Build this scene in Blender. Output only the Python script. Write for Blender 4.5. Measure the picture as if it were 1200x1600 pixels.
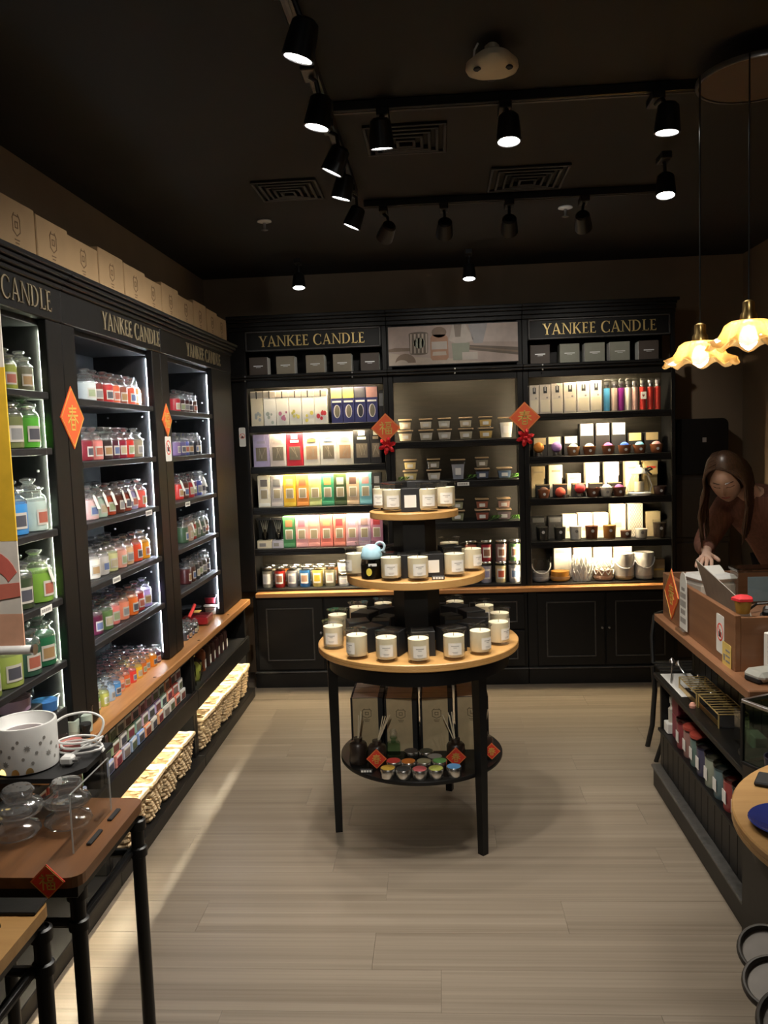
import bpy, bmesh, math, random
from mathutils import Vector, Matrix
random.seed(7)
for _o in list(bpy.data.objects): bpy.data.objects.remove(_o)
SC = bpy.context.scene
COL = SC.collection
PI = math.pi

# ---------------------------------------------------------------- camera
cam_d = bpy.data.cameras.new('camera'); cam = bpy.data.objects.new('camera', cam_d); COL.objects.link(cam)
cam_d.sensor_width = 36; cam_d.lens = 36 * 1297 / 1600; cam_d.clip_start = .02
_r = Vector((0.99734759, 0.06387204, -0.03490186)); _u = Vector((0.02898714, 0.09129389, 0.99540201)); _f = Vector((-0.06676469, 0.99377351, -0.08920028))
cam.matrix_world = Matrix(((_r.x, _u.x, -_f.x, 0), (_r.y, _u.y, -_f.y, 0), (_r.z, _u.z, -_f.z, 1.6), (0, 0, 0, 1)))
SC.camera = cam
# ---------------------------------------------------------------- world (dim mall light beyond the open shop front)
W = bpy.data.worlds.new('world'); SC.world = W; W.use_nodes = True
W.node_tree.nodes['Background'].inputs[0].default_value = (1.0, .91, .79, 1)
W.node_tree.nodes['Background'].inputs[1].default_value = .045
# ---------------------------------------------------------------- exposure
SC.view_settings.view_transform = 'Standard'; SC.view_settings.look = 'None'
SC.view_settings.exposure = 0.25; SC.view_settings.gamma = 1.0; SC.view_settings.use_curve_mapping = False
SC.cycles.transparent_max_bounces = 18; SC.cycles.max_bounces = 6; SC.cycles.diffuse_bounces = 3; SC.cycles.glossy_bounces = 3; SC.cycles.adaptive_threshold = .02; SC.cycles.sample_clamp_indirect = 3.0
SC.cycles.caustics_reflective = False; SC.cycles.caustics_refractive = False
SPOT_W = 36.0          # track spots
LED_COOL = 460.0        # left wall strips
LED_WARM = 230.0        # back wall strips
PENDANT_W = 3.0

# ================================================================ materials
def mat(name, col, rough=.5, metal=0.0, var=.08, scale=18.0, coat=0.0, bump=0.0, bscale=60.0, stretch=(1, 1, 1), spec=.5, emit=None, estr=0.0, sss=0.0, obj_rand=0.0):
    m = bpy.data.materials.new(name); m.use_nodes = True
    nt = m.node_tree; N = nt.nodes; K = nt.links; b = N['Principled BSDF']
    b.inputs['Roughness'].default_value = rough; b.inputs['Metallic'].default_value = metal
    b.inputs['Coat Weight'].default_value = coat; b.inputs['Coat Roughness'].default_value = .08
    b.inputs['Specular IOR Level'].default_value = spec
    if sss: b.inputs['Subsurface Weight'].default_value = sss; b.inputs['Subsurface Radius'].default_value = (.02, .015, .01)
    tc = N.new('ShaderNodeTexCoord'); mp = N.new('ShaderNodeMapping'); mp.inputs['Scale'].default_value = stretch
    K.new(tc.outputs['Object'], mp.inputs[0])
    nz = N.new('ShaderNodeTexNoise'); nz.inputs['Scale'].default_value = scale; nz.inputs['Detail'].default_value = 4
    K.new(mp.outputs[0], nz.inputs['Vector'])
    rp = N.new('ShaderNodeValToRGB')
    rp.color_ramp.elements[0].position = .25; rp.color_ramp.elements[1].position = .75
    rp.color_ramp.elements[0].color = tuple(max(0, c * (1 - var)) for c in col[:3]) + (1,)
    rp.color_ramp.elements[1].color = tuple(min(1, c * (1 + var)) for c in col[:3]) + (1,)
    K.new(nz.outputs['Fac'], rp.inputs[0])
    out = rp.outputs[0]
    if obj_rand:
        oi = N.new('ShaderNodeObjectInfo'); mr = N.new('ShaderNodeMapRange')
        mr.inputs['To Min'].default_value = 1 - obj_rand; mr.inputs['To Max'].default_value = 1 + obj_rand
        K.new(oi.outputs['Random'], mr.inputs['Value'])
        hv = N.new('ShaderNodeHueSaturation'); K.new(mr.outputs[0], hv.inputs['Value']); K.new(out, hv.inputs['Color']); out = hv.outputs[0]
    K.new(out, b.inputs['Base Color'])
    if bump:
        n2 = N.new('ShaderNodeTexNoise'); n2.inputs['Scale'].default_value = bscale; K.new(mp.outputs[0], n2.inputs['Vector'])
        bp = N.new('ShaderNodeBump'); bp.inputs['Strength'].default_value = bump; bp.inputs['Distance'].default_value = .004
        K.new(n2.outputs['Fac'], bp.inputs['Height']); K.new(bp.outputs[0], b.inputs['Normal'])
    if emit:
        b.inputs['Emission Color'].default_value = tuple(emit) + (1,); b.inputs['Emission Strength'].default_value = estr
    return m
def wood(name, c0, c1, rough, axis, scale=5.0, coat=0.0, world=False, rnd=0.0, long=.07):
    m = bpy.data.materials.new(name); m.use_nodes = True
    nt = m.node_tree; N = nt.nodes; K = nt.links; b = N['Principled BSDF']
    b.inputs['Roughness'].default_value = rough; b.inputs['Coat Weight'].default_value = coat
    if world: tc = N.new('ShaderNodeNewGeometry').outputs['Position']
    else: tc = N.new('ShaderNodeTexCoord').outputs['Object']
    vec = tc
    oi = N.new('ShaderNodeObjectInfo')
    if rnd:
        va = N.new('ShaderNodeVectorMath'); va.operation = 'MULTIPLY_ADD'; va.inputs[1].default_value = (7, 7, 7)
        K.new(oi.outputs['Random'], va.inputs[0]); K.new(tc, va.inputs[2]); vec = va.outputs[0]
    mp = N.new('ShaderNodeMapping'); s = [1.0, 1.0, 1.0]; s[axis] = long; mp.inputs['Scale'].default_value = s; K.new(vec, mp.inputs[0])
    n1 = N.new('ShaderNodeTexNoise'); n1.inputs['Scale'].default_value = scale * 6; n1.inputs['Detail'].default_value = 6; n1.inputs['Roughness'].default_value = .62; n1.inputs['Distortion'].default_value = .5
    n2 = N.new('ShaderNodeTexNoise'); n2.inputs['Scale'].default_value = scale * 1.3; n2.inputs['Detail'].default_value = 3; n2.inputs['Distortion'].default_value = .8
    K.new(mp.outputs[0], n1.inputs['Vector']); K.new(mp.outputs[0], n2.inputs['Vector'])
    mx = N.new('ShaderNodeMix'); mx.inputs[0].default_value = .5; K.new(n1.outputs['Fac'], mx.inputs[2]); K.new(n2.outputs['Fac'], mx.inputs[3])
    rp = N.new('ShaderNodeValToRGB'); rp.color_ramp.elements[0].position = .36; rp.color_ramp.elements[1].position = .64
    rp.color_ramp.elements[0].color = tuple(c0) + (1,); rp.color_ramp.elements[1].color = tuple(c1) + (1,)
    K.new(mx.outputs[0], rp.inputs[0]); out = rp.outputs[0]
    if rnd:
        mr = N.new('ShaderNodeMapRange'); mr.inputs['To Min'].default_value = 1 - rnd; mr.inputs['To Max'].default_value = 1 + rnd
        K.new(oi.outputs['Random'], mr.inputs['Value'])
        hv = N.new('ShaderNodeHueSaturation'); K.new(mr.outputs[0], hv.inputs['Value']); K.new(out, hv.inputs['Color']); out = hv.outputs[0]
    K.new(out, b.inputs['Base Color'])
    bp = N.new('ShaderNodeBump'); bp.inputs['Strength'].default_value = .12; bp.inputs['Distance'].default_value = .002
    K.new(n1.outputs['Fac'], bp.inputs['Height']); K.new(bp.outputs[0], b.inputs['Normal'])
    return m
def glass(name, tint=(.985, .99, .99), rough=.04, refl=1.0, haze=0.0):
    m = bpy.data.materials.new(name); m.use_nodes = True
    nt = m.node_tree; N = nt.nodes; K = nt.links; N.remove(N['Principled BSDF'])
    t = N.new('ShaderNodeBsdfTransparent'); g = N.new('ShaderNodeBsdfGlossy'); g.inputs['Roughness'].default_value = rough
    nz = N.new('ShaderNodeTexNoise'); nz.inputs['Scale'].default_value = 9
    rp = N.new('ShaderNodeValToRGB'); rp.color_ramp.elements[0].color = tuple(c * .95 for c in tint) + (1,); rp.color_ramp.elements[1].color = tuple(tint) + (1,)
    K.new(nz.outputs['Fac'], rp.inputs[0]); K.new(rp.outputs[0], t.inputs['Color'])
    fr = N.new('ShaderNodeLayerWeight'); fr.inputs['Blend'].default_value = .5
    pw = N.new('ShaderNodeMath'); pw.operation = 'POWER'; pw.inputs[1].default_value = 4.0; K.new(fr.outputs['Facing'], pw.inputs[0])
    ml = N.new('ShaderNodeMath'); ml.operation = 'MULTIPLY_ADD'; ml.inputs[1].default_value = .8 * refl; ml.inputs[2].default_value = .05 * refl; ml.use_clamp = True
    K.new(pw.outputs[0], ml.inputs[0])
    mx = N.new('ShaderNodeMixShader'); K.new(ml.outputs[0], mx.inputs[0]); K.new(t.outputs[0], mx.inputs[1]); K.new(g.outputs[0], mx.inputs[2])
    last = mx.outputs[0]
    if haze:      # thick cast glass scatters a little light
        dt = N.new('ShaderNodeBsdfTranslucent'); dd = N.new('ShaderNodeBsdfDiffuse'); dt.inputs[0].default_value = dd.inputs[0].default_value = (.92, .94, .95, 1)
        m3 = N.new('ShaderNodeMixShader'); m3.inputs[0].default_value = .5; K.new(dt.outputs[0], m3.inputs[1]); K.new(dd.outputs[0], m3.inputs[2])
        m4 = N.new('ShaderNodeMixShader'); m4.inputs[0].default_value = haze; K.new(last, m4.inputs[1]); K.new(m3.outputs[0], m4.inputs[2]); last = m4.outputs[0]
    K.new(last, N['Material Output'].inputs['Surface'])
    return m
def lamp_mat(name, col, s):
    m = bpy.data.materials.new(name); m.use_nodes = True
    nt = m.node_tree; N = nt.nodes; K = nt.links; N.remove(N['Principled BSDF'])
    e = N.new('ShaderNodeEmission'); e.inputs[0].default_value = tuple(col) + (1,); e.inputs[1].default_value = s
    K.new(e.outputs[0], N['Material Output'].inputs['Surface'])
    return m
M = {}
M['black'] = mat('black_satin_paint', (.0080, .0076, .0073), .42, var=.15, bump=.06, bscale=35, spec=.24)
M['black_side'] = mat('black_matte_side_panel', (.022, .022, .023), .7, var=.2, spec=.10)
M['black_in'] = mat('black_melamine', (.018, .0185, .020), .48, var=.2, bump=.05, bscale=25, spec=.25)
M['black_matte'] = mat('black_matte_card', (.011, .011, .012), .6)
M['black_edge'] = mat('black_worn_edge', (.05, .048, .045), .4, var=.4, scale=40)
M['charcoal'] = mat('brushed_charcoal_panel', (.022, .0195, .016), .45, var=.25, scale=8, stretch=(1, 1, 9), bump=.1, spec=.15)
M['ceiling'] = mat('black_ceiling_paint', (.011, .0105, .0098), .8, var=.12, scale=3, bump=.05)
M['wall'] = mat('dark_brown_wall_paint', (.25, .18, .115), .8, var=.08, scale=4, bump=.06)
M['metal_black'] = mat('black_steel', (.012, .012, .012), .38, metal=.3, bump=.08)
M['steel'] = mat('brushed_steel', (.62, .62, .62), .28, metal=1.0, var=.06)
M['brass'] = mat('brass', (.75, .52, .20), .3, metal=1.0)
M['gold'] = mat('gold_paint', (.74, .55, .22), .38, metal=.55)
M['goldflat'] = mat('gold_foil_print', (.80, .55, .13), .42, metal=.2)
M['goldpale'] = mat('pale_gold_letters', (.34, .28, .18), .45, metal=.3)
M['white'] = mat('white_plastic', (.80, .80, .78), .4)
M['white_card'] = mat('white_card', (.86, .85, .80), .6, var=.03)
M['cream'] = mat('cream_card', (.78, .70, .52), .6, var=.05)
M['kraft'] = mat('kraft_card', (.50, .36, .19), .65, var=.07)
M['carton'] = mat('brown_carton', (.47, .315, .165), .75, var=.08, scale=9)
M['cartonprint'] = mat('brown_carton_print', (.20, .12, .06), .8)
M['greybox'] = mat('taupe_gift_box', (.27, .225, .16), .55, var=.08)
M['greyboxg'] = mat('sage_grey_gift_box', (.30, .30, .235), .55, var=.08)
M['greyboxd'] = mat('dark_brown_gift_box', (.075, .055, .042), .55, var=.08)
M['silverprint'] = mat('silver_print', (.85, .85, .82), .4, metal=.2)
M['red'] = mat('red_paper', (.80, .060, .030), .5, var=.06)
M['orange_red'] = mat('orange_red_paper', (.86, .13, .035), .5, var=.06)
M['redfoil'] = mat('red_glitter', (.55, .012, .02), .28, metal=.35, var=.5, scale=150, bump=.5, bscale=200)
M['leaf'] = mat('green_leaf', (.10, .26, .04), .5, var=.3)
M['wick'] = mat('cotton_wick', (.10, .08, .06), .9)
M['wax'] = mat('ivory_wax', (.93, .83, .60), .42, var=.02)
M['labelp'] = mat('ivory_label_paper', (.86, .82, .74), .6, var=.03)
M['labelb'] = mat('printed_label_border', (.52, .49, .44), .5, var=.1)
M['labelw'] = mat('white_label_paper', (.82, .80, .76), .55, var=.05)
M['inkgrey'] = mat('grey_ink', (.28, .26, .24), .7)
M['inkblack'] = mat('black_ink', (.03, .03, .03), .7)
M['glass'] = glass('clear_glass')
M['glassd'] = glass('smoked_glass', (.35, .33, .30))
M['glassg'] = glass('green_tint_glass', (.72, .86, .76))
M['glassw'] = glass('clear_tumbler_glass', (.99, .99, .97), refl=.7)
M['glasslid'] = glass('cast_glass_lid', (.98, .985, .985), .07, 3.4, .07)
M['acrylic'] = glass('clear_acrylic', (.93, .94, .93), .05, .9)
M['acrylic_edge'] = glass('acrylic_cut_edge', (.80, .82, .80), .2, 3.0, .45)
M['film'] = glass('crinkled_plastic_film', (.82, .80, .76), .12, 1.6)
M['wood_top'] = wood('oiled_pine_worktop', (.30, .125, .040), (.56, .27, .095), .38, 1, 4.0, .15)
M['wood_topx'] = wood('oiled_pine_worktop_back', (.30, .125, .040), (.56, .27, .095), .38, 0, 4.0, .15)
M['wood_tier'] = wood('light_oak_tier', (.43, .225, .068), (.60, .345, .125), .42, 0, 4.0, .1)
M['wood_counter'] = wood('walnut_veneer_counter', (.19, .085, .040), (.30, .145, .072), .42, 1, 4.0, .1)
M['wood_counterx'] = wood('walnut_veneer_counter_end', (.19, .085, .040), (.30, .145, .072), .42, 0, 4.0, .1)
M['wood_dark'] = wood('dark_walnut_table', (.085, .036, .014), (.24, .105, .040), .36, 1, 3.0, .2)
M['plank'] = wood('grey_oak_laminate', (.148, .118, .086), (.236, .196, .150), .36, 0, 3.2, 0, False, .05, .05)
M['underlay'] = mat('floor_underlay', (.12, .095, .075), .8)
M['basket'] = mat('woven_water_hyacinth', (.62, .46, .27), .7, var=.3, scale=40, bump=.3, bscale=120)
M['tin'] = mat('aluminium_tin', (.72, .71, .68), .25, metal=1.0, var=.05)
M['led_cool'] = lamp_mat('cool_led', (.86, .94, 1.0), LED_COOL)
M['led_green'] = lamp_mat('greenish_led', (.93, 1.0, .74), LED_COOL * .75)
M['led_warm'] = lamp_mat('warm_led', (1.0, .80, .50), LED_WARM)
M['led_base'] = lamp_mat('warm_basket_led', (1.0, .86, .60), LED_WARM * .6)
M['led_side'] = lamp_mat('warm_led_side', (1.0, .80, .50), LED_WARM * .5)
M['spot_on'] = lamp_mat('lit_spot_lens', (1.0, .97, .92), 22)
M['spot_off'] = mat('dark_spot_lens', (.05, .05, .05), .15)
M['bulb'] = lamp_mat('warm_bulb', (1.0, .78, .42), 60)
M['skin'] = mat('skin', (.70, .46, .35), .5, var=.04, sss=.1)
M['lips'] = mat('lips', (.42, .13, .11), .45)
M['hair'] = mat('dark_brown_hair', (.075, .038, .020), .38, var=.5, scale=30, stretch=(6, 6, 1))
M['sweater'] = mat('brown_ribbed_knit', (.24, .105, .075), .9, var=.25, scale=8, stretch=(14, 14, 1), bump=.5, bscale=30)
M['trousers'] = mat('dark_trousers', (.02, .02, .025), .8)
_pm = {}
def pm(col, rough=.45, coat=.0, sss=0, metal=0, tag='painted'):
    k = (tuple(round(c, 3) for c in col), rough, coat, sss, metal, tag)
    if k not in _pm: _pm[k] = mat('%s_%03d' % (tag, len(_pm)), col, rough, metal, .10, 22, coat, sss=sss)
    return _pm[k]
def wx(col): return pm(col, .35, .55, .0, 0, 'wax_in_glass')
def card(col): return pm(col, .5, .0, .0, 0, 'printed_card')

# ================================================================ mesh helpers
class MB:
    def __init__(s): s.v = []; s.f = []; s.mi = []; s.cur = 0
    def add(s, vs, fs):
        n = len(s.v); s.v += [tuple(v) for v in vs]
        for f in fs: s.f.append([i + n for i in f]); s.mi.append(s.cur)
        return s
    def box(s, x0, x1, y0, y1, z0, z1, b=0.0):
        if x0 > x1: x0, x1 = x1, x0
        if y0 > y1: y0, y1 = y1, y0
        if z0 > z1: z0, z1 = z1, z0
        b = min(b, (x1 - x0) * .45, (y1 - y0) * .45, (z1 - z0) * .45)
        if b <= 0:
            vs = [(x, y, z) for z in (z0, z1) for y in (y0, y1) for x in (x0, x1)]
            return s.add(vs, [(0, 2, 3, 1), (4, 5, 7, 6), (0, 1, 5, 4), (2, 6, 7, 3), (0, 4, 6, 2), (1, 3, 7, 5)])
        bm = bmesh.new(); bmesh.ops.create_cube(bm, size=1)
        for v in bm.verts:
            v.co = ((x0 + x1) / 2 + v.co.x * (x1 - x0), (y0 + y1) / 2 + v.co.y * (y1 - y0), (z0 + z1) / 2 + v.co.z * (z1 - z0))
        bmesh.ops.bevel(bm, geom=list(bm.edges), offset=b, segments=1, affect='EDGES', profile=.5)
        return s._bm(bm)
    def _bm(s, bm):
        bm.verts.index_update()
        s.add([v.co[:] for v in bm.verts], [[v.index for v in f.verts] for f in bm.faces]); bm.free(); return s
    def lathe(s, prof, seg=18, c=(0, 0, 0), sx=1, sy=1, fn=None):
        vs = []; fs = []; n = len(prof)
        for i in range(seg):
            a = 2 * PI * i / seg
            for r, z in prof:
                rr, zz = (r, z) if fn is None else fn(r, z, a)
                vs.append((c[0] + rr * math.cos(a) * sx, c[1] + rr * math.sin(a) * sy, c[2] + zz))
        for i in range(seg):
            j = (i + 1) % seg
            for k in range(n - 1):
                if prof[k][0] < 1e-6 and prof[k + 1][0] < 1e-6: continue
                if prof[k][0] < 1e-6: fs.append((i * n + k, j * n + k + 1, i * n + k + 1))
                elif prof[k + 1][0] < 1e-6: fs.append((i * n + k, j * n + k, i * n + k + 1))
                else: fs.append((i * n + k, j * n + k, j * n + k + 1, i * n + k + 1))
        return s.add(vs, fs)
    def tube(s, pts, r, seg=8, closed=False, r1=None):
        P = [Vector(p) for p in pts]; n = len(P); vs = []; fs = []; up = None
        for i, p in enumerate(P):
            d = (P[(i + 1) % n] - P[i - 1]) if closed else (P[min(i + 1, n - 1)] - P[max(i - 1, 0)])
            d.normalize()
            if up is None: up = d.orthogonal().normalized()
            else:
                up = (up - d * up.dot(d)); up = up.normalized() if up.length > 1e-6 else d.orthogonal().normalized()
            w = d.cross(up)
            rr = r if r1 is None else r + (r1 - r) * i / max(1, n - 1)
            if isinstance(r, (list, tuple)): rr = r[i]
            for k in range(seg):
                a = 2 * PI * k / seg; vs.append(p + (up * math.cos(a) + w * math.sin(a)) * rr)
        m = n if closed else n - 1
        for i in range(m):
            for k in range(seg):
                a, b = i * seg + k, i * seg + (k + 1) % seg; c, d = ((i + 1) % n) * seg + (k + 1) % seg, ((i + 1) % n) * seg + k
                fs.append((a, b, c, d))
        if not closed: fs.append(tuple(range(seg))[::-1]); fs.append(tuple(range((n - 1) * seg, n * seg)))
        return s.add(vs, fs)
    def prism(s, poly, t0, t1, T):
        """poly in 2-D, extruded between t0 and t1; T(u, v, t) -> xyz"""
        n = len(poly); vs = [T(u, v, t0) for u, v in poly] + [T(u, v, t1) for u, v in poly]
        fs = [tuple(range(n)), tuple(range(n, 2 * n))[::-1]] + [(i, i + n, (i + 1) % n + n, (i + 1) % n) for i in range(n)]
        return s.add(vs, fs)
    def quadstrip(s, rows):
        n = len(rows[0]); vs = [p for r in rows for p in r]
        return s.add(vs, [(i * n + k, i * n + k + 1, (i + 1) * n + k + 1, (i + 1) * n + k) for i in range(len(rows) - 1) for k in range(n - 1)])
    def mesh(s, name, smooth=True, ang=35):
        me = bpy.data.meshes.new(name); me.from_pydata(s.v, [], s.f)
        bm = bmesh.new(); bm.from_mesh(me); bmesh.ops.recalc_face_normals(bm, faces=bm.faces)
        bm.to_mesh(me); bm.free()
        me.polygons.foreach_set('material_index', s.mi if len(s.mi) == len(me.polygons) else [0] * len(me.polygons))
        if smooth:
            me.polygons.foreach_set('use_smooth', [True] * len(me.polygons)); me.set_sharp_from_angle(angle=math.radians(ang))
        me.update(); return me
    def build(s, name, m, parent=None, loc=(0, 0, 0), rz=0.0, smooth=True, ang=35):
        return obj(name, s.mesh(name, smooth, ang), m, parent, loc, rz)
def obj(name, me, m, parent=None, loc=(0, 0, 0), rz=0.0):
    ms = m if isinstance(m, (list, tuple)) else [m]
    if len(me.materials) == 0:
        for x in ms: me.materials.append(x)
    o = bpy.data.objects.new(name, me); COL.objects.link(o)
    for i, x in enumerate(ms):
        if me.materials[i] != x: o.material_slots[i].link = 'OBJECT'; o.material_slots[i].material = x
    o.location = loc; o.rotation_euler = (0, 0, rz)
    if parent: o.parent = parent
    return o
def tag(o, label=None, cat=None, group=None, kind=None):
    if label: o['label'] = label
    if cat: o['category'] = cat
    if group: o['group'] = group
    if kind: o['kind'] = kind
    return o
def curve(pts, n=6, closed=False):
    P = [Vector(q) for q in pts]; m = len(P); out = []
    for i in range(m if closed else m - 1):
        a = P[i - 1] if (closed or i) else P[0]; b = P[i]; c = P[(i + 1) % m]; d = P[(i + 2) % m] if (closed or i + 2 < m) else P[-1]
        for k in range(n):
            t = k / n; out.append(tuple(.5 * (2 * b + (c - a) * t + (2 * a - 5 * b + 4 * c - d) * t * t + (3 * b - a - 3 * c + d) * t ** 3)))
    if not closed: out.append(tuple(P[-1]))
    return out
def thing(name, label, cat, loc=(0, 0, 0), rz=0.0, group=None, rot=None):
    o = bpy.data.objects.new(name, None); COL.objects.link(o); o.location = loc; o.rotation_euler = rot or (0, 0, rz)
    o.empty_display_size = .05
    return tag(o, label, cat, group)
def struct(o): o['kind'] = 'structure'; return o
def copy_tree(o, parent=None, mats=None):
    c = o.copy(); COL.objects.link(c); c.parent = parent
    base = o.name.split('.')[0]
    if mats and base in mats: setmat(c, mats[base])
    for ch in list(o.children): copy_tree(ch, c, mats)
    return c
def setmat(o, ms):
    ms = ms if isinstance(ms, (list, tuple)) else [ms]
    for i, x in enumerate(ms):
        if x is None: continue
        o.material_slots[i].link = 'OBJECT'; o.material_slots[i].material = x
def place(proto, loc, rz=0.0, label=None, group=None, mats=None):
    o = copy_tree(proto, None, mats); o.location = loc; o.rotation_euler = (0, 0, rz)
    if label: o['label'] = label
    if group: o['group'] = group
    return o
PROTOS = []
def drop(proto):
    for ch in list(proto.children): drop(ch)
    bpy.data.objects.remove(proto)
ORD = ['first', 'second', 'third', 'fourth', 'fifth', 'sixth', 'seventh', 'eighth', 'ninth', 'tenth', 'eleventh', 'twelfth', 'thirteenth', 'fourteenth', 'fifteenth']

# ---------------------------------------------------------------- lettering (roman capitals and two brush characters)
def arc(cx, cy, rx, ry, a0, a1, n=16): return [(cx + rx * math.cos(math.radians(a0 + (a1 - a0) * i / n)), cy + ry * math.sin(math.radians(a0 + (a1 - a0) * i / n))) for i in range(n + 1)]
def stem(x, w=.15, y0=0, y1=1): return [(x, y0), (x + w, y0), (x + w, y1), (x, y1)]
def serif(x0, x1, y, t=.045): return [(x0, y), (x1, y), (x1, y + t), (x0, y + t)]
GL = {
 'Y': (.80, [[(.02, 1), (.19, 1), (.46, .46), (.34, .42)], [(.70, 1), (.78, 1), (.46, .42), (.40, .46)], stem(.33, .14, 0, .48), serif(-.04, .28, .955), serif(.60, .86, .955), serif(.24, .56, 0)]),
 'A': (.88, [[(.36, .97), (.42, 1.03), (.12, 0), (.05, 0)], [(.36, .97), (.44, 1.05), (.84, 0), (.67, 0)], [(.20, .30), (.66, .30), (.64, .36), (.22, .36)], serif(-.03, .22, 0), serif(.58, .94, 0)]),
 'N': (.92, [stem(.10, .07), stem(.80, .07), [(.06, 1), (.20, 1), (.87, .0), (.80, -.04)], serif(-.02, .26, 0), serif(-.02, .16, .955), serif(.70, .97, .955)]),
 'K': (.84, [stem(.10, .15), [(.68, 1), (.77, 1), (.30, .47), (.24, .52)], [(.30, .55), (.42, .60), (.90, 0), (.72, 0)], serif(.0, .35, 0), serif(.0, .35, .955), serif(.60, .84, .955), serif(.66, .98, 0)]),
 'E': (.62, [stem(.10, .15), [(.1, .93), (.56, .93), (.56, 1), (.1, 1)], [(.52, .82), (.56, .82), (.57, 1), (.52, 1)], [(.2, .47), (.48, .47), (.48, .54), (.2, .54)], [(.45, .42), (.49, .42), (.49, .60), (.45, .60)], [(.1, 0), (.60, 0), (.60, .07), (.1, .07)], [(.55, 0), (.61, 0), (.64, .2), (.60, .2)], serif(.0, .3, 0), serif(.0, .3, .955)]),
 'C': (.92, None), 'D': (.92, None),
 'L': (.62, [stem(.10, .15), [(.1, 0), (.58, 0), (.58, .07), (.1, .07)], [(.53, 0), (.59, 0), (.63, .22), (.59, .22)], serif(.0, .33, 0), serif(.0, .35, .955)]),
}
def _ring(o, i): return [[o[k], o[k + 1], i[k + 1], i[k]] for k in range(len(o) - 1)]
GL['C'] = (.92, _ring(arc(.50, .5, .47, .53, 48, 312, 18), arc(.55, .5, .36, .47, 44, 316, 18)) + [[(.80, .74), (.86, .74), (.86, 1.0), (.81, .9)], [(.80, .26), (.86, .26), (.86, .0), (.81, .1)]])
GL['D'] = (.92, [stem(.10, .15), serif(.0, .3, 0), serif(.0, .3, .955)] + _ring(arc(.34, .5, .53, .50, -90, 90, 16), arc(.34, .5, .38, .44, -90, 90, 16)) + [[(.2, .945), (.36, .945), (.36, 1), (.2, 1)], [(.2, 0), (.36, 0), (.36, .055), (.2, .055)]])
def lettering(text, width, height, T, m, parent, d=.004):
    """T(u, v, t): u along the line from its left end, v up, t outwards; one part per letter"""
    tot = sum((.40 if ch == ' ' else GL[ch][0] + .10) for ch in text); k = width / tot; u = 0
    for ch in text:
        if ch == ' ': u += .40; continue
        w, polys = GL[ch]; mb = MB()
        for p in polys: mb.prism([((u + a) * k, b * height) for a, b in p], 0, d, T)
        mb.build('letter', m, parent, smooth=False); u += w + .10
def bar(mb, p, q, w, T, d=.0015):
    p = Vector(p); q = Vector(q); n = (q - p).normalized(); s = Vector((-n.y, n.x)) * w / 2; p = p - n * w * .3; q = q + n * w * .3
    mb.prism([tuple(p - s), tuple(p + s), tuple(q + s * .8), tuple(q - s * .8)], 0, d, T)
FU = [((.20, .95), (.27, .86)), ((.06, .76), (.38, .78)), ((.38, .78), (.05, .40)), ((.25, .58), (.25, .02)), ((.30, .52), (.40, .42)), ((.48, .92), (.95, .94)), ((.56, .80), (.57, .60)), ((.56, .80), (.88, .80)), ((.88, .80), (.86, .60)), ((.57, .60), (.86, .60)), ((.50, .48), (.51, .04)), ((.50, .48), (.95, .48)), ((.95, .48), (.94, .04)), ((.51, .05), (.94, .05)), ((.51, .27), (.94, .27)), ((.72, .48), (.72, .05))]
CHUN = [((.15, .87), (.85, .89)), ((.20, .74), (.80, .75)), ((.05, .58), (.95, .60)), ((.50, 1.0), (.42, .60)), ((.42, .60), (.04, .28)), ((.56, .60), (.96, .30)), ((.32, .42), (.33, .0)), ((.32, .42), (.68, .42)), ((.68, .42), (.67, .0)), ((.33, .21), (.67, .21)), ((.33, .01), (.67, .01))]
def diamond(half, strokes, T, paper, label, name='festive_diamond', cat='decoration', size=.62, thick=.0025, halfu=None):
    hu = halfu or half
    mb = MB(); mb.prism([(0, -half), (hu, 0), (0, half), (-hu, 0)], 0, thick, T)
    o = mb.build(name, paper, smooth=False); tag(o, label, cat)
    m2 = MB(); s = half * 2 * size * .62
    for p, q in strokes: bar(m2, ((p[0] - .5) * s, (p[1] - .5) * s), ((q[0] - .5) * s, (q[1] - .5) * s), s * .085, lambda u, v, t: T(u, v, t + thick))
    m2.build('gold_character', M['goldflat'], o, smooth=False)
    m3 = MB(); e = .93
    for a, b in (((0, -half * e), (hu * e, 0)), ((hu * e, 0), (0, half * e)), ((0, half * e), (-hu * e, 0)), ((-hu * e, 0), (0, -half * e))):
        bar(m3, a, b, half * .025, lambda u, v, t: T(u, v, t + thick))
    m3.build('border_line', M['goldflat'], o, smooth=False)
    return o

# ================================================================ the room
XL, XR, YB, YF, ZC = -1.545, 2.0, 5.62, -1.0, 2.70
floor = struct(MB().box(XL, XR, YF, YB, -.06, -.004).build('floor', M['underlay'], smooth=False))
_pl = MB().box(-.5, .5, -.5, .5, -.006, 0, .0003).mesh('plank', False)
_row = 0; _y = YF; PW, PL = .187, 1.22
while _y < 5.30:
    _x = XL - (_row * .47 + .13 * (_row % 3)) % PL
    while _x < XR:
        a, b = max(_x, XL), min(_x + PL, XR)
        if b - a > .02:
            p = obj('plank', _pl, M['plank'], floor, ((a + b) / 2, _y + PW / 2, 0)); p.scale = (b - a - .0006, PW - .0006, 1)
        _x += PL
    _y += PW; _row += 1
struct(MB().box(XL - .1, XR + .1, YF, YB + .1, ZC, ZC + .1).build('ceiling', M['ceiling'], smooth=False))
struct(MB().box(XL - .1, XL, YF, YB + .1, -.06, ZC).build('wall_left', M['wall'], smooth=False))
struct(MB().box(XL, XR, YB, YB + .1, -.06, ZC).build('wall_back', M['wall'], smooth=False))
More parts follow.
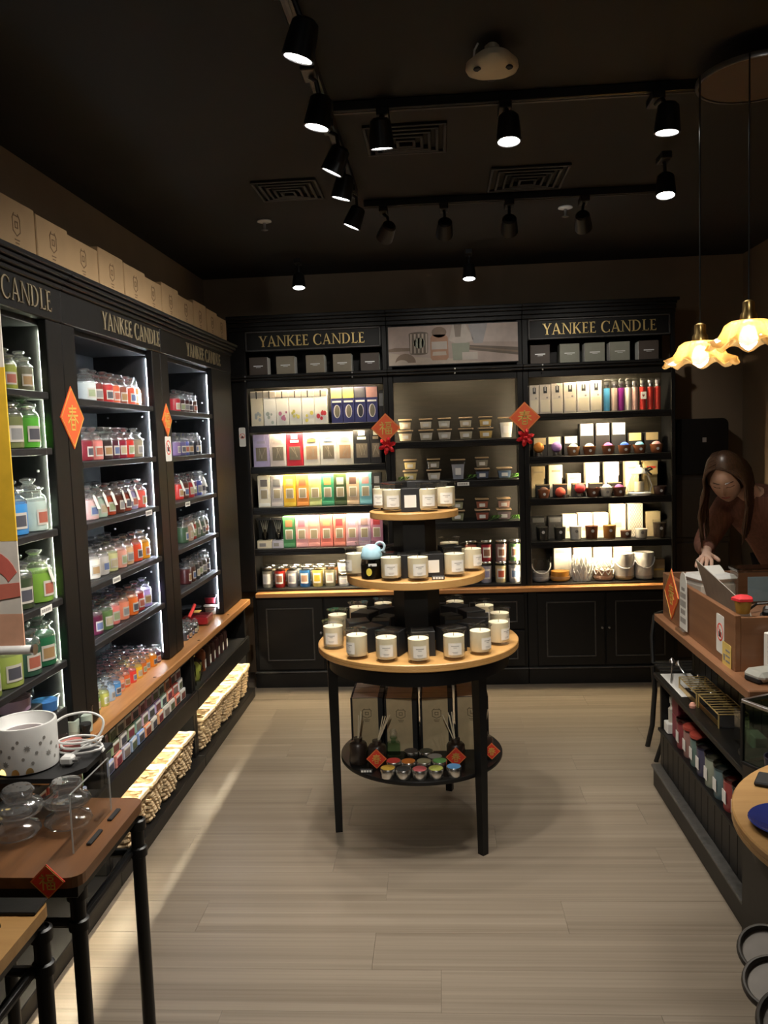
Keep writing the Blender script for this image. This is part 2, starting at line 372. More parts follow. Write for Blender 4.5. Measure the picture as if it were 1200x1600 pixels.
struct(MB().box(XR, XR + .1, YF, YB + .1, -.06, ZC).build('wall_right', M['wall'], smooth=False))

# ================================================================ left wall shelving: three bays
LX = -1.25                      # face of the left shelving
def left_bay(tagname, y0, y1, o0, o1, shelves, led, label):
    t = thing('shelving_bay', label, 'shelving', (LX, (y0 + y1) / 2, .62))
    cx, cy, cz = LX, (y0 + y1) / 2, .62
    def bx(name, x0, x1, a0, a1, z0, z1, m=M['black'], b=.003, par=t):
        return MB().box(x0 - cx, x1 - cx, a0 - cy, a1 - cy, z0 - cz, z1 - cz, b).build(name, m, par, smooth=False)
    bx('stile', LX - .03, LX, y0, o0, .626, 2.02); bx('stile', LX - .03, LX, o1, y1, .626, 2.02)
    bx('side_panel', -1.522, LX - .03, o0 - .023, o0 - .008, .626, 2.02, M['black_side'], .001)
    bx('side_panel', -1.522, LX - .03, o1 + .008, o1 + .023, .626, 2.02, M['black_side'], .001)
    bx('back_panel', -1.54, -1.522, y0, y1, .626, 2.19, M['black_in'], .001)
    bx('top_panel', -1.522, LX - .03, o0 - .008, o1 + .008, 2.0, 2.02, M['black_in'], .001)
    f = bx('fascia', LX - .035, LX + .004, y0, y1, 2.02, 2.15)
    for k, (zz, out, h) in enumerate(((2.128, .014, .016), (2.145, .026, .014), (2.160, .040, .014), (2.175, .052, .016))):
        bx('cornice_moulding', LX - .04, LX + out, y0, y1, zz, zz + h, M['black'], .003)
    for z in shelves:
        s = bx('shelf', -1.52, LX - .04, o0 - .008, o1 + .008, z - .024, z, M['black_in'], .003)
        bx('shelf_edge', LX - .04, LX - .004, o0 + .008, o1 - .008, z - .024, z, M['black_in'], .003, s)
    for yy in (o0 - .0078, o1 + .0054):
        bx('led_strip', LX - .0312, LX - .0303, yy, yy + .0024, .66, 1.985, led, 0)
    return t, cx, cy, cz
BAYS = [
 ('near', 1.78, 2.755, 1.87, 2.65, (1.785, 1.605, 1.34, 1.11, .90), M['led_green'], 'black shelving bay nearest the camera, lit in greenish white'),
 ('middle', 2.757, 3.757, 2.86, 3.65, (1.775, 1.552, 1.33, 1.104, .89), M['led_cool'], 'black shelving bay in the middle of the left wall'),
 ('far', 3.759, 5.06, 3.865, 4.622, (1.765, 1.545, 1.322, 1.097, .883), M['led_cool'], 'black shelving bay at the far end of the left wall'),
]
for nm, y0, y1, o0, o1, sh, led, lab in BAYS:
    t, cx, cy, cz = left_bay(nm, y0, y1, o0, o1, sh, led, lab)
    c = {'near': 2.36, 'middle': 3.425, 'far': 4.485}[nm]; wdt = .655
    T = (lambda c0: (lambda u, v, tt: (LX + .004 + tt - cx, c0 + u - cy, 2.045 + v - cz)))(c - wdt / 2)
    lettering('YANKEE CANDLE', wdt, .066, T, M['goldpale'], t)
    # shelf pins on the far side panel
    for z in [1.03 + .1 * i for i in range(9)]:
        for xx in (-1.315, -1.47):
            MB().box(xx - .004 - cx, xx + .004 - cx, o1 + .005 - cy, o1 + .008 - cy, z - .004 - cz, z + .004 - cz, .001).build('shelf_pin', M['steel'], t, smooth=False)
# worktop and base units on the left
wt = MB().box(-1.54, -1.205, 2.36, 5.09, .585, .62, .004).build('worktop', M['wood_top'], smooth=False); tag(wt, 'pine worktop running along the left wall under the jar shelves', 'worktop')
for x, y in ((-1.228, 3.38), (-1.226, 4.62), (-1.223, 4.02)):
    MB().lathe([(0, .0), (.008, 0), (.006, .002), (0, .003)], 8, (x, y, .62)).build('knot', M['wood_dark'], wt)
def left_base(y0, y1, label):
    t = thing('base_unit', label, 'cabinet', (-1.37, (y0 + y1) / 2, 0)); cx, cy = -1.37, (y0 + y1) / 2
    def bx(name, x0, x1, a0, a1, z0, z1, m=M['black'], b=.003):
        return MB().box(x0 - cx, x1 - cx, a0 - cy, a1 - cy, z0, z1, b).build(name, m, t, smooth=False)
    bx('deck', -1.54, -1.195, y0, y1, .0, .058)
    bx('back_panel', -1.54, -1.525, y0, y1, .058, .585, M['black_in'])
    bx('divider', -1.525, -1.235, y0, y0 + .03, .058, .585); bx('divider', -1.525, -1.235, y1 - .03, y1, .058, .585)
    bx('shelf', -1.525, -1.235, y0 + .03, y1 - .03, .365, .385, M['black_in'])
    bx('shelf_lip', -1.235, -1.215, y0, y1, .296, .39)
    bx('led_strip', -1.276, -1.264, y0 + .12, y1 - .12, .350, .358, M['led_base'], 0)
    bx('top_rail', -1.26, -1.235, y0 + .03, y1 - .03, .555, .585)
left_base(1.85, 2.825, 'black base unit under the nearest left bay')
left_base(2.827, 3.93, 'black base unit with wax melt packs and baskets, middle of left wall')
left_base(3.932, 5.06, 'black base unit with dark bottles and baskets, far end of left wall')
# brown cartons on top of the left shelving
_cy = [2.15, 2.395, 2.64, 2.871, 3.139, 3.39, 3.636, 3.866, 4.114, 4.118, 4.37, 4.61, 4.83, 5.06]
_k = 0
CREST = [((-.018, .03), (.018, .03)), ((-.024, .02), (-.012, .036)), ((.024, .02), (.012, .036)), ((-.022, .02), (-.022, -.016)), ((.022, .02), (.022, -.016)), ((-.022, -.016), (0, -.03)), ((.022, -.016), (0, -.03)), ((-.008, .012), (.008, .012)), ((-.008, .012), (-.008, -.006)), ((.008, .012), (.008, -.006)), ((-.008, -.006), (.008, -.006)), ((-.014, -.042), (.014, -.042)), ((-.010, -.052), (.010, -.052))]
for i in range(len(_cy) - 1):
    a, b = _cy[i], _cy[i + 1]
    if b - a < .1: continue
    h = .158 + .008 * ((i * 5) % 3 - 1)
    fx = -1.262 + .003 * ((i * 7) % 3)
    o = MB().box(-.11, .11, -(b - a) / 2 + .001, (b - a) / 2 - .001, 0, h, .003).build('carton', M['carton'], None, (fx - .11, (a + b) / 2, 2.192), smooth=False)
    tag(o, 'brown carton with printed crest, %s from left in the row above the left shelving' % ORD[_k], 'carton', 'cartons on top of the left shelving'); _k += 1
    mb = MB()
    for p, q in CREST: bar(mb, p, q, .004, lambda u, v, t: (.11 + t, -u, .088 + v), .0008)
    mb.build('printed_crest', M['cartonprint'], o, smooth=False)

# ================================================================ back wall cabinetry
BY = 5.28
def back_upper(x0, x1, o0, o1, shelves, label, kind):
    t = thing('wall_cabinet', label, 'cabinet', ((x0 + x1) / 2, BY, .626)); cx = (x0 + x1) / 2
    def bx(name, a0, a1, y0, y1, z0, z1, m=M['black'], b=.003, par=t):
        return MB().box(a0 - cx, a1 - cx, y0 - BY, y1 - BY, z0 - .626, z1 - .626, b).build(name, m, par, smooth=False)
    bx('stile', x0, o0, BY, BY + .03, .627, 1.99); bx('stile', o1, x1, BY, BY + .03, .627, 1.99)
    bx('side_panel', o0 - .03, o0 - .016, BY + .03, 5.58, .627, 1.99, M['black_in'], .001); bx('side_panel', o1 + .016, o1 + .025, BY + .03, 5.58, .627, 1.99, M['black_in'], .001)
    bx('back_panel', x0, x1, 5.58, 5.598, .627, 2.36, M['charcoal'], .001)
    bx('head_rail', o0, o1, BY, BY + .02, 1.94, 1.99)
    bx('ledge', x0, x1, BY - .045, 5.58, 2.005, 2.022, M['black'], .003); bx('ledge_moulding', x0, x1, BY - .03, BY + .05, 1.988, 2.005, M['black'], .004)
    bx('cornice_moulding', x0, x1, BY - .012, BY + .02, 2.30, 2.325); bx('cornice_moulding', x0, x1, BY - .03, BY + .02, 2.325, 2.35); bx('cornice_moulding', x0, x1, BY - .048, BY + .02, 2.35, 2.368); bx('cornice_top', x0, x1 + (.012 if x1 > 1.4 else 0), BY - .062, 5.58, 2.368, 2.388)
    bx('stile', x0, o0, BY, BY + .03, 2.022, 2.30); bx('stile', o1, x1, BY, BY + .03, 2.022, 2.30)
    for z in shelves:
        s = bx('shelf', o0 - .016, o1 + .016, BY + .045, 5.58, z - .022, z, M['black_in'], .001); bx('shelf_lip', o0, o1, BY + .004, BY + .045, z - .022, z, M['black'], .002, s); bx('shelf_lip', o0, o1, BY + .004, BY + .022, z - .042, z - .022, M['black'], .001, s)
    if kind == 'sign':
        bx('sign_panel', o0, o1, BY + .004, BY + .022, 2.17, 2.30, M['black'], .001)
        for a0, a1, z0, z1 in ((o0 + .004, o1 - .004, 2.172, 2.181), (o0 + .004, o1 - .004, 2.288, 2.297), (o0 + .004, o0 + .013, 2.172, 2.297), (o1 - .013, o1 - .004, 2.172, 2.297)):
            bx('sign_moulding', a0, a1, BY - .006, BY + .006, z0, z1, M['black_edge'], .002)
        bx('nook_back', o0, o1, 5.50, 5.51, 2.022, 2.17, M['black'], .001)
    return t, cx
tA, cA = back_upper(-1.305, -.302, -1.205, -.334, (1.702, 1.438, 1.173, .905, .642), 'black wall cabinet at the back left with boxed fragrance packs', 'sign')
tB, cB = back_upper(-.302, .5415, -.27, .506, (1.567, 1.31, 1.045, .642), 'black wall cabinet at the back centre below the picture panel', 'pic')
tC, cC = back_upper(.5415, 1.475, .577, 1.45, (1.714, 1.445, 1.18, .905, .638), 'black wall cabinet at the back right beside the dark corner', 'sign')
lettering('YANKEE CANDLE', .675, .066, lambda u, v, t: (-1.11 + u - cA, BY + .004 - t - BY, 2.200 + v - .626), M['gold'], tA)
lettering('YANKEE CANDLE', .695, .068, lambda u, v, t: (.672 + u - cC, BY + .004 - t - BY, 2.200 + v - .626), M['gold'], tC)
def led(par, cx, x0, x1, y0, y1, z0, z1, m): return MB().box(x0 - cx, x1 - cx, y0 - BY, y1 - BY, z0 - .626, z1 - .626).build('led_strip', m, par, smooth=False)
for z in (1.985, 1.68, 1.416, 1.151, .883): led(tA, cA, -1.03, -.47, BY + .024, BY + .040, z - .008, z, M['led_warm'])
for z in (1.985, 1.692, 1.423, 1.158, .883): led(tC, cC, .82, 1.22, BY + .024, BY + .040, z - .008, z, M['led_warm'])
led(tB, cB, -.12, .36, BY + .024, BY + .030, 1.977, 1.985, M['led_side'])
for x0 in (-.285, .508): led(tB, cB, x0, x0 + .012, BY + .032, BY + .036, .66, 1.93, M['led_side'])
# screw caps on the ledge
for t, cx, xs in ((tA, cA, (-1.20, -.52)), (tB, cB, (.12,)), (tC, cC, (.66,))):
    for x in xs:
        for z in (1.985, 2.013): MB().box(x - .005 - cx, x + .005 - cx, -.052, -.044, z - .005 - .626, z + .005 - .626, .002).build('screw_cap', M['steel'], t, smooth=False)
# picture panel (flat print)
pic = MB().box(-.297, .523, BY - .004, BY + .012, 2.04, 2.292, .001).build('picture_panel', M['black'], smooth=False)
tag(pic, 'long printed picture of candles and driftwood above the back centre shelves', 'picture')
pr = MB(); PX0, PX1, PZ0, PZ1 = -.290, .516, 2.047, 2.286
def T_pic(layer): return lambda u, v, t: (PX0 + u * (PX1 - PX0), BY - .0045 - .0004 * layer - t * .0001, PZ0 + v * (PZ1 - PZ0))
def pshape(layer, mi, poly): pr.cur = mi; pr.prism(poly, 0, 1, T_pic(layer))
cols = [(.52, .41, .35), (.62, .52, .46), (.16, .12, .085), (.50, .27, .16), (.60, .50, .40), (.34, .36, .27), (.42, .40, .40), (.62, .55, .48), (.26, .18, .12), (.30, .24, .19)]
pshape(0, 0, [(0, 0), (1, 0), (1, 1), (0, 1)])
pshape(1, 1, [(.62, .55), (1, .50), (1, 1), (.66, 1)]); pshape(1, 4, [(0, 0), (.75, 0), (.55, .12), (.2, .2), (0, .34)])
pshape(2, 8, [(0, .36), (.18, .36), (.2, .44), (.05, .46), (0, .42)]); pshape(2, 2, [(.62, .34), (1, .16), (1, .36), (.63, .46)]); pshape(3, 8, [(.62, .40), (1, .22), (1, .27), (.62, .43)])
pshape(2, 6, [(.62, 1), (.77, 1), (.73, .5), (.66, .5)]); pshape(2, 7, [(.5, 1), (.6, 1), (.66, .6), (.56, .45), (.47, .6)]); pshape(3, 9, [(.51, 1), (.57, 1), (.56, .68), (.52, .68)])
pshape(3, 2, arc(.235, .80, .075, .05, 0, 180, 8) + arc(.235, .30, .07, .05, 180, 360, 8)); pshape(4, 5, arc(.24, .56, .045, .14, 0, 360, 14)[:-1])
for k in range(5): pshape(4, 4, [(.17 + .03 * k, .80), (.185 + .03 * k, .80), (.18 + .03 * k, .30), (.17 + .03 * k, .30)])
pshape(5, 3, [(.325, .16), (.34, .10), (.45, .10), (.465, .16), (.462, .68), (.44, .76), (.345, .76), (.327, .68)]); pshape(6, 7, [(.335, .38), (.455, .38), (.455, .58), (.335, .58)]); pshape(5, 8, arc(.395, .82, .058, .14, 0, 360, 14)[:-1]); pshape(6, 4, [(.34, .22), (.45, .22), (.445, .32), (.345, .32)])
pshape(5, 5, [(.50, .08), (.62, .08), (.63, .52), (.49, .52)]); pshape(6, 7, [(.57, .08), (.69, .08), (.69, .28), (.57, .28)])
pshape(3, 8, arc(.13, .06, .08, .24, 0, 180, 12)); pshape(4, 4, arc(.10, .04, .05, .1, 0, 180, 10))
pr.build('print', [card(c) for c in cols], pic, smooth=False)
# worktop and base units at the back
wt = MB().box(-1.20, 1.475, 5.212, 5.6, .598, .626, .003).build('worktop', M['wood_topx'], smooth=False); tag(wt, 'narrow pine worktop across the back wall cabinets', 'worktop')
def base_back(x0, x1, label):
    t = thing('base_unit', label, 'cabinet', ((x0 + x1) / 2, 5.40, 0)); cx = (x0 + x1) / 2
    def bx(name, a0, a1, y0, y1, z0, z1, m=M['black'], b=.003, par=t):
        return MB().box(a0 - cx, a1 - cx, y0 - 5.40, y1 - 5.40, z0, z1, b).build(name, m, par, smooth=False)
    bx('carcass', x0, x1, 5.25, 5.598, .0, .598); bx('plinth', x0, x1, 5.228, 5.25, 0, .098, M['black'], .004); bx('plinth_bead', x0, x1, 5.222, 5.25, .098, .106, M['black_edge'], .002)
    return t, bx
def panel_front(bx, name, a0, a1, z0, z1, inset=.05, knob=None, t=None):
    d = bx(name, a0, a1, 5.232, 5.25, z0, z1, M['black'], .003)
    i = inset
    for p in ((a0 + i, a1 - i, z0 + i, z0 + i + .008), (a0 + i, a1 - i, z1 - i - .008, z1 - i), (a0 + i, a0 + i + .008, z0 + i, z1 - i), (a1 - i - .008, a1 - i, z0 + i, z1 - i)):
        bx('panel_moulding', p[0], p[1], 5.226, 5.233, p[2], p[3], M['black_edge'], .002, d)
    if knob: bx('knob', knob[0] - .007, knob[0] + .007, 5.212, 5.233, knob[1] - .007, knob[1] + .007, M['steel'], .004, d)
t, bx = base_back(-1.225, -.30, 'black base cabinet with two panelled doors, back left')
panel_front(bx, 'door', -1.20, -.77, .118, .585, .06, (-.785, .36)); panel_front(bx, 'door', -.76, -.33, .118, .585, .06, (-.745, .36))
t, bx = base_back(-.298, .54, 'black base cabinet with stacked drawers behind the round table')
for a0, a1 in ((-.28, .115), (.125, .52)):
    panel_front(bx, 'drawer', a0, a1, .358, .585, .045, ((a0 + a1) / 2, .47)); panel_front(bx, 'drawer', a0, a1, .118, .35, .045, ((a0 + a1) / 2, .235))
t, bx = base_back(.542, 1.475, 'black base cabinet with two panelled doors, back right')
panel_front(bx, 'door', .60, 1.02, .118, .585, .055, (1.003, .36)); panel_front(bx, 'door', 1.03, 1.45, .118, .585, .055, (1.047, .36))
# dark cabinet in the right corner
M['corner'] = mat('near_black_brown_veneer', (.030, .022, .017), .5)
t = thing('corner_cabinet', 'dark brown panelled cabinet in the right corner behind the person', 'cabinet', (1.70, 5.45, 0))
MB().box(-.20, .16, -.02, .15, 0, 1.30, .004).build('carcass', M['corner'], t, smooth=False)
for z0, z1 in ((.10, .52), (.55, .86), (.89, 1.27)): MB().box(-.19, .15, -.035, -.02, z0, z1, .006).build('panel', M['corner'], t, smooth=False)
t = thing('black_monitor_case', 'tall black case with rounded top on the corner cabinet', 'case', (1.69, 5.44, 1.30))
mb = MB(); pts = [(-.17, 0), (.15, 0)] + arc(.11, .31, .04, .04, 0, 90, 5) + arc(-.13, .31, .04, .04, 90, 180, 5)
mb.prism(pts, -.03, .12, lambda u, v, q: (u, q, v)); mb.build('shell', M['black'], t)
MB().box(-.012, .012, -.036, -.03, .20, .23, .001).build('badge', M['inkgrey'], t, smooth=False)

# ================================================================ jar candles
def jar_proto(d, h, tagw=False, label_face=0.0):
    R = d / 2
    o = MB().lathe([(0, 0), (R * .90, 0), (R * .98, .02 * h), (R, .05 * h), (R, .56 * h), (R * .97, .60 * h), (0, .605 * h)], 18).build('jar_candle', wx((.5, .1, .1)))
    tag(o, 'jar candle', 'candle')
    MB().lathe([(R * 1.005, .56 * h), (R * .985, .61 * h), (R * .92, .65 * h), (R * .78, .685 * h), (R * .72, .71 * h), (R * .72, .755 * h), (R * .80, .765 * h), (R * .78, .78 * h)], 18).build('glass_neck', M['glasslid'], o)
    MB().lathe([(R * .70, .78 * h), (R * .86, .785 * h), (R * .90, .80 * h), (R * .86, .82 * h), (R * .60, .845 * h), (R * .36, .87 * h), (R * .30, .89 * h), (R * .42, .915 * h), (R * .50, .945 * h), (R * .46, .975 * h), (R * .28, .995 * h), (0, h)], 16).build('lid', M['glasslid'], o)
    lm = MB(); a0, a1, n = -.50 + label_face, .50 + label_face, 10
    rows = []
    for z in (.12, .16, .36, .41):
        rows.append([(R * 1.03 * math.cos(a0 + (a1 - a0) * k / n), R * 1.03 * math.sin(a0 + (a1 - a0) * k / n), z * h) for k in range(n + 1)])
    for j in range(3):
        for k in range(n):
            lm.cur = 1 if (j == 1 and 1 <= k < n - 1) else 0
            lm.add([rows[j][k], rows[j][k + 1], rows[j + 1][k + 1], rows[j + 1][k]], [(0, 1, 2, 3)])
    me = lm.mesh('label'); bm = bmesh.new(); bm.from_mesh(me); bmesh.ops.remove_doubles(bm, verts=bm.verts, dist=1e-6); bmesh.ops.recalc_face_normals(bm, faces=bm.faces); bm.to_mesh(me); bm.free()
    obj('label', me, [M['labelb'], card((.3, .2, .1))], o)
    if tagw:
        mb = MB(); mb.prism([(-.0085, -.032), (.0085, -.032), (.007, .018), (0, .024), (-.007, .018)], 0, .0015, lambda u, v, t: (R * 1.03 + t + .002 + v * -.25 * 0, u * .92 + v * -.45, .55 * h + v))
        mb.build('swing_tag', M['white_card'], o, smooth=False)
    return o
LABELC = [(.35, .22, .10), (.08, .08, .10), (.30, .35, .20), (.12, .16, .30), (.40, .12, .08), (.25, .25, .25), (.45, .38, .25)]
J = {'large': jar_proto(.104, .172), 'largetag': jar_proto(.104, .172, True), 'med': jar_proto(.079, .130), 'medtag': jar_proto(.079, .130, True), 'slim': jar_proto(.062, .134), 'slimtag': jar_proto(.062, .134, True), 'slims': jar_proto(.062, .118), 'small': jar_proto(.054, .086), 'mini': jar_proto(.040, .070)}
NAMES = {}
def cname(c):
    r, g, b = c; mx = max(c); mn = min(c)
    if mx < .05: return 'near-black'
    if mx - mn < .10 * mx + .02: return 'white' if mn > .6 else 'pale grey' if mn > .3 else 'grey' if mn > .12 else 'dark grey'
    if r >= g and r >= b:
        if b > g * 1.15: return 'pink' if r > .45 else 'plum'
        if mn > .45: return 'cream' if b < g * .9 else 'blush'
        if g > r * .62: return 'yellow' if r > .5 else 'olive'
        if g > r * .30: return 'orange' if r > .45 else 'brown'
        if r > .5 and mn > .18: return 'coral'
        return 'red' if r > .35 else 'dark red' if r > .12 else 'maroon'
    if g >= r and g >= b: return ('pale green' if mn > .3 else 'green') if mx > .12 else 'dark green'
    if r > g * 1.1: return 'lavender' if mx > .35 else 'purple'
    return ('pale blue' if mn > .3 else 'blue') if mx > .15 else 'navy'
def jar_row(kind, x, y0, dy, z, cols, where, group, tags=()):
    for i, c in enumerate(cols):
        k = kind + ('tag' if i in tags else '')
        o = place(J[k], (x + random.uniform(-.006, .006), y0 + i * dy, z), random.uniform(-.25, .12) - .25, '%s jar, %s from left, %s' % (cname(c), ORD[i], where), group, {'jar_candle': wx(c), 'label': [M['labelb'], card(LABELC[(i * 3 + len(where) + int(z * 50)) % 7])]})
# --- near bay (large jars)
W1 = 'nearest left bay'
jar_row('med', -1.318, 2.49, .095, 1.785, [(.30, .34, .05), (.16, .16, .10)], 'top shelf, ' + W1, 'jar candles on the left wall shelves')
jar_row('large', -1.315, 2.465, .118, 1.605, [(.16, .18, .07), (.10, .42, .04)], 'second shelf, ' + W1, 'jar candles on the left wall shelves')
jar_row('large', -1.315, 2.347, .118, 1.34, [(.09, .20, .34), (.05, .26, .62), (.48, .60, .55)], 'third shelf, ' + W1, 'jar candles on the left wall shelves')
jar_row('large', -1.315, 2.465, .118, 1.11, [(.04, .06, .03), (.22, .42, .06)], 'fourth shelf, ' + W1, 'jar candles on the left wall shelves', (1,))
jar_row('large', -1.315, 2.23, .118, .90, [(.22, .30, .06), (.34, .42, .10), (.03, .09, .06), (.02, .14, .06)], 'lowest shelf, ' + W1, 'jar candles on the left wall shelves')
jar_row('large', -1.435, 2.47, .118, 1.34, [(.30, .35, .30), (.20, .30, .28)], 'back row of third shelf, ' + W1, 'jar candles on the left wall shelves')
jar_row('large', -1.435, 2.57, .118, .90, [(.05, .16, .08)], 'back row of lowest shelf, ' + W1, 'jar candles on the left wall shelves')
# --- middle bay
W2 = 'middle left bay'; G = 'jar candles on the left wall shelves'
y0, dy = 3.055, .0885
jar_row('med', -1.345, y0 + .085, .083, 1.775, [(.55, .60, .58), (.20, .025, .02), (.50, .03, .03), (.68, .13, .05), (.24, .07, .04), (.68, .10, .05), (.62, .17, .04)], 'top shelf, ' + W2, G)
jar_row('med', -1.336, y0, dy, 1.552, [(.22, .02, .03), (.72, .24, .22), (.035, .02, .02), (.07, .015, .03), (.24, .012, .035), (.58, .035, .025), (.30, .26, .18)], 'second shelf, ' + W2, G)
jar_row('med', -1.334, y0, dy, 1.33, [(.72, .45, .40), (.42, .56, .46), (.42, .06, .02), (.09, .025, .015), (.22, .04, .02), (.32, .28, .46), (.80, .13, .10)], 'third shelf, ' + W2, G, (0, 1, 2, 3, 4, 5))
jar_row('med', -1.445, y0 + .19, dy, 1.33, [(.50, .45, .40), (.30, .35, .33), (.16, .04, .05)], 'back row of third shelf, ' + W2, G)
jar_row('med', -1.334, y0, dy, 1.104, [(.80, .76, .66), (.55, .52, .50), (.62, .62, .30), (.76, .36, .28), (.72, .46, .26), (.78, .09, .035), (.84, .34, .02)], 'fourth shelf, ' + W2, G)
jar_row('med', -1.445, y0 + .19, dy, 1.104, [(.55, .50, .42), (.45, .44, .42), (.55, .48, .30), (.62, .40, .30)], 'back row of fourth shelf, ' + W2, G)
jar_row('med', -1.334, y0 - .01, dy, .89, [(.08, .01, .03), (.10, .18, .06), (.80, .22, .20), (.82, .28, .17), (.80, .18, .03), (.42, .035, .03), (.50, .38, .82)], 'lowest shelf, ' + W2, G)
jar_row('med', -1.445, y0 + .17, dy, .89, [(.50, .08, .06), (.55, .14, .05), (.30, .22, .40), (.15, .14, .30)], 'back row of lowest shelf, ' + W2, G)
# --- far bay (slim jars)
W3 = 'far left bay'
y0, dy = 4.15, .078
jar_row('slims', -1.335, y0 + .06, .074, 1.765, [(.50, .03, .04), (.06, .02, .02), (.05, .012, .012), (.03, .012, .012), (.10, .05, .03)], 'top shelf, ' + W3, G)
jar_row('slims', -1.335, y0 + .02, .072, 1.545, [(.22, .14, .30), (.10, .09, .22), (.07, .10, .42), (.05, .07, .10), (.02, .025, .04), (.02, .02, .025)], 'second shelf, ' + W3, G)
jar_row('slim', -1.325, y0, dy, 1.322, [(.58, .04, .03), (.10, .03, .02), (.46, .03, .03), (.15, .05, .14), (.08, .10, .36), (.62, .62, .60)], 'third shelf, ' + W3, G, (0, 2, 5))
jar_row('slim', -1.325, y0 + .02, dy, 1.097, [(.05, .10, .05), (.45, .30, .22), (.32, .03, .02), (.14, .18, .10), (.10, .14, .10), (.06, .05, .03)], 'fourth shelf, ' + W3, G, (1, 3, 4))
jar_row('slim', -1.325, y0 + .02, dy, .883, [(.07, .015, .015), (.09, .035, .02), (.03, .03, .03), (.04, .035, .03), (.06, .06, .045), (.05, .04, .03)], 'lowest shelf, ' + W3, G)
# small jars massed on the worktop of the middle bay
PALE = [[(.20, .36, .08), (.42, .46, .10), (.40, .56, .76), (.08, .30, .66), (.84, .32, .18), (.76, .14, .04), (.76, .06, .05), (.86, .52, .03), (.62, .16, .03), (.78, .24, .02), (.80, .26, .02), (.09, .03, .05), (.50, .05, .03), (.55, .05, .02), (.05, .02, .02)],
        [(.60, .68, .52), (.66, .70, .58), (.56, .66, .74), (.62, .68, .76), (.82, .48, .36), (.82, .34, .22), (.78, .20, .14), (.86, .60, .14), (.72, .22, .06), (.70, .20, .04), (.34, .06, .06), (.40, .05, .05), (.45, .05, .03), (.30, .03, .03)],
        [(.70, .72, .68), (.66, .70, .68), (.70, .74, .74), (.78, .34, .30), (.74, .22, .20), (.70, .15, .12), (.62, .10, .08), (.66, .24, .12), (.52, .10, .06), (.36, .05, .05), (.30, .03, .03), (.26, .03, .03), (.20, .03, .04)],
        [(.26, .04, .05), (.24, .03, .04), (.22, .03, .04), (.18, .025, .05), (.15, .03, .06), (.16, .02, .03), (.20, .02, .03), (.22, .03, .03), (.18, .02, .03)]]
for r, cols in enumerate(PALE):
    xx = -1.312 - .062 * r; ys = 2.955 + .055 * r if r < 3 else 3.25
    jar_row('small', xx, ys, .0605, .62, cols[:11 if r == 3 else 15], '%s row of small worktop jars' % ['front', 'second', 'third', 'back'][r], 'small jar candles on the left worktop')
# tiny sample jars on the far worktop
for r in range(2): jar_row('mini', -1.30 - .05 * r, 4.03 + .02 * r, .050, .62, [(.03, .03, .035), (.05, .05, .05), (.04, .03, .03), (.03, .03, .03), (.06, .05, .05)], '%s row of tiny samples, far end of left worktop' % ['front', 'back'][r], 'tiny sample jars on the left worktop')
# price strips on shelf edges
def price(x, y, z, face, label):
    mb = MB(); w = .075
    T = (lambda u, v, t: (x + t, y + u, z + v)) if face == 'x' else (lambda u, v, t: (x + u, y - t, z + v))
    mb.prism([(-w / 2, -.011), (w / 2, -.011), (w / 2, .011), (-w / 2, .011)], 0, .0015, T); o = mb.build('price_ticket', M['white_card'], smooth=False); tag(o, label, 'price tag')
    m2 = MB()
    for k in range(5): m2.prism([(-.03 + k * .012, -.005), (-.022 + k * .012, -.005), (-.022 + k * .012, .005), (-.03 + k * .012, .005)], .0015, .0022, T)
    m2.build('print', M['inkgrey'], o, smooth=False)
price(-1.2535, 3.50, 1.312, 'x', 'white price ticket on the third shelf edge, middle left bay')
price(-1.2535, 3.10, 1.090, 'x', 'white price ticket on the fourth shelf edge, middle left bay')
price(-1.2535, 4.06, 1.304, 'x', 'white price ticket on the third shelf edge, far left bay')
price(-1.2535, 2.52, 1.094, 'x', 'white price ticket on the fourth shelf edge, nearest left bay')
price(.155, 5.283, 1.290, 'y', 'white price ticket on the shelf behind the top tier')
# ================================================================ wax melt packs under the left worktop
def pack_proto():
    o = MB().box(-.006, .006, -.034, .034, 0, .048, .002).build('wax_melt_pack', card((.6, .6, .6)), smooth=False); tag(o, 'pack', 'wax melt')
    MB().box(.006, .0075, -.024, .024, .006, .034, .0005).build('window', card((.1, .1, .1)), o, smooth=False)
    MB().box(.006, .0068, -.028, .028, .037, .045, .0003).build('title_band', M['white_card'], o, smooth=False)
    return o
PP = pack_proto()
PC = [(.30, .33, .50), (.60, .24, .20), (.36, .36, .44), (.30, .38, .52), (.24, .34, .60), (.70, .30, .15), (.55, .52, .45), (.66, .34, .18), (.52, .50, .46), (.60, .55, .50), (.66, .22, .14), (.52, .54, .52), (.20, .32, .12), (.34, .40, .26), (.56, .50, .46), (.26, .34, .20), (.22, .36, .30), (.58, .40, .50), (.44, .46, .62), (.46, .34, .56), (.50, .70, .58), (.72, .30, .20), (.60, .12, .10), (.62, .62, .66), (.66, .30, .40), (.30, .36, .20), (.52, .46, .38), (.62, .52, .46), (.70, .40, .44), (.64, .34, .38), (.60, .30, .36), (.52, .36, .54), (.44, .58, .50), (.70, .34, .20), (.46, .10, .08), (.62, .56, .62)]
WC = [(.05, .05, .07), (.16, .05, .04), (.06, .06, .06), (.10, .12, .06), (.20, .16, .14), (.18, .03, .05)]
